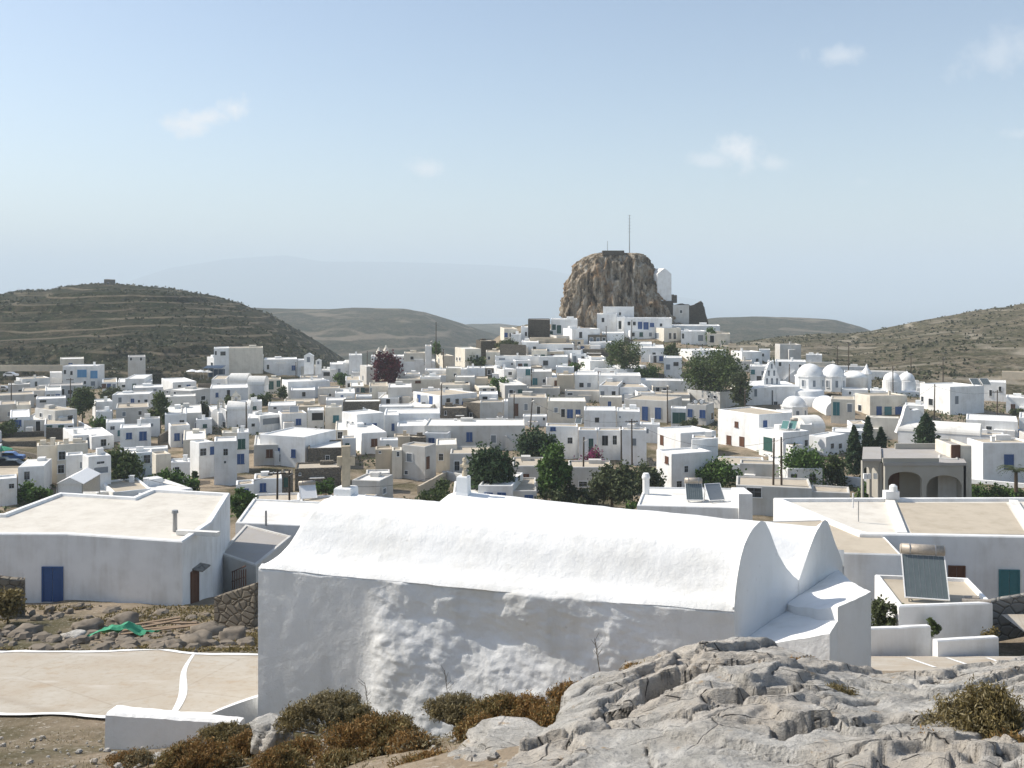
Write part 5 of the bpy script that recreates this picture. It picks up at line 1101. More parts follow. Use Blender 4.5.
# ------------------------------------------------------------------ domed church
def dome_prof(r, k=0.78, n=12): return [(r*math.cos(t), r*k*math.sin(t)) for t in [math.pi/2*i/n for i in range(n)]]+[(0.02*r, r*k)]
def domed_church():
    D = 178; k = D/F; Z = lambda y, d=D: -(y-HZ)/F*d; X = lambda x, d=D: (x-CX)/F*d
    q = empty('domed_church', (X(805), D+4, Z(412)), 'big white church with grey-white domes and stepped belfry right of the broad tree', 'church')
    def pr(x0, x1, yt, d0, d1, nm, mat='plaster_white', yb=425, tops=None):
        mb = MB(); mb.prism([(X(x0, d0), d0), (X(x1, d0), d0), (X(x1, d0)+.3, d1), (X(x0, d0)-.3, d1)], Z(yb, d0), tops or Z(yt, d0)); return mb.build(nm, mat, q)
    d0 = 180
    pr(745.5, 776, 385, d0, d0+11, 'wall', tops=[Z(389, d0), Z(386.5, d0), Z(386, d0), Z(388, d0)]); pr(776.2, 800, 386.5, d0+.6, d0+11.5, 'wall')
    for x, y0, y1, w_, c in ((755.6, 389, 396.5, .5, 'g'), (775.6, 401.5, 408, .65, 'd'), (772.3, 390, 408, .25, 'd')):
        opening(q, (X(x, d0), d0+.0, Z(y1, d0)), (1, 0, 0), (0, -1, 0), w_, (y1-y0)*k, c)
    # rounded apse steps
    for cx, r_, yt, dd in ((808, 3.4, 389.5, 181), (810, 4.1, 396, 180)):
        mb = MB(); mb.lathe((X(cx, dd), dd+2, Z(430, dd)), [(r_, 0), (r_, (430-yt)*k-.25), (r_-.35, (430-yt)*k)], 32); mb.build('apse', 'plaster_white', q, True)
    def drum_dome(cx, dd, rpx, yt, ys, yb, wins=True, n=8):
        kk = dd/F; r_ = rpx*kk; mb = MB(); c = (X(cx, dd), dd+r_, 0); rd = r_*1.12
        mb.lathe((c[0], c[1], Z(yb, dd)), [(rd, 0), (rd, (yb-ys)*kk-.12), (rd*1.05, (yb-ys)*kk-.12), (rd*1.05, (yb-ys)*kk+.12), (r_*.98, (yb-ys)*kk+.14)], n, a0=math.pi/8 if n == 8 else 0); mb.build('drum', 'plaster_white', q)
        mb = MB(); mb.lathe((c[0], c[1], Z(ys, dd)), dome_prof(r_, (ys-yt)*kk/r_), 36); dm = mb.build('dome', 'plaster_white', q, True)
        mb = MB(); tz = Z(yt, dd); mb.tube((c[0], c[1], tz-.1), (c[0], c[1], tz+.75), .035, .035, 5); mb.tube((c[0]-.22, c[1], tz+.5), (c[0]+.22, c[1], tz+.5), .03, .03, 5); mb.build('cross', 'paint_white', dm)
        if wins:
            for t in (-120, -75, -30) if n != 8 else (-135, -90, -45):
                a_ = R(t); ap = rd*math.cos(math.pi/8) if n == 8 else rd; e = (-math.sin(a_), math.cos(a_), 0)
                opening(q, (c[0]+ap*math.cos(a_), c[1]+ap*math.sin(a_), Z(yb, dd)+(yb-ys)*kk*.3), e, (math.cos(a_), math.sin(a_), 0), .5, (yb-ys)*kk*.45, 'g', muntin=False)
    drum_dome(814, 183, 13.2, 364.5, 377, 391); drum_dome(836.5, 187, 11, 365, 377, 392); drum_dome(797.5, 168, 11.7, 397, 407.5, 421)
    mb = MB(); mb.lathe((X(858, 190), 192, Z(392, 190)), [(2.4, 0), (2.4, 2.6), (2.55, 2.7), (1.9, 3.3), (1.0, 3.75), (.1, 3.9)], 24); mb.build('dome', 'plaster_white', q, True)
    mb = MB(); mb.lathe((X(868.5, 191), 192, Z(390, 191)), [(.9, 0), (.9, 2.9), (1.15, 3.0), (.8, 3.5), (.3, 4.2), (.2, 4.6), (.05, 4.9)], 12); mb.build('belfry', 'plaster_white', q)
    # wall-shaped stepped belfry, lace of arches
    dd = 184; kk = dd/F; prof = [(763.5, 386), (764, 380), (765, 374.5), (766.5, 370), (768, 365.5), (769.5, 362.3), (771.5, 361), (773.5, 362.3), (775, 366), (776.5, 370.5), (778.5, 375), (780, 380.5), (780.8, 386)]
    mb = MB(); fr = [(X(x, dd), dd, Z(y, dd)) for x, y in prof]; n = len(fr); bk = [(x, dd+1.1, z) for x, y, z in fr]
    mb.poly(fr[::-1]); mb.poly(bk)
    for i in range(n-1): mb.poly([fr[i], fr[i+1], bk[i+1], bk[i]])
    bf = mb.build('belfry', 'plaster_white', q); mb = MB()
    for x, y, w_, h_ in ((771.8, 366.5, .3, .75), (768.8, 373.5, .34, .85), (774.2, 373.5, .34, .85), (767, 381.5, .34, .95), (772, 381.5, .34, .95), (777, 381.5, .34, .95)):
        mb.box((X(x, dd), dd-.01, Z(y, dd)), (w_, .03, h_)); mb.tube((X(x, dd), dd-.025, Z(y, dd)+h_/2), (X(x, dd), dd+.02, Z(y, dd)+h_/2), w_/2, w_/2, 10)
    mb.build('bell_opening', 'paint_grey', bf); mb = MB()
    for x, y in prof[1::2]: mb.lathe((X(x, dd), dd+.55, Z(y, dd)-.05), [(.16, 0), (.24, .15), (.2, .35), (.04, .5)], 8)
    mb.build('finial', 'plaster_white', bf)
    # side vault
    mb = MB(); pts = []
    for i in range(9):
        for j in range(15):
            t = math.pi*j/14; dd = lerp(170, 178, i/8); pts.append((X(831.5, 174)-2.2*math.cos(t), dd, Z(408, 174)+1.75*math.sin(t)))
    mb.grid(pts, 9, 15); mb.poly(pts[:15]); mb.prism([(X(831.5, 174)-2.2, 170), (X(831.5, 174)+2.2, 170), (X(831.5, 174)+2.2, 178), (X(831.5, 174)-2.2, 178)], Z(440, 174), Z(408, 174)); mb.build('side_vault', 'plaster_white', q, False)
GS = 1.25
domed_church()
GS = 1.19
def twin_church():
    D = 205; Z = lambda y, d=D: -(y-HZ)/F*d; X = lambda x, d=D: (x-CX)/F*d; k = D/F
    q = empty('domed_church', (X(902), D+3, Z(400)), 'smaller white church with twin domes left of the tall block house', 'church')
    mb = MB(); mb.prism([(X(884), D), (X(920), D), (X(921), D+9), (X(884), D+9)], Z(412), Z(392)); mb.build('wall', 'plaster_white', q)
    for cx, r_, dd in ((895.6, 8.4, D), (910.5, 8.0, D+2.5)):
        c = (X(cx, dd), dd+2); mb = MB(); mb.lathe((c[0], c[1], Z(393, dd)), [(r_*k*1.1, 0), (r_*k*1.1, (393-381.5)*k), (r_*k*.98, (393-381.2)*k)], 24); mb.build('drum', 'plaster_white', q)
        mb = MB(); mb.lathe((c[0], c[1], Z(381.3, dd)), dome_prof(r_*k, 8.3/r_), 30); mb.build('dome', 'plaster_white', q, True)
        mb = MB(); mb.tube((c[0], c[1], Z(373, dd)-.1), (c[0], c[1], Z(373, dd)+.6), .03, .03, 5); mb.build('cross', 'paint_white', q)
twin_church(); GS = 1.0
def vault_chapel(x0, x1, ysp, ytop, yb, D, label, belfry=None, ln=None, endright=True, yaw=0.0, wall='plaster_white'):
    """barrel vault whose long side faces the camera"""
    k = D/F; Z = lambda y: -(y-HZ)*k; q = empty('chapel', P((x0+x1)/2, yb, D+2), label, 'chapel'); wd = ln or 4.2; n = 14
    ex = Vector((math.cos(yaw), math.sin(yaw), 0)); ey = Vector((-math.sin(yaw), math.cos(yaw), 0)); o = P(x0, yb, D); L = (x1-x0)*k; h = (yb-ysp)*k; rise = (ysp-ytop)*k*1.25
    mb = MB(); mb.obox(o-Vector((0, 0, 3)), ex*L, ey*wd, (0, 0, h+3)); mb.build('wall', wall, q)
    mb = MB(); a_ = []; b_ = []
    for j in range(n+1):
        t = math.pi*j/n; f = ey*(wd/2-wd/2*1.03*math.cos(t))+Vector((0, 0, h+rise*math.sin(t))); a_.append(o-ex*.1+f); b_.append(o+ex*(L+.1)+f)
    for j in range(n): mb.poly([a_[j], b_[j], b_[j+1], a_[j+1]])
    mb.poly(a_[::-1]); mb.poly(b_); mb.build('vaulted_roof', 'roof_white', q)
    return q, o, ex, ey, k
q, o, ex, ey, k = vault_chapel(898, 972, 430.5, 422.5, 452, 172, 'white barrel-vaulted chapel with stepped belfry behind the large cypress', ln=5, yaw=-.5)
opening(q, o+ex*4.5+Vector((0, 0, .9)), ex, -ey, .5, .9, 'd')
mb = MB(); prof = [(896.5, 433), (899, 427), (901.5, 421), (903.5, 415), (905, 409), (906.5, 405.5), (908.5, 405.5), (909.5, 409), (912, 411), (916, 410), (919, 409.5), (920.5, 413), (921, 421)]
fr = [P(x, y, 172) for x, y in prof]; bk = [p+Vector((.1, 1.3, 0)) for p in fr]; base = P(921, 433, 172)
mb.poly([base]+fr[::-1]); mb.poly([base+Vector((.1, 1.3, 0))]+bk)
fr2 = fr+[base]; bk2 = bk+[base+Vector((.1, 1.3, 0))]
for i in range(len(fr2)): j = (i+1) % len(fr2); mb.poly([fr2[i], fr2[j], bk2[j], bk2[i]])
mb.build('belfry', 'plaster_white', q)
q, o, ex, ey, k = vault_chapel(806, 828, 429.5, 420, 440, 185, 'small white vaulted shed roof left of the cypress trio', ln=6, yaw=.3)
q, o, ex, ey, k = vault_chapel(229, 247, 382, 375.5, 390, 275, 'left of two small white vaulted chapels below cream skyline house', ln=5); q, o, ex, ey, k = vault_chapel(247.5, 264, 386, 378.5, 394, 262, 'right of two small white vaulted chapels below cream skyline house', ln=5)
def bell_church():
    D = 200; q, o, ex, ey, k = vault_chapel(227, 249, 410.5, 404, 428, D, 'white chapel with two bell gables on the brown slope at the left', ln=5.5, yaw=.15)
    mb = MB(); a_, b_ = P(210, 427, D+3), P(227, 427, D); c_ = [P(211, 413, D+3), P(214, 409.5, D+2.5), P(220, 407.5, D+1.5), P(226, 411, D)]
    bk = Vector((1.5, 6, 0)); mb.poly([a_-Vector((0, 0, 2)), b_-Vector((0, 0, 2))]+c_[::-1])
    for u, v_ in zip(c_, c_[1:]): mb.poly([u, v_, v_+bk, u+bk])
    mb.poly([a_+bk, a_-Vector((0, 0, 2)), c_[0], c_[0]+bk]); mb.build('nave', 'plaster_white', q)
    opening(q, (b_.x-.55, b_.y-.06, P(0, 427, D).z), (.98, -.18, 0), (-.18, -.98, 0), .6, 1.0, 'd')
    opening(q, (P(219, 0, D).x, D+1.4, P(0, 422, D).z), (.98, -.18, 0), (-.18, -.98, 0), .45, 1.3, 'g')
    for x0, x1, yb, yt, d in ((217.5, 224.3, 409, 398, D+2), (231.5, 240.5, 407, 391.5, D+3)):
        kk = d/F; mb = MB(); w_ = (x1-x0)*kk; c = P((x0+x1)/2, yb, d); h = (yb-yt)*kk
        for s_ in (-1, 1): mb.box((c.x+s_*w_*.36, c.y, c.z+h*.35), (w_*.28, .5, h*.7))
        mb.box((c.x, c.y, c.z+h*.05), (w_, .56, h*.18)); n = 8; pr = [(c.x-w_/2, c.z+h*.66), (c.x+w_/2, c.z+h*.66), (c.x+w_*.3, c.z+h*.86), (c.x+w_*.09, c.z+h*.97), (c.x, c.z+h*1.05), (c.x-w_*.09, c.z+h*.97), (c.x-w_*.3, c.z+h*.86)]
        f_ = [(x, c.y-.25, z) for x, z in pr]; b2 = [(x, c.y+.25, z) for x, z in pr]; mb.poly(f_); mb.poly(b2[::-1])
        for i in range(7): j = (i+1) % 7; mb.poly([f_[j], f_[i], b2[i], b2[j]])
        be = mb.build('bell_gable', 'plaster_cream', q); mb = MB(); mb.lathe((c.x, c.y, c.z+h*.36), [(w_*.13, 0), (w_*.1, h*.12), (w_*.05, h*.22)], 10); mb.build('bell', 'rust_metal', be)
bell_church()
def bell_tower(x0, x1, yt, yb, D, label):
    k = D/F; q = empty('bell_tower', P((x0+x1)/2, yb, D), label, 'bell tower'); w_ = (x1-x0)*k; c = P((x0+x1)/2, yb, D); h = (yb-yt)*k
    mb = MB(); mb.box((c.x, c.y+w_*.3, c.z+h*.4-1), (w_, w_*.6, h*.8+2)); pr = [(-.54, .8), (.54, .8), (0, 1.0)]
    f_ = [(c.x+a_*w_, c.y-.05, c.z+b_*h) for a_, b_ in pr]; b2 = [(x, y+w_*.66, z) for x, y, z in f_]; mb.poly(f_); mb.poly(b2[::-1])
    for i in range(3): j = (i+1) % 3; mb.poly([f_[j], f_[i], b2[i], b2[j]])
    mb.build('tower', 'plaster_white', q); opening(q, (c.x, c.y, c.z+h*.35), (1, 0, 0), (0, -1, 0), w_*.35, h*.36, 'g', muntin=False)
bell_tower(304, 313, 353, 367, 272, 'white gabled bell tower on the skyline left of the purple tree'); bell_tower(315.5, 321, 359, 367, 274, 'small white bell tower right of the taller gabled one')
for x, yb, yt, D in ((379, 356, 347, 268), (386, 356, 345, 270)):
    k = D/F; c = P(x, yb, D); q = empty('chimney_turret', c, f"{'shorter' if x < 380 else 'taller'} white turret on the skyline above the purple tree", 'turret'); mb = MB(); h = (yb-yt)*k
    mb.lathe((c.x, c.y, c.z-.5), [(.75, 0), (.7, h*.6), (.85, h*.65), (.4, h*.9), (.1, h+.5)], 10); mb.build('tower', 'plaster_cream', q)
# white canopy tent
def tent():
    D = 113; k = D/F; q = empty('canopy_tent', P(67, 492, D), 'white gabled canopy tent behind the big left house', 'tent'); Z = lambda y: -(y-HZ)*k; X = lambda x: (x-CX)*k
    L, Rr, M_ = X(57), X(82), X(69.5); ze, zr, zb = Z(484), Z(477.5), Z(503); y0, y1 = D, D+6.5; sh = X(51)-X(57)
    mb = MB()
    def th(p): 
        mb.poly(p); mb.poly([(a_[0], a_[1], a_[2]-.04) for a_ in p][::-1])
    th([(L-.15, y0, ze), (M_, y0, zr), (M_+sh, y1, zr), (L-.15+sh, y1, ze)]); th([(M_, y0, zr), (Rr+.15, y0, ze), (Rr+.15+sh, y1, ze), (M_+sh, y1, zr)])
    mb.poly([(L, y0, ze-.02), (L+sh, y1, ze-.02), (L+sh-.5, y1, zb), (L-.25, y0, zb)]); mb.poly([(L, y0+.03, ze), (Rr, y0+.03, ze), (M_, y0+.03, zr-.06)]); mb.build('canopy', 'fabric_white', q)
    mb2 = MB()
    for x, y in ((L, y0+.1), (Rr, y0+.1), (L+sh, y1), (Rr+sh, y1)): mb2.tube((x, y, zb-.3), (x, y, ze), .05, .05, 6)
    mb2.build('pole', 'metal_grey', q); mb = MB(); mb.poly([(L, y0+.25, ze), (Rr, y0+.25, ze), (Rr, y0+.25, zb), (L, y0+.25, zb)]); mb.build('added_front_sheet', 'fabric_white', q); mb = MB(); mb.poly([(L+sh, y1-.1, ze), (Rr+sh, y1-.1, ze), (Rr+sh, y1-.1, zb), (L+sh, y1-.1, zb)]); mb.build('back_sheet', 'fabric_white', q)  # front sheet added over the open gable to brighten the dark inside
tent()
# parasols
def parasol(mat):
    q = empty('parasol', (0, 0, 0), None, 'parasol', 'parasols'); mb = MB(); mb.tube((0, 0, 0), (0, 0, 2.5), .03, .03, 6); mb.build('pole', 'metal_grey', q)
    mb = MB(); mb.lathe((0, 0, 1.95), [(1.7, 0), (1.68, .06), (.9, .38), (.03, .62)], 8); mb.build('canopy', mat, q); mb = MB(); mb.lathe((0, 0, -.3), [(.3, 0), (.3, .36), (.1, .4)], 10); mb.build('base', 'stone_grey', q); return q
pw = parasol('fabric_white'); pg = None
for i, (x, y, D, lb_) in enumerate(((192, 378, 292, 'white parasol left of the smaller one by the long white block'), (200.5, 378.5, 291, 'white parasol between two others by the dark blue awning'), (207.5, 379, 293, 'white parasol nearest the dark blue awning'))):
    o = pw if i == 0 else copy_tree(pw); o.location = P(x, y, D); o['label'] = lb_
pg = parasol('fabric_green'); pg.location = P(1.5, 462, 160); pg['label'] = 'green parasol at the left edge above the parked cars'
D = 290; k = D/F; q = empty('awning', P(213, 377, D), 'dark blue awning roof beside the white parasols', 'awning'); mb = MB(); c = P(213.5, 368.5, D)
mb.obox((P(203, 369, D).x, D, c.z), (5.4, 0, 0), (0, 4, .5), (0, 0, .12)); mb.build('canopy', 'fabric_navy', q); mb = MB()
for x in (203.5, 208, 213, 218, 223): p = P(x, 377, D); mb.tube((p.x, D+.2, p.z-.5), (p.x, D+.2, c.z), .05, .05, 5)
mb.build('pole', 'metal_grey', q); mb = MB(); mb.obox((P(204, 377, D).x, D+3.6, P(0, 378, D).z), (5, 0, 0), (0, .1, 0), (0, 0, 2.3)); mb.build('back_sheet', 'fabric_navy', q)
# cars
def car(mat):
    q = empty('parked_car', (0, 0, 0), None, 'car', 'cars parked at the left edge'); mb = MB(); pr = [(-2, .3), (2, .3), (2.02, .7), (1.9, .85), (1.0, .95), (.45, 1.42), (-1.0, 1.45), (-1.75, 1.0), (-2.0, .9)]
    f_ = [(x, -.82, z) for x, z in pr]; b_ = [(x, .82, z) for x, z in pr]; mb.poly(f_); mb.poly(b_[::-1])
    for i in range(len(pr)): j = (i+1) % len(pr); mb.poly([f_[j], f_[i], b_[i], b_[j]])
    mb.build('body', mat, q); mb = MB()
    for s_ in (-1, 1): y = s_*.825; pl = [(.85, y, .95), (.4, y, 1.34), (-.95, y, 1.37), (-1.45, y, 1.0)]; mb.poly(pl if s_ < 0 else pl[::-1])
    mb.build('window', 'glass_dark', q)
    for x in (-1.25, 1.25):
        for y in (-.72, .72): mb = MB(); mb.tube((x, y-.12, .3), (x, y+.12, .3), .31, .31, 14); mb.build('wheel', 'tyre', q)
    return q
cars = {m: car(m) for m in ('car_blue', 'car_white', 'car_dark')}; first = set()
for x, y, m, rz, lb_ in ((11, 461, 'car_blue', .2, 'blue car parked at the left edge below stone terraces'), (14, 469, 'car_dark', .1, 'dark car parked behind the white sloping-roof house'), (3, 467, 'car_dark', .3, 'dark car cut by the left picture edge'), (12.5, 500, 'car_dark', 1.2, 'dark car beside the green bushes at the lower left'),
    (4, 391, 'car_white', .1, 'white van-like car at the left edge near the hill foot'), (11, 377, 'car_white', 0, 'white car on the road under the left hill'), (1018, 437, 'car_blue', .1, 'blue car on the roof terrace road at the right edge'), (1005, 437.5, 'car_dark', .1, 'dark car left of the blue one at the right edge')):
    D = ground_D(x, y, 60, 300); o = cars[m] if m not in first else copy_tree(cars[m]); first.add(m); p = P(x, y, D); o.location = (p.x, p.y, p.z+.05); o.rotation_euler = (0, 0, rz); o['label'] = lb_
    if x > 900: o['group'] = 'cars parked at the right edge'; o.location = p
# arcaded grey house
def arcade():
    D = 103; k = D/F; q = empty('arcaded_house', P(915, 500, D+3), 'unfinished grey concrete house with two wide arches and a columned porch', 'house'); Z = lambda y: -(y-HZ)*k; X = lambda x: (x-CX)*k
    z0, zs, zt = Z(503), Z(474), Z(465.5)
    def archwall(x0, x1, arches, y, ztop, th=.45):
        mb = MB(); xs = sorted(set([x0, x1]+[a_[0]+(a_[1]-a_[0])*i/16 for a_ in arches for i in range(17)])); 
        def low(x):
            for a0, a1, sp, ri in arches:
                if a0-1e-6 <= x <= a1+1e-6: u = (2*(x-a0)/(a1-a0)-1); return sp+ri*math.sqrt(max(0, 1-u*u))
            return None
        for xa, xb in zip(xs, xs[1:]):
            m_ = low((xa+xb)/2)
            la, lb2 = (low(xa), low(xb)) if m_ is not None else (z0-1, z0-1)
            mb.poly([(xa, y, la), (xb, y, lb2), (xb, y, ztop), (xa, y, ztop)]); mb.poly([(xb, y+th, lb2), (xa, y+th, la), (xa, y+th, ztop), (xb, y+th, ztop)])
            mb.poly([(xa, y, la), (xa, y+th, la), (xb, y+th, lb2), (xb, y, lb2)]); mb.poly([(xa, y, ztop), (xb, y, ztop), (xb, y+th, ztop), (xa, y+th, ztop)])
        for a0, a1, sp, ri in arches:
            for x in (a0, a1): mb.poly([(x, y, z0-1), (x, y+th, z0-1), (x, y+th, sp), (x, y, sp)])
        for x in (x0, x1): mb.poly([(x, y, z0-1), (x, y+th, z0-1), (x, y+th, ztop), (x, y, ztop)])
        return mb
    archwall(X(885), X(966), [(X(888), X(922), Z(480), .85), (X(926.5), X(962), Z(486), 1.1)], D, zt).build('arcade', 'concrete_dark', q)
    archwall(X(866.5), X(885), [(X(868), X(874.5), Z(472), .3), (X(876), X(883), Z(472), .3)], D+1.2, Z(463)).build('porch', 'concrete_dark', q)
    mb = MB(); mb.box(((X(885)+X(966))/2, D+4.2, (z0+zt)/2-1), (X(966)-X(885)-.2, .3, zt-z0+1)); mb.box((X(966)-.1, D+3.5, (z0+zt)/2), (.3, 7, zt-z0)); mb.box((X(885), D+3, (z0+zt)/2), (.25, 4, zt-z0)); mb.build('wall', 'concrete_dark', q)
    mb = MB(); mb.obox((X(884)-.1, D-.12, zt), (X(967)-X(884), 0, 0), (3.2, 9.5, 0), (0, 0, .3)); mb.obox((X(865.5), D+1.0, Z(463)), (X(885)-X(865.5), 0, 0), (2.9, 8, 0), (0, 0, .25)); mb.build('roof', 'roof_grey', q)
    mb = MB(); mb.obox((X(884)-.1, D+.0, zt+.3), (X(940)-X(884), 0, 0), (0, .25, 0), (0, 0, .45)); mb.obox((X(900)+2.9, D+8.8, zt+.3), (X(966)-X(900), 0, 0), (0, .25, 0), (0, 0, .6)); mb.build('parapet', 'concrete_dark', q)
    flat_building(q, [(X(963.5), D+3), (X(983), D+2.6), (X(984), D+7.5), (X(966), D+7.5)], z0, Z(449.5), 'plaster_cream', 'roof_grey'); opening(q, (X(968), D+2.85, Z(467)), (1, 0, 0), (0, -1, 0), .75, 1.75, 'r', True)
    for x, w_ in ((896, .9), (908, 1.1)): opening(q, (X(x), D+4.04, z0+.6), (1, 0, 0), (0, -1, 0), w_, 2.0, 'r', True)
    mb = MB()
    for x in (868.5, 872.5, 879): mb.box((X(x), D+1.0, Z(478)), (.35, .25, .55))
    mb.build('balustrade', 'plaster_white', q)
GS = 1.12
arcade(); GS = 1.0
H(938, 958, 458, 0.25, 0, 2, 'g', 'g', chim=False, D=118, label='low concrete upstand on the roof of the arcaded grey house')
# near flat roof with two solar heaters
nr_ = empty('house', P(693, 520, 84), 'white flat-roofed house with two solar heaters rising just behind the chapel roof', 'house')
k = 82/F; zz = P(0, 505, 82).z
flat_building(nr_, [((637-CX)*k, 82), ((737-CX)*k, 81), ((739-CX)*.0905, 89), ((643-CX)*.0905, 89.6)], zz-6, zz, 'plaster_white', 'roof_white', par=.12, th=.22)
mb = MB(); mb.prism([((735.5-CX)*k, 80.8), ((749-CX)*k, 80.8), ((748-CX)*k, 83.5), ((735.5-CX)*k, 83.5)], zz-5, P(0, 493.5, 81).z); mb.build('stair_head', 'plaster_white', nr_)
mb = MB(); c = P(646, 490, 87); mb.lathe((c.x, c.y, zz-.1), [(.3, 0), (.3, 1.3), (.36, 1.35), (.36, 1.5), (.25, 1.8)], 12); mb.build('chimney', 'plaster_white', nr_)
mb = MB(); pp_ = [(637, 505, 82), (643, 488, 89.5)]
for x, y, yaw, mt, lb_, tk in ((695, 502, -.05, 'solar_glass', 'dark solar heater on the flat roof behind the chapel, left of the pale one', True), (717, 503, .25, 'paint_grey', 'pale solar panel on the flat roof behind the chapel', False)):
    p = P(x, y, 83.5); o = solar_heater((p.x, p.y, zz-.1), yaw, 1.35, 1.5, R(50), lb_, mt, tk)
def house_by(x, y): return min(HOUSES, key=lambda h: abs(h['x']-x)+2*abs(h['y']-y))
for x, y, lb_, mt in ((977, 381, 'left of two solar heaters on the tall white block house', 'solar_glass'), (987, 381, 'right of two solar heaters on the tall white block house', 'solar_glass')):
    h = house_by(967, 387); p = P(x, y, h['D']+5); solar_heater((p.x, p.y, h['zt']-.2), .1, 1.9, 1.9, R(40), lb_, mt, False)
h = house_by(783, 432)
for x, lb_ in ((784, 'left of two green solar panels on the white house roof'), (792, 'right of two green solar panels on the white house roof')):
    p = P(x, 430, h['D']+4); solar_heater((p.x, p.y, h['zt']-.2), -.5, 1.1, 1.9, R(38), lb_, 'panel_green', x > 790)
h = house_by(294, 414); p = P(294, 412, h['D']+2.5); solar_heater((p.x, p.y, h['zt']-.2), .2, 1.6, 1.6, R(38), 'pale solar panel on the tan roof of the house with a blue window', 'paint_grey', False)
h = house_by(316, 502); p = P(309, 497, h['D']+2); solar_heater((p.x, p.y, h['zt']-.2), .35, 1.8, 1.9, R(40), 'white-faced solar heater on the low roof left of the roof cross', 'paint_white', True)
h = house_by(569, 426); p = P(578, 424, h['D']+3); solar_heater((p.x, p.y, h['zt']-.2), -.3, 1.0, 1.2, R(45), 'small solar heater on the house with an arched window', 'solar_glass', True)
# water tanks
h = house_by(696, 405)
for x, lb_ in ((695, 'left of two white capped water tanks on the house with two blue windows'), (701, 'right of two white capped water tanks on the house with two blue windows')):
    p = P(x, 403, h['D']+2.5); q = empty('water_tank', (p.x, p.y, h['zt']-.2), lb_, 'water tank', 'water tanks on a roof'); mb = MB(); mb.tube((p.x, p.y-.7, h['zt']+.35), (p.x, p.y+.7, h['zt']+.35), .48, .48, 16); mb.build('barrel', 'car_dark', q); mb = MB(); mb.tube((p.x, p.y-.78, h['zt']+.4), (p.x, p.y-.7, h['zt']+.4), .36, .4, 14); mb.build('lid', 'paint_white', q)
# satellite dishes, roof aerials
for x, y, lb_ in ((427, 385, 'satellite dish on the tan roof of the blue-doored house'), (442, 347, 'satellite dish beside the tall cream house'), (500, 436, 'satellite dish above the dark pine')):
    h = house_by(x, y+4); p = P(x, y, h['D']+1.5); q = empty('satellite_dish', (p.x, p.y, h['zt']-.2), lb_, 'satellite dish', 'satellite dishes'); mb = MB(); mb.tube((p.x, p.y, h['zt']-.3), (p.x, p.y, h['zt']+.7), .04, .04, 6); mb.build('mount', 'metal_grey', q)
    mb = MB(); pts = []
    for i in range(6):
        for j in range(17): r_ = .55*i/5; t = 2*math.pi*j/16; pts.append((p.x+r_*math.cos(t), p.y-.1-.35*(r_*r_)-.25*r_*math.sin(t), h['zt']+.8+r_*math.sin(t)*.9))
    mb.grid(pts, 6, 17); mb.build('dish', 'metal_grey', q, True)

# ------------------------------------------------------------------ garden and retaining walls
def gwx(x0, y0, x1, y1, hpx, mat, label, D=None, name='garden_wall'):
    D0 = D or ground_D(x0, y0+hpx); D1 = D or ground_D(x1, y1+hpx); return gw(x0, y0, x1, y1, D0, D1, hpx, mat, label, .4, name)
gwx(46, 428, 77, 428, 11, 'stone_dark', 'dark stone retaining wall under the bright balconied house', name='stone_wall')
gwx(0, 433, 44, 431, 5, 'stone_dark', 'upper dry stone terrace wall at the left edge', name='stone_wall'); gwx(0, 442, 36, 441, 5, 'stone_wall', 'lower dry stone terrace wall at the left edge', name='stone_wall')
gwx(78, 421, 92, 429, 6, 'plaster_white', 'upper length of the white stair wall right of the dark tree'); gwx(92, 429, 106, 439, 6, 'plaster_white', 'lower length of the white stair wall right of the dark tree')
gwx(0, 365, 62, 365, 2, 'plaster_tan', 'pale road wall along the foot of the left hill', D=285); gwx(10, 449, 38, 455, 4, 'stone_wall', 'stone wall above the parked cars', name='stone_wall')
gwx(825, 474, 868, 479, 9, 'plaster_white', 'long low white wall between green bushes and the arcaded house')
gwx(692, 440, 718, 438, 14, 'plaster_white', 'bright white terrace wall left of the large white house', D=139)
gwx(640, 371, 664, 374, 6, 'stone_wall', 'stone wall below the village trees'); gwx(396, 394, 424, 392, 4, 'plaster_white', 'white yard wall right of the purple tree'); gwx(160, 436, 172, 428, 9, 'stone_wall', 'stone wall on the brown slope')
gwx(300, 492, 352, 480, 5, 'stone_wall', 'stone garden wall behind the roof cross', name='stone_wall'); gwx(420, 486, 450, 470, 8, 'plaster_tan', 'tan yard wall below the grey plastered house'); gwx(442, 471, 468, 475, 8, 'plaster_grey', 'grey yard wall left of the dark pine')
gwx(560, 395, 600, 396, 5, 'stone_grey', 'grey stone terrace wall above the cream house row'); gwx(500, 344, 526, 345, 6, 'stone_wall', 'stone wall left of the dark stone block house', D=272)
gwx(845, 500, 900, 497, 6, 'plaster_tan', 'tan yard wall below the arcaded grey house'); gwx(960, 478, 1030, 484, 5, 'plaster_white', 'white garden wall right of the arcaded grey house')

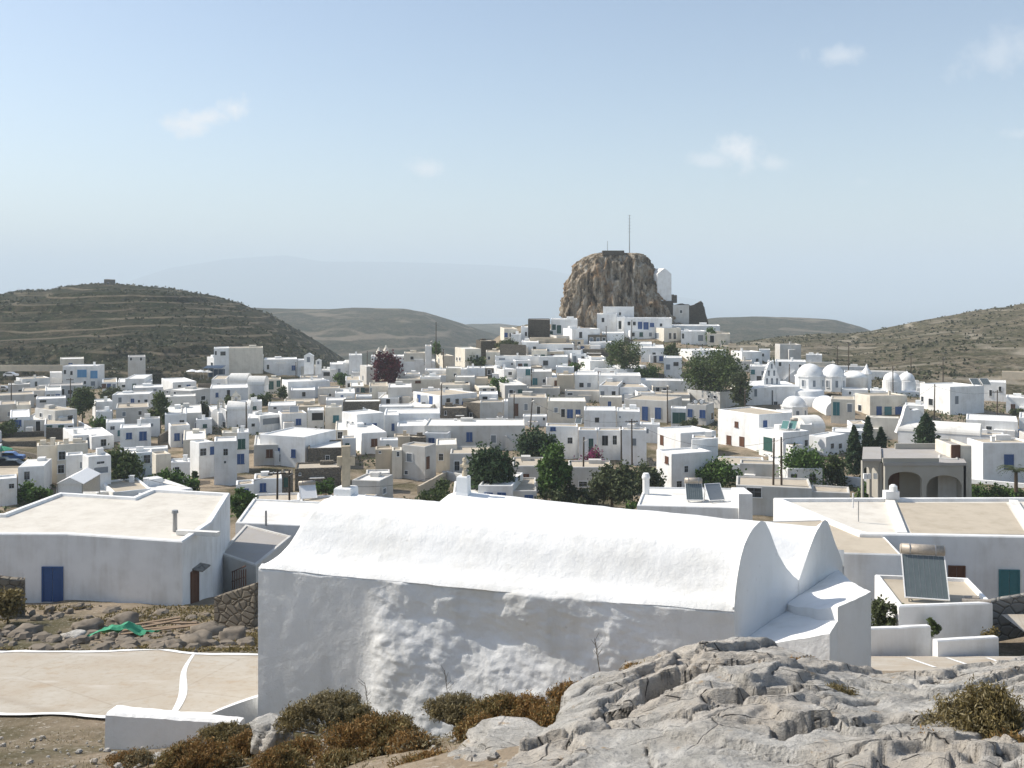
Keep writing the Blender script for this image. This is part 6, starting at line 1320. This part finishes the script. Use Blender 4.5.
# ------------------------------------------------------------------ utility poles and wires
def pole(x, yt, arm, Hm=7.5, D=None):
    D = D or top_D(x, yt, Hm, 60, 320); p = P(x, yt, D); g = p.z-Hm
    return p, g
protos = {}
for arm in (0, 1):
    q = empty('utility_pole', (0, 0, 0), None, 'pole', 'wooden utility poles'); mb = MB(); mb.tube((0, 0, -1.5), (.06, 0, 7.5), .15, .10, 8); mb.build('post', 'wood_pole', q)
    if arm:
        mb = MB(); mb.box((0, -.12, 7.1), (2.0, .12, .14)); cb = mb.build('crossarm', 'wood_pole', q); mb = MB()
        for dx in (-.85, -.4, .4, .85): mb.lathe((dx, -.12, 7.17), [(.04, 0), (.07, .06), (.06, .16), (.02, .2)], 8)
        mb.build('insulator', 'metal_grey', q)
    else:
        mb = MB(); mb.tube((-.02, -.12, 6.9), (.5, -.12, 7.2), .03, .03, 6); mb.build('bracket', 'metal_grey', q)
    protos[arm] = [q, False]
POLES = [(11.3, 383, 0, 'at the left edge by the tan-roofed house'), (70.3, 378, 1, 'in front of the hotel with blue balconies'), (246.5, 402, 0, 'right of the bell-gabled chapel'), (253, 360, 0, 'left of the bell tower below the cream skyline house'), (276.8, 470, 1, 'left of the chapel roof cross, near the tan roofs'),
    (289.5, 470.5, 0, 'tall and right of the cross-armed one by the tan roofs'), (367, 351, 0, 'just left of the purple tree'), (387, 357, 1, 'in front of the purple tree'), (296, 362, 0, 'beside the long bluish skyline house'), (441.3, 384, 0, 'at the corner of the house with two tall blue doors'), (443.5, 349, 0, 'in front of the tall cream house'),
    (431.3, 340, 0, 'on the skyline left of the tall cream house'), (436, 322, 0, 'highest on the skyline left of the castle rock'), (514, 391, 0, 'by the brown door of the long grey house'), (529.5, 398, 0, 'leaning above the dark pine'), (606.3, 326, 0, 'left of the bright white houses under castle rock'),
    (631.5, 320, 0, 'among houses under the castle rock'), (621.5, 426, 0, 'left of the cross-armed pole behind the olive trees'), (632, 419, 1, 'with a crossarm behind the olive trees'), (667.5, 387, 0, 'beside the grey house with two blue doors'), (789, 364, 0, 'left of the church domes'), (837, 346, 0, 'on the right slope above the domes'), (848.5, 343, 0, 'on the right slope above the domes, taller'),
    (893, 366, 0, 'in front of the twin-domed church'), (911, 353, 0, 'on the right hillside above twin domes'), (934.3, 384, 0, 'in front of the tall white block house'), (997, 390, 1, 'with a crossarm at the right behind the blue car'), (773, 438, 0, 'left of two by the wide tan shed roof'), (781.5, 437, 0, 'right of two by the wide tan shed roof'), (943, 356, 0, 'faint on the right hillside'), (583, 437, 0, 'by the pink bougainvillea'), (745, 388, 0, 'right of the broad tree')]
PP = {}
for x, yt, arm, lb_ in POLES:
    D = None
    if (x, yt) in ((276.8, 470), (289.5, 470.5)): D = 112
    if x in (773, 781.5): D = 120
    if x == 436: D = 292
    if x in (837, 848.5, 911, 943): D = {837: 275, 848.5: 270, 911: 272, 943: 265}[x]
    p, g = pole(x, yt, arm, 7.5, D); pr = protos[arm]; o = pr[0] if not pr[1] else copy_tree(pr[0]); pr[1] = True
    o.location = (p.x, p.y, g); o['label'] = ('dark wooden utility pole '+lb_); PP[x] = Vector((p.x, p.y, p.z-.3)); o.rotation_euler = (0, R(4) if x == 529.5 else R(random.uniform(-1, 1)), R(random.uniform(-25, 25)))
def wire(a_, b_, sag, label):
    mb = MB(); n = 14; pts = [a_.lerp(b_, i/n)-Vector((0, 0, 4*sag*(i/n)*(1-i/n))) for i in range(n+1)]
    for p, q in zip(pts, pts[1:]): mb.tube(p, q, .022, .022, 4, cap=False)
    o = mb.build('power_cable', 'wire_black'); center_mesh(o); tag(o, label, 'cable', 'overhead cables')
wire(PP[781.5], PP[934.3], 1.6, 'cable from the tan shed poles to the pole by the tall block house'); wire(PP[934.3], PP[997], 1.0, 'cable between the two poles right of the tall block house'); wire(PP[632], PP[781.5], 2.2, 'cable from the cross-armed olive tree pole to the tan shed poles')
wire(PP[276.8], P(150, 480, 100), 1.2, 'cable crossing behind the big left house roof'); wire(PP[289.5], P(430, 478, 104), 1.2, 'cable running right behind the roof cross'); wire(PP[632], PP[529.5], 1.6, 'cable between the leaning pole and the cross-armed pole')
q = empty('aerial', P(858, 522, 60), 'thin roof aerial pole behind the chapel gables', 'aerial'); a_ = P(858.5, 520, 60); mb = MB(); mb.tube((a_.x, a_.y, -13.9), P(858.5, 501, 60), .03, .03, 6); mb.build('pole', 'metal_grey', q); mb = MB(); t = P(853, 508, 60); mb.tube(t, t+Vector((0, 0, .9)), .04, .04, 6); mb.build('finial', 'paint_white', q)

# ------------------------------------------------------------------ trees
def blob_points(n, c, rad, clumps, cs, rg, hollow=0.25, low=-1.0):
    """points in leaf clumps spread over an ellipsoid's volume"""
    cc = []
    while len(cc) < clumps:
        p = rg.uniform(-1, 1, 3); r_ = np.linalg.norm(p)
        if hollow < r_ < 1 and p[2] > low: cc.append(p)
    cc = np.array(cc)*np.array(rad)*rg.uniform(.72, 1.14, (clumps, 1)); w_ = rg.uniform(.6, 1.4, clumps); idx = rg.choice(clumps, n, p=w_/w_.sum())
    return np.array(c)+cc[idx]+rg.normal(size=(n, 3))*cs*rg.uniform(.6, 1.2, (clumps, 1))[idx]
def tree(name, label, cat, x, yt, yb, wpx, D, mat, kind='round', n=2600, leaf=.3, group=None, lean=0, cl=None, trunk=True, seed=1, mat2=None):
    D0_ = D; D = ground_D(x, yb) if D > 60 else D; leaf *= D/D0_; k = D/F; h = (yb-yt)*k; w_ = wpx*k; b = P(x, yb, D); rg = np.random.default_rng(seed); q = empty(name, b, label, cat, group)
    if kind == 'round': c0, rad, th = (b.x+lean, b.y, b.z+h*.6), (w_/2*.86, w_/2*.8, h*.40), h*.45
    elif kind == 'bush': c0, rad, th = (b.x, b.y, b.z+h*.38), (w_/2*.9, w_/2*.6, h*.5), h*.3
    elif kind == 'poplar': c0, rad, th = (b.x, b.y, b.z+h*.54), (w_/2*.82, w_/2*.8, h*.44), h*.6
    elif kind == 'hedge': c0, rad, th = (b.x, b.y, b.z+h*.45), (w_/2, 1.4, h*.5), h*.2
    clm = cl or (26 if kind == 'round' else 18); cs = min(rad[0], rad[2])*.235 if kind != 'cypress' else 0
    if kind == 'cypress':
        t = rg.random(n)**.8; ang = rg.uniform(0, 2*np.pi, n); prof = np.interp(t, [0, .08, .3, .6, .85, 1], [.55, .9, 1.0, .78, .42, .06])*w_/2
        lump = 1+.22*np.sin(ang*3+t*17+seed)+.15*np.sin(ang*5-t*29); rr = prof*lump*rg.uniform(.45, 1.0, n); pts = np.stack([b.x+rr*np.cos(ang), b.y+rr*np.sin(ang), b.z+.05*h+t*h*.95], 1); th = h*.3
    else:
        if kind == 'hedge': pts = np.array(c0)+np.stack([rg.uniform(-1, 1, n)*rad[0], rg.uniform(-1, 1, n)*rad[1], rg.uniform(-1, .6, n)*rad[2]+.35*rad[2]*np.sin(rg.uniform(0, 6, n))], 1); pts[:, 2] += .18*h*np.sin(pts[:, 0]*1.7+seed)
        else: pts = blob_points(n, c0, rad, clm, cs, rg, low=-.75 if kind != 'bush' else -.5)
    cr = quads_mesh('crown', leaf_quads(pts, leaf, .45, .3), mat, q)
    if mat2:
        m2 = pts[rg.random(n) < .22]+rg.normal(size=(1, 3))*.15; quads_mesh('blossom', leaf_quads(m2, leaf*.8, .4), mat2, q)
    if trunk:
        mb = MB(); r0 = max(.06, w_*.028); tp = Vector((b.x+lean*.7, b.y, b.z+th)); mb.tube((b.x, b.y, b.z-1.0), tp, r0*1.25, r0*.7, 8)
        if kind in ('round', 'poplar'):
            for i in range(6):
                a_ = 2*math.pi*i/6+seed; e = tp+Vector((math.cos(a_)*rad[0]*.55, math.sin(a_)*rad[1]*.55, rad[2]*random.uniform(.2, .7))); mb.tube(tp-Vector((0, 0, th*.25*(i % 3)/2)), e, r0*.55, r0*.18, 5)
        mb.build('trunk', 'bark', q)
    return q
tree('tree', 'dark bushy tree right of the bright balconied house at the left', 'tree', 82.5, 389, 424, 25, 190, 'leaf_dark', 'round', 3200, .34, seed=3)
tree('tree', 'tall narrow dark tree in the yard below the arched green door', 'tree', 160.5, 393, 433, 21, 172, 'leaf_dark', 'poplar', 2800, .32, seed=4, cl=24)
tree('tree', 'dark straggly tree behind the white tent, half hiding a house', 'tree', 123, 450, 499, 36, 112, 'leaf_dark', 'round', 4200, .26, seed=5)
tree('hedge', 'clipped green bushes at the lower left beside a dark car', 'hedge', 32, 483, 503, 36, 103, 'leaf_green', 'bush', 2200, .26, seed=6)
tree('shrub', 'long mass of green shrubs above the big left house roof', 'shrub', 170, 470, 496, 58, 106, 'leaf_green', 'bush', 3600, .26, seed=7, cl=40)
tree('shrub', 'small dark bush at the right end of the green shrubs', 'shrub', 194.5, 470, 492, 8, 106, 'leaf_dark', 'poplar', 700, .22, seed=8)
tree('tree', 'green tree between the big left house and the small house', 'tree', 240, 488, 530, 26, 84, 'leaf_green', 'round', 2600, .24, seed=9)
tree('shrub', 'dark green bushes at the left edge under the tan house', 'shrub', 5, 418, 437, 24, 170, 'leaf_dark', 'bush', 1500, .3, seed=10)
tree('shrub', 'olive green shrubs right of the hotel on the slope', 'shrub', 112, 386, 402, 30, 205, 'leaf_olive', 'bush', 1600, .32, seed=11)
tree('shrub', 'green bush beside the stair wall', 'shrub', 101, 415, 434, 18, 165, 'leaf_green', 'bush', 1200, .28, seed=12)
tree('shrub', 'green creeping shrubs left of the bell-gabled chapel', 'shrub', 206, 402, 420, 24, 185, 'leaf_olive', 'bush', 1400, .3, seed=13); tree('shrub', 'dark bush at the foot of the bell gables', 'shrub', 228, 394, 408, 8, 192, 'leaf_dark', 'poplar', 600, .28, seed=14)
tree('shrub', 'dark shrubs below the two vaulted chapels', 'shrub', 259, 391, 406, 28, 196, 'leaf_dark', 'bush', 1300, .3, seed=15); tree('shrub', 'small round bush left of the wide white two-window house', 'shrub', 283.5, 386, 399, 9, 196, 'leaf_dark', 'bush', 700, .28, seed=16)
tree('tree', 'bright green tree left of the purple-leaved tree', 'tree', 343.5, 371, 386, 17, 225, 'leaf_green', 'bush', 1500, .32, seed=17)
tree('tree', 'dark red purple-leaved tree in the middle of the village', 'tree', 386, 355, 391, 32, 210, 'leaf_purple', 'round', 3400, .36, seed=18, cl=34)
tree('shrub', 'dark green bush by the tall cream skyline house', 'shrub', 476, 355, 370, 20, 252, 'leaf_dark', 'bush', 1200, .34, seed=19); tree('tree', 'round green tree on the skyline left of the cream house', 'tree', 436, 343, 357, 11, 285, 'leaf_green', 'round', 900, .34, seed=20)
tree('tree', 'green trees left of the dark stone block house', 'tree', 508, 338, 352, 34, 290, 'leaf_olive', 'bush', 1800, .36, seed=21, cl=30)
tree('shrub', 'green vine-covered pergola in the upper middle village', 'shrub', 500, 376, 394, 26, 214, 'leaf_green', 'bush', 1500, .3, seed=22)
tree('tree', 'dark tree under the castle rock left of a smaller one', 'tree', 625, 340, 378, 38, 246, 'leaf_dark', 'round', 3400, .36, seed=23, cl=34); tree('tree', 'light green bushy tree in front of the dark tree under castle rock', 'tree', 646, 362, 381, 30, 232, 'leaf_green', 'bush', 1900, .32, seed=24)
tree('tree', 'small round dark tree between white houses under castle rock', 'tree', 671.5, 345, 362, 19, 256, 'leaf_dark', 'round', 1400, .34, seed=25)
tree('tree', 'broad dark spreading tree left of the domed church', 'tree', 715, 353, 403, 78, 232, 'leaf_dark', 'round', 9000, .38, seed=26, cl=80)
tree('tree', 'dark lower limb mass at the right of the broad tree', 'tree', 740, 372, 412, 22, 188, 'leaf_olive', 'poplar', 2200, .34, seed=27)
tree('bougainvillea', 'dark pink bougainvillea on the roof edge in the upper village', 'plant', 575, 361, 374, 24, 228, 'leaf_green', 'bush', 900, .28, seed=28, mat2='leaf_pink', trunk=False)
tree('bougainvillea', 'bright pink bougainvillea below the house with arched window', 'plant', 593, 449, 478, 36, 150, 'leaf_pink', 'bush', 2000, .22, seed=29, trunk=False, mat2='leaf_green')
tree('pine_tree', 'dark pine tree nearest behind the chapel belfry stub', 'tree', 491, 446, 506, 46, 100, 'leaf_pine', 'round', 6500, .26, seed=30, cl=48)
tree('tree', 'dark tree behind the pale green poplar', 'tree', 537, 429, 470, 38, 122, 'leaf_pine', 'round', 3600, .26, seed=31, cl=36)
tree('poplar_tree', 'pale green upright tree behind the chapel ridge', 'tree', 552, 443, 507, 34, 98, 'leaf_green', 'poplar', 5600, .24, seed=32, cl=44); tree('tree', 'dark narrow shrub at the right of the pale upright tree', 'tree', 568, 462, 504, 12, 100, 'leaf_dark', 'poplar', 1100, .22, seed=33)
tree('olive_tree', 'wide grey green olive tree behind the chapel roof', 'tree', 612, 467, 512, 58, 96, 'leaf_olive', 'round', 5600, .22, seed=34, cl=50); tree('olive_tree', 'smaller grey green olive tree beside white wired house', 'tree', 648, 464, 500, 32, 102, 'leaf_olive', 'round', 3000, .22, seed=35)
tree('shrub', 'low dark shrubs below the pine behind the chapel', 'shrub', 440, 478, 505, 50, 100, 'leaf_dark', 'bush', 2200, .24, seed=36); tree('shrub', 'green weeds in the yard behind the roof cross', 'shrub', 326, 478, 496, 26, 108, 'leaf_green', 'bush', 1000, .2, seed=37)
tree('shrub', 'grey green shrubs between the olive and the upright tree', 'shrub', 580, 484, 506, 40, 98, 'leaf_olive', 'bush', 1800, .22, seed=38)
tree('grape_vine', 'dense green vine over the trellis left of the tan shed', 'plant', 717, 459, 492, 48, 113, 'leaf_green', 'bush', 3600, .24, seed=39, cl=40)
tree('shrub', 'green flowering shrubs between the grey and blue-windowed houses', 'shrub', 692, 418, 432, 34, 150, 'leaf_olive', 'bush', 1200, .24, seed=40)
tree('hedge', 'large green bushes below the white house with solar panels', 'hedge', 803, 447, 488, 44, 118, 'leaf_green', 'bush', 5200, .26, seed=41, cl=50); tree('hedge', 'darker green bushes left of the cypress trio', 'hedge', 833, 453, 486, 26, 117, 'leaf_dark', 'bush', 2200, .26, seed=42)
for x, yt, w_, sd_, lb_ in ((854, 426, 15, 43, 'leftmost cypress of the trio before the arcaded house'), (868, 417, 14, 44, 'middle and tallest cypress of the trio before the arcaded house'), (881, 428, 16, 45, 'rightmost and broadest cypress of the trio before the arcaded house')):
    tree('cypress_tree', lb_, 'tree', x, yt, 477, w_, 121, 'leaf_pine', 'cypress', 2600, .24, 'cypress trees', seed=sd_)
tree('cypress_tree', 'single large cypress in front of the barrel-vaulted chapel', 'tree', 926, 414, 458, 23, 136, 'leaf_pine', 'cypress', 4000, .26, 'cypress trees', seed=46)
tree('shrub', 'dark bushes at the foot of the single large cypress', 'shrub', 906, 445, 458, 26, 135, 'leaf_dark', 'bush', 1000, .26, seed=47)
tree('shrub', 'round green bush in front of the grey arches', 'shrub', 871, 482, 504, 32, 108, 'leaf_green', 'bush', 2200, .22, seed=48); tree('shrub', 'low green shrubs under the two wide arches', 'shrub', 915, 488, 504, 50, 112, 'leaf_olive', 'bush', 1800, .22, seed=49)
tree('shrub', 'green garden shrubs at the right of the arcaded house', 'shrub', 992, 481, 504, 70, 112, 'leaf_green', 'bush', 3000, .22, seed=50, cl=40); tree('shrub', 'dark garden shrubs below the palm', 'shrub', 1020, 488, 506, 40, 110, 'leaf_dark', 'bush', 1400, .22, seed=51)
tree('shrub', 'bush on the roof terrace at the right edge', 'shrub', 1018, 407, 416, 14, 158, 'leaf_olive', 'bush', 600, .26, seed=52); tree('shrub', 'green plant by the porch under the castle ruins', 'shrub', 711, 323, 345, 12, 290, 'leaf_green', 'bush', 900, .34, seed=53)
tree('shrub', 'green bushes right of the solar outbuilding path corner', 'shrub', 886, 593, 632, 30, 46.5, 'leaf_olive', 'bush', 2600, .10, seed=54); tree('shrub', 'dark climbing plant on the outbuilding front wall', 'shrub', 934, 614, 645, 14, 45.6, 'leaf_dark', 'poplar', 700, .09, seed=55, trunk=False)
tree('shrub', 'dark weeds at the stone wall beside the bench outbuilding', 'shrub', 990, 625, 642, 16, 44.5, 'scrub_olive', 'bush', 700, .08, seed=56)
tree('shrub', 'dry brown shrubs at the left edge by the dry stone wall', 'shrub', 8, 583, 615, 40, 48, 'scrub_olive', 'bush', 1800, .11, seed=57)
# palm
q = empty('palm_tree', P(1016, 490, 112), 'small palm with drooping grey fronds at the right edge', 'tree'); c = P(1016, 470, 112); mb = MB(); mb.tube(P(1016, 492, 112), c, .22, .18, 8); mb.build('trunk', 'bark', q); V = []
for i in range(22):
    a_ = 2*math.pi*i/22+random.uniform(-.1, .1); el = random.uniform(.1, 1.1); L = random.uniform(1.7, 2.3)
    for s_ in range(12):
        t = s_/11; p = Vector((math.cos(a_)*L*t*math.cos(el*.6), math.sin(a_)*L*t*math.cos(el*.6), L*(t*math.sin(el)-.75*t*t)))+c
        for sd_ in (-1, 1):
            d = Vector((-math.sin(a_)*sd_, math.cos(a_)*sd_, -.5))*.5*(1-.6*t)+Vector((math.cos(a_), math.sin(a_), 0))*.25; e = Vector((math.cos(a_), math.sin(a_), 0))*.05
            V.append([p-e, p+d*.5-e, p+d, p+e])
quads_mesh('fronds', np.array([[list(v_) for v_ in f_] for f_ in V]), 'leaf_olive', q)
for i, (x, y, w_, h_, lb_) in enumerate(((560, 512, 60, 22, 'low green scrub hidden just behind the chapel ridge'), (640, 518, 46, 18, 'olive scrub beside the flat roof with two heaters'), (800, 520, 60, 16, 'scrub behind the chapel gables'), (420, 520, 60, 20, 'dark scrub behind the chapel ridge below the yard walls'))):
    tree('shrub', lb_, 'shrub', x, y-h_, y, w_, 100, ('leaf_olive', 'leaf_green', 'leaf_dark')[i % 3], 'bush', 1500, .22, seed=90+i)
# town undergrowth: one mass nobody could count
pts = []
while len(pts) < 26000:
    Y = random.uniform(88, 300); X = random.uniform(-.62, .62)*Y; f_ = fbm(X, Y, 21, .03, 4)
    lim = .16
    if f_ < lim: continue
    pts.append((X, Y, Tn(X, Y)+random.uniform(0, .7)*(f_+.3)))
tag(quads_mesh('undergrowth', leaf_quads(np.array(pts), .34, .5, .2), 'leaf_olive'), 'low scrub and weeds between the village houses', None, None, 'stuff')

# ------------------------------------------------------------------ foreground cushion bushes and weeds
def cushion(x, y, D, w_, h_, mat, mat2, label, seed, n=9000, leaf=.012):
    rg = np.random.default_rng(seed); X = (x-CX)/F*D; z = -(y-HZ)/F*D; q = empty('cushion_bush', (X, D, z), label, 'bush', 'spiny cushion bushes'); nb = 240
    a_ = rg.uniform(0, 2*np.pi, nb); u = rg.random(nb)**.6; lump = 1+.18*np.sin(a_*3+seed)+.12*np.sin(a_*7)
    ends = np.stack([X+w_/2*u*np.cos(a_)*lump, D+w_/2*.75*u*np.sin(a_)*lump, z+h_*np.sqrt(np.maximum(0.03, 1-u*u*.92))*rg.uniform(.82, 1.12, nb)], 1)
    mb = MB()
    for e in ends[::2]:
        r0 = Vector((X+(e[0]-X)*.25, D+(e[1]-D)*.25, z-.08)); mb.tube(r0, e, .006, .003, 3, cap=False)
    mb.build('twigs', 'bark', q)
    idx = rg.integers(0, nb, n); t = rg.uniform(.45, 1.04, n)[:, None]; r0 = np.array([X, D, z]); base = r0+(ends[idx]-r0)*np.array([.3, .3, 0])
    pts = base+(ends[idx]-base)*t+rg.normal(size=(n, 3))*.03*np.array([1, 1, .8]); m_ = rg.random(n) < .5+.35*np.sin(pts[:, 0]*4.1+seed)
    quads_mesh('foliage', leaf_quads(pts[m_], leaf, .5, .9, 3.6), mat, q); quads_mesh('foliage', leaf_quads(pts[~m_], leaf, .5, .9, 3.6), mat2, q)
for i, (x, y, D, w_, h_, m1, m2, lb_) in enumerate((
    (330, 726, 15.0, 1.45, .42, 'scrub_olive', 'scrub_pale', 'olive cushion bush against the shaded chapel wall'), (375, 748, 13.8, 1.5, .36, 'scrub_brown', 'scrub_olive', 'rusty brown cushion bush in front of the olive one'),
    (455, 718, 14.6, .8, .3, 'scrub_pale', 'scrub_olive', 'pale dry bush below the sunlit patch of chapel wall'), (515, 726, 13.6, 1.3, .36, 'scrub_brown', 'scrub_olive', 'rusty cushion bush left of the main rock outcrop'), (552, 742, 12.2, .75, .40, 'scrub_brown', 'scrub_olive', 'brown cushion bush at the edge of the outcrop'),
    (195, 772, 15.5, 1.4, .40, 'scrub_brown', 'scrub_olive', 'brown bush at the bottom left in front of bench wall'), (280, 772, 13.2, .8, .26, 'scrub_brown', 'scrub_olive', 'low rusty bush at the bottom under the boulder'), (250, 752, 16.5, .7, .3, 'scrub_olive', 'scrub_brown', 'small bush left of the pale boulder'),
    (430, 776, 11.5, .8, .22, 'scrub_brown', 'scrub_olive', 'rusty bush along the bottom edge'), (985, 752, 8.9, .88, .55, 'scrub_pale', 'scrub_olive', 'tall pale spiny bush at the bottom right'), (930, 775, 8.6, .55, .32, 'scrub_brown', 'scrub_pale', 'brown bush left of the tall spiny one'), (1015, 778, 8.3, .6, .32, 'scrub_brown', 'scrub_olive', 'brown bush in the bottom right corner'),
    (636, 680, 12.6, .42, .17, 'scrub_brown', 'scrub_olive', 'small rusty tuft on the outcrop under the chapel wall'), (600, 700, 12.0, .28, .22, 'scrub_pale', 'scrub_brown', 'dry tuft at the left side of the outcrop'), (225, 742, 18.5, .9, .3, 'scrub_olive', 'scrub_pale', 'dry bush between bench wall and chapel'), (800, 672, 12.3, .55, .12, 'scrub_brown', 'scrub_olive', 'brown moss tuft in the crack near the outcrop crest'), (340, 770, 12.8, .75, .2, 'scrub_brown', 'scrub_olive', 'rusty bush at the bottom between two slabs'),
    (412, 752, 13.2, .7, .22, 'scrub_brown', 'scrub_pale', 'low rusty bush between the two larger wall-side bushes'), (482, 738, 13.2, .8, .24, 'scrub_brown', 'scrub_olive', 'spreading rusty bush left of the slanted slab'), (300, 758, 14.0, .7, .22, 'scrub_olive', 'scrub_brown', 'dull brown bush touching the pale boulder'),
    (572, 704, 13.6, .6, .26, 'scrub_brown', 'scrub_pale', 'rusty bush where outcrop meets the chapel wall'), (130, 766, 17.6, .8, .2, 'scrub_brown', 'scrub_pale', 'flat brown bush on the dirt left of bench wall'), (700, 664, 13.0, .5, .12, 'scrub_brown', 'scrub_olive', 'brown tuft on the outcrop below the chapel eave'),
    (835, 700, 10.6, .35, .12, 'scrub_pale', 'scrub_olive', 'pale tuft in a crack of the outcrop'), (690, 726, 9.9, .3, .1, 'scrub_brown', 'scrub_olive', 'small brown tuft in the middle of the outcrop'))):
    cushion(x, y, D, w_, h_, m1, m2, lb_, 60+i, int(20000*min(1.2, w_*h_/.45)+2500), .0085+.0004*D)
# dry stalks
for i, (x, y, D, h_, lb_) in enumerate(((370, 700, 15.2, .45, 'dry dark stalk in front of chapel wall'), (450, 692, 14.8, .5, 'thin dry stalk by the pale bush'), (601, 655, 12.6, .35, 'thin stalk by the outcrop'), (604, 715, 11.5, .4, 'bare twig on the left side of outcrop'))):
    b = P(x, y+12, D); mb = MB(); t = b+Vector((-.08, 0, h_)); mb.tube(b-Vector((0, 0, .15)), t, .007, .004, 5)
    for j in range(7): u = b.lerp(t, .35+.1*j); mb.tube(u, u+Vector((random.uniform(-.12, .12), random.uniform(-.06, .06), .09)), .004, .002, 4)
    o = mb.build('dry_stalk', 'bark'); center_mesh(o); tag(o, lb_, 'stalk', 'dry stalks')
# dry grass on the near dirt
pts = []
while len(pts) < 7000:
    X = random.uniform(-14, -.5); Y = random.uniform(11, 22.6)
    if PX((X, Y, 0))[0] > 560 or fbm(X, Y, 13, .5, 4) < .12: continue
    pts.append((X, Y, Tn(X, Y)+.05))
gq = leaf_quads(np.array(pts), .014, .5, 1.0, 4.0); tag(quads_mesh('dry_grass', gq, 'scrub_pale'), 'sparse dry grass on the near dirt', None, None, 'stuff')
pts = []
while len(pts) < 12000:
    X = random.uniform(-34, -4); Y = random.uniform(31, 54)
    if fbm(X, Y, 17, .16, 4) < .05: continue
    pts.append((X, Y, Tn(X, Y)+.1))
tag(quads_mesh('dry_grass', leaf_quads(np.array(pts), .07, .5, .6, 2.2), 'scrub_olive'), 'dry brown weeds on the rubble slope', None, None, 'stuff')

# ------------------------------------------------------------------ more houses in the gaps of the village
def fill_village(target):
    bpy.context.view_layer.update(); occ = []
    ch = {}
    for o in bpy.data.objects:
        if o.type == 'MESH':
            r_ = o
            while r_.parent: r_ = r_.parent
            if r_.get('category'): ch.setdefault(r_.name, []).append(o)
    for nm, L in ch.items():
        c = [o.matrix_world @ Vector(b) for o in L for b in o.bound_box]; D = sum(v_.y for v_ in c)/len(c)
        if D < 70 or D > 330: continue
        c = [v_ for v_ in c]; xs = [PX(v_)[0] for v_ in c]; r_ = bpy.data.objects[nm]; lowz = r_.location.z; ys = [HZ-F*max(v_.z, lowz)/v_.y for v_ in c]
        occ.append((min(xs), min(ys), max(xs), max(ys), D))
    rr = random.Random(11); made = 0; tries = 0
    while made < target and tries < 60000:
        tries += 1; Y = rr.uniform(118, 300); x = rr.uniform(-60, 1080); X = (x-CX)/F*Y
        if x > 870 and Y < 150: continue
        if abs(X-32) > 75 and Y > 285: continue
        n = rr.choice((.7, .8, .9, 1.0, 1.1, 1.25)); wpx = rr.uniform(3.8, 9)/Y*F; g = Tn(X, Y); yt = HZ-F*(g+3.25*n)/Y; yb = HZ-F*g/Y
        rh = max(1.5, (yb-HZ)*.06); a0, a1, b0, b1 = x-wpx/2, x+wpx/2, yt-rh, yb; ar = (a1-a0)*(b1-b0); hide = shown = 0.0
        for q in occ:
            w_ = min(a1, q[2])-max(a0, q[0]); h_ = min(b1, q[3])-max(b0, q[1])
            if w_ > 0 and h_ > 0:
                if q[4] > Y: hide = max(hide, .15*w_*h_/ar, .8*w_*h_/max(1, (q[2]-q[0])*(q[3]-q[1])))
                else: shown += w_*h_/ar
        if hide > .24 or shown > .7: continue
        cw = rr.choice('wwwwwcgtws'); wins = []; m_ = rr.choice((1, 1, 2, 2, 3)); ph = 1.15/Y*F; pw = .85/Y*F
        for k in range(m_):
            door = rr.random() < .3; h2 = ph*1.75 if door else ph; yy = yb-h2/2-.1 if door else yt+(yb-yt)*.45; wins.append(f"{lerp(a0, a1, (k+.5)/m_+rr.uniform(-.08, .08)):.1f},{yy:.1f},{pw:.2f},{h2:.2f},{rr.choice('dddgbbnr')}")
        H(a0, a1, yt, n, rr.choice((0, -1, -1, 1))*rr.uniform(.25, .6)*wpx, rh, cw, rr.choice('wwwt'), ';'.join(wins), D=Y); occ.append((a0, b0, a1, b1, Y)); made += 1
    return made
fill_village(130)
label_houses([('purple tree', 386, 374), ('domed church', 812, 392), ('castle rock', 615, 300), ('broad dark tree', 715, 380), ('cypress trio', 868, 450), ('blue-balconied hotel', 80, 378), ('white tent', 67, 484), ('pink bougainvillea', 593, 463), ('dark pine', 491, 472), ('arcaded house', 915, 483),
    ('bell-gabled chapel', 229, 412), ('gabled bell tower', 308, 360), ('roof cross', 346, 468), ('stone block house', 539, 328), ('olive tree', 625, 480), ('twin-domed church', 902, 383), ('tall cream house', 470, 358), ('round dark tree', 671, 353), ('grape vine', 717, 474), ('vine pergola', 500, 385), ('narrow dark tree', 160, 415), ('cypress chapel', 935, 436)])
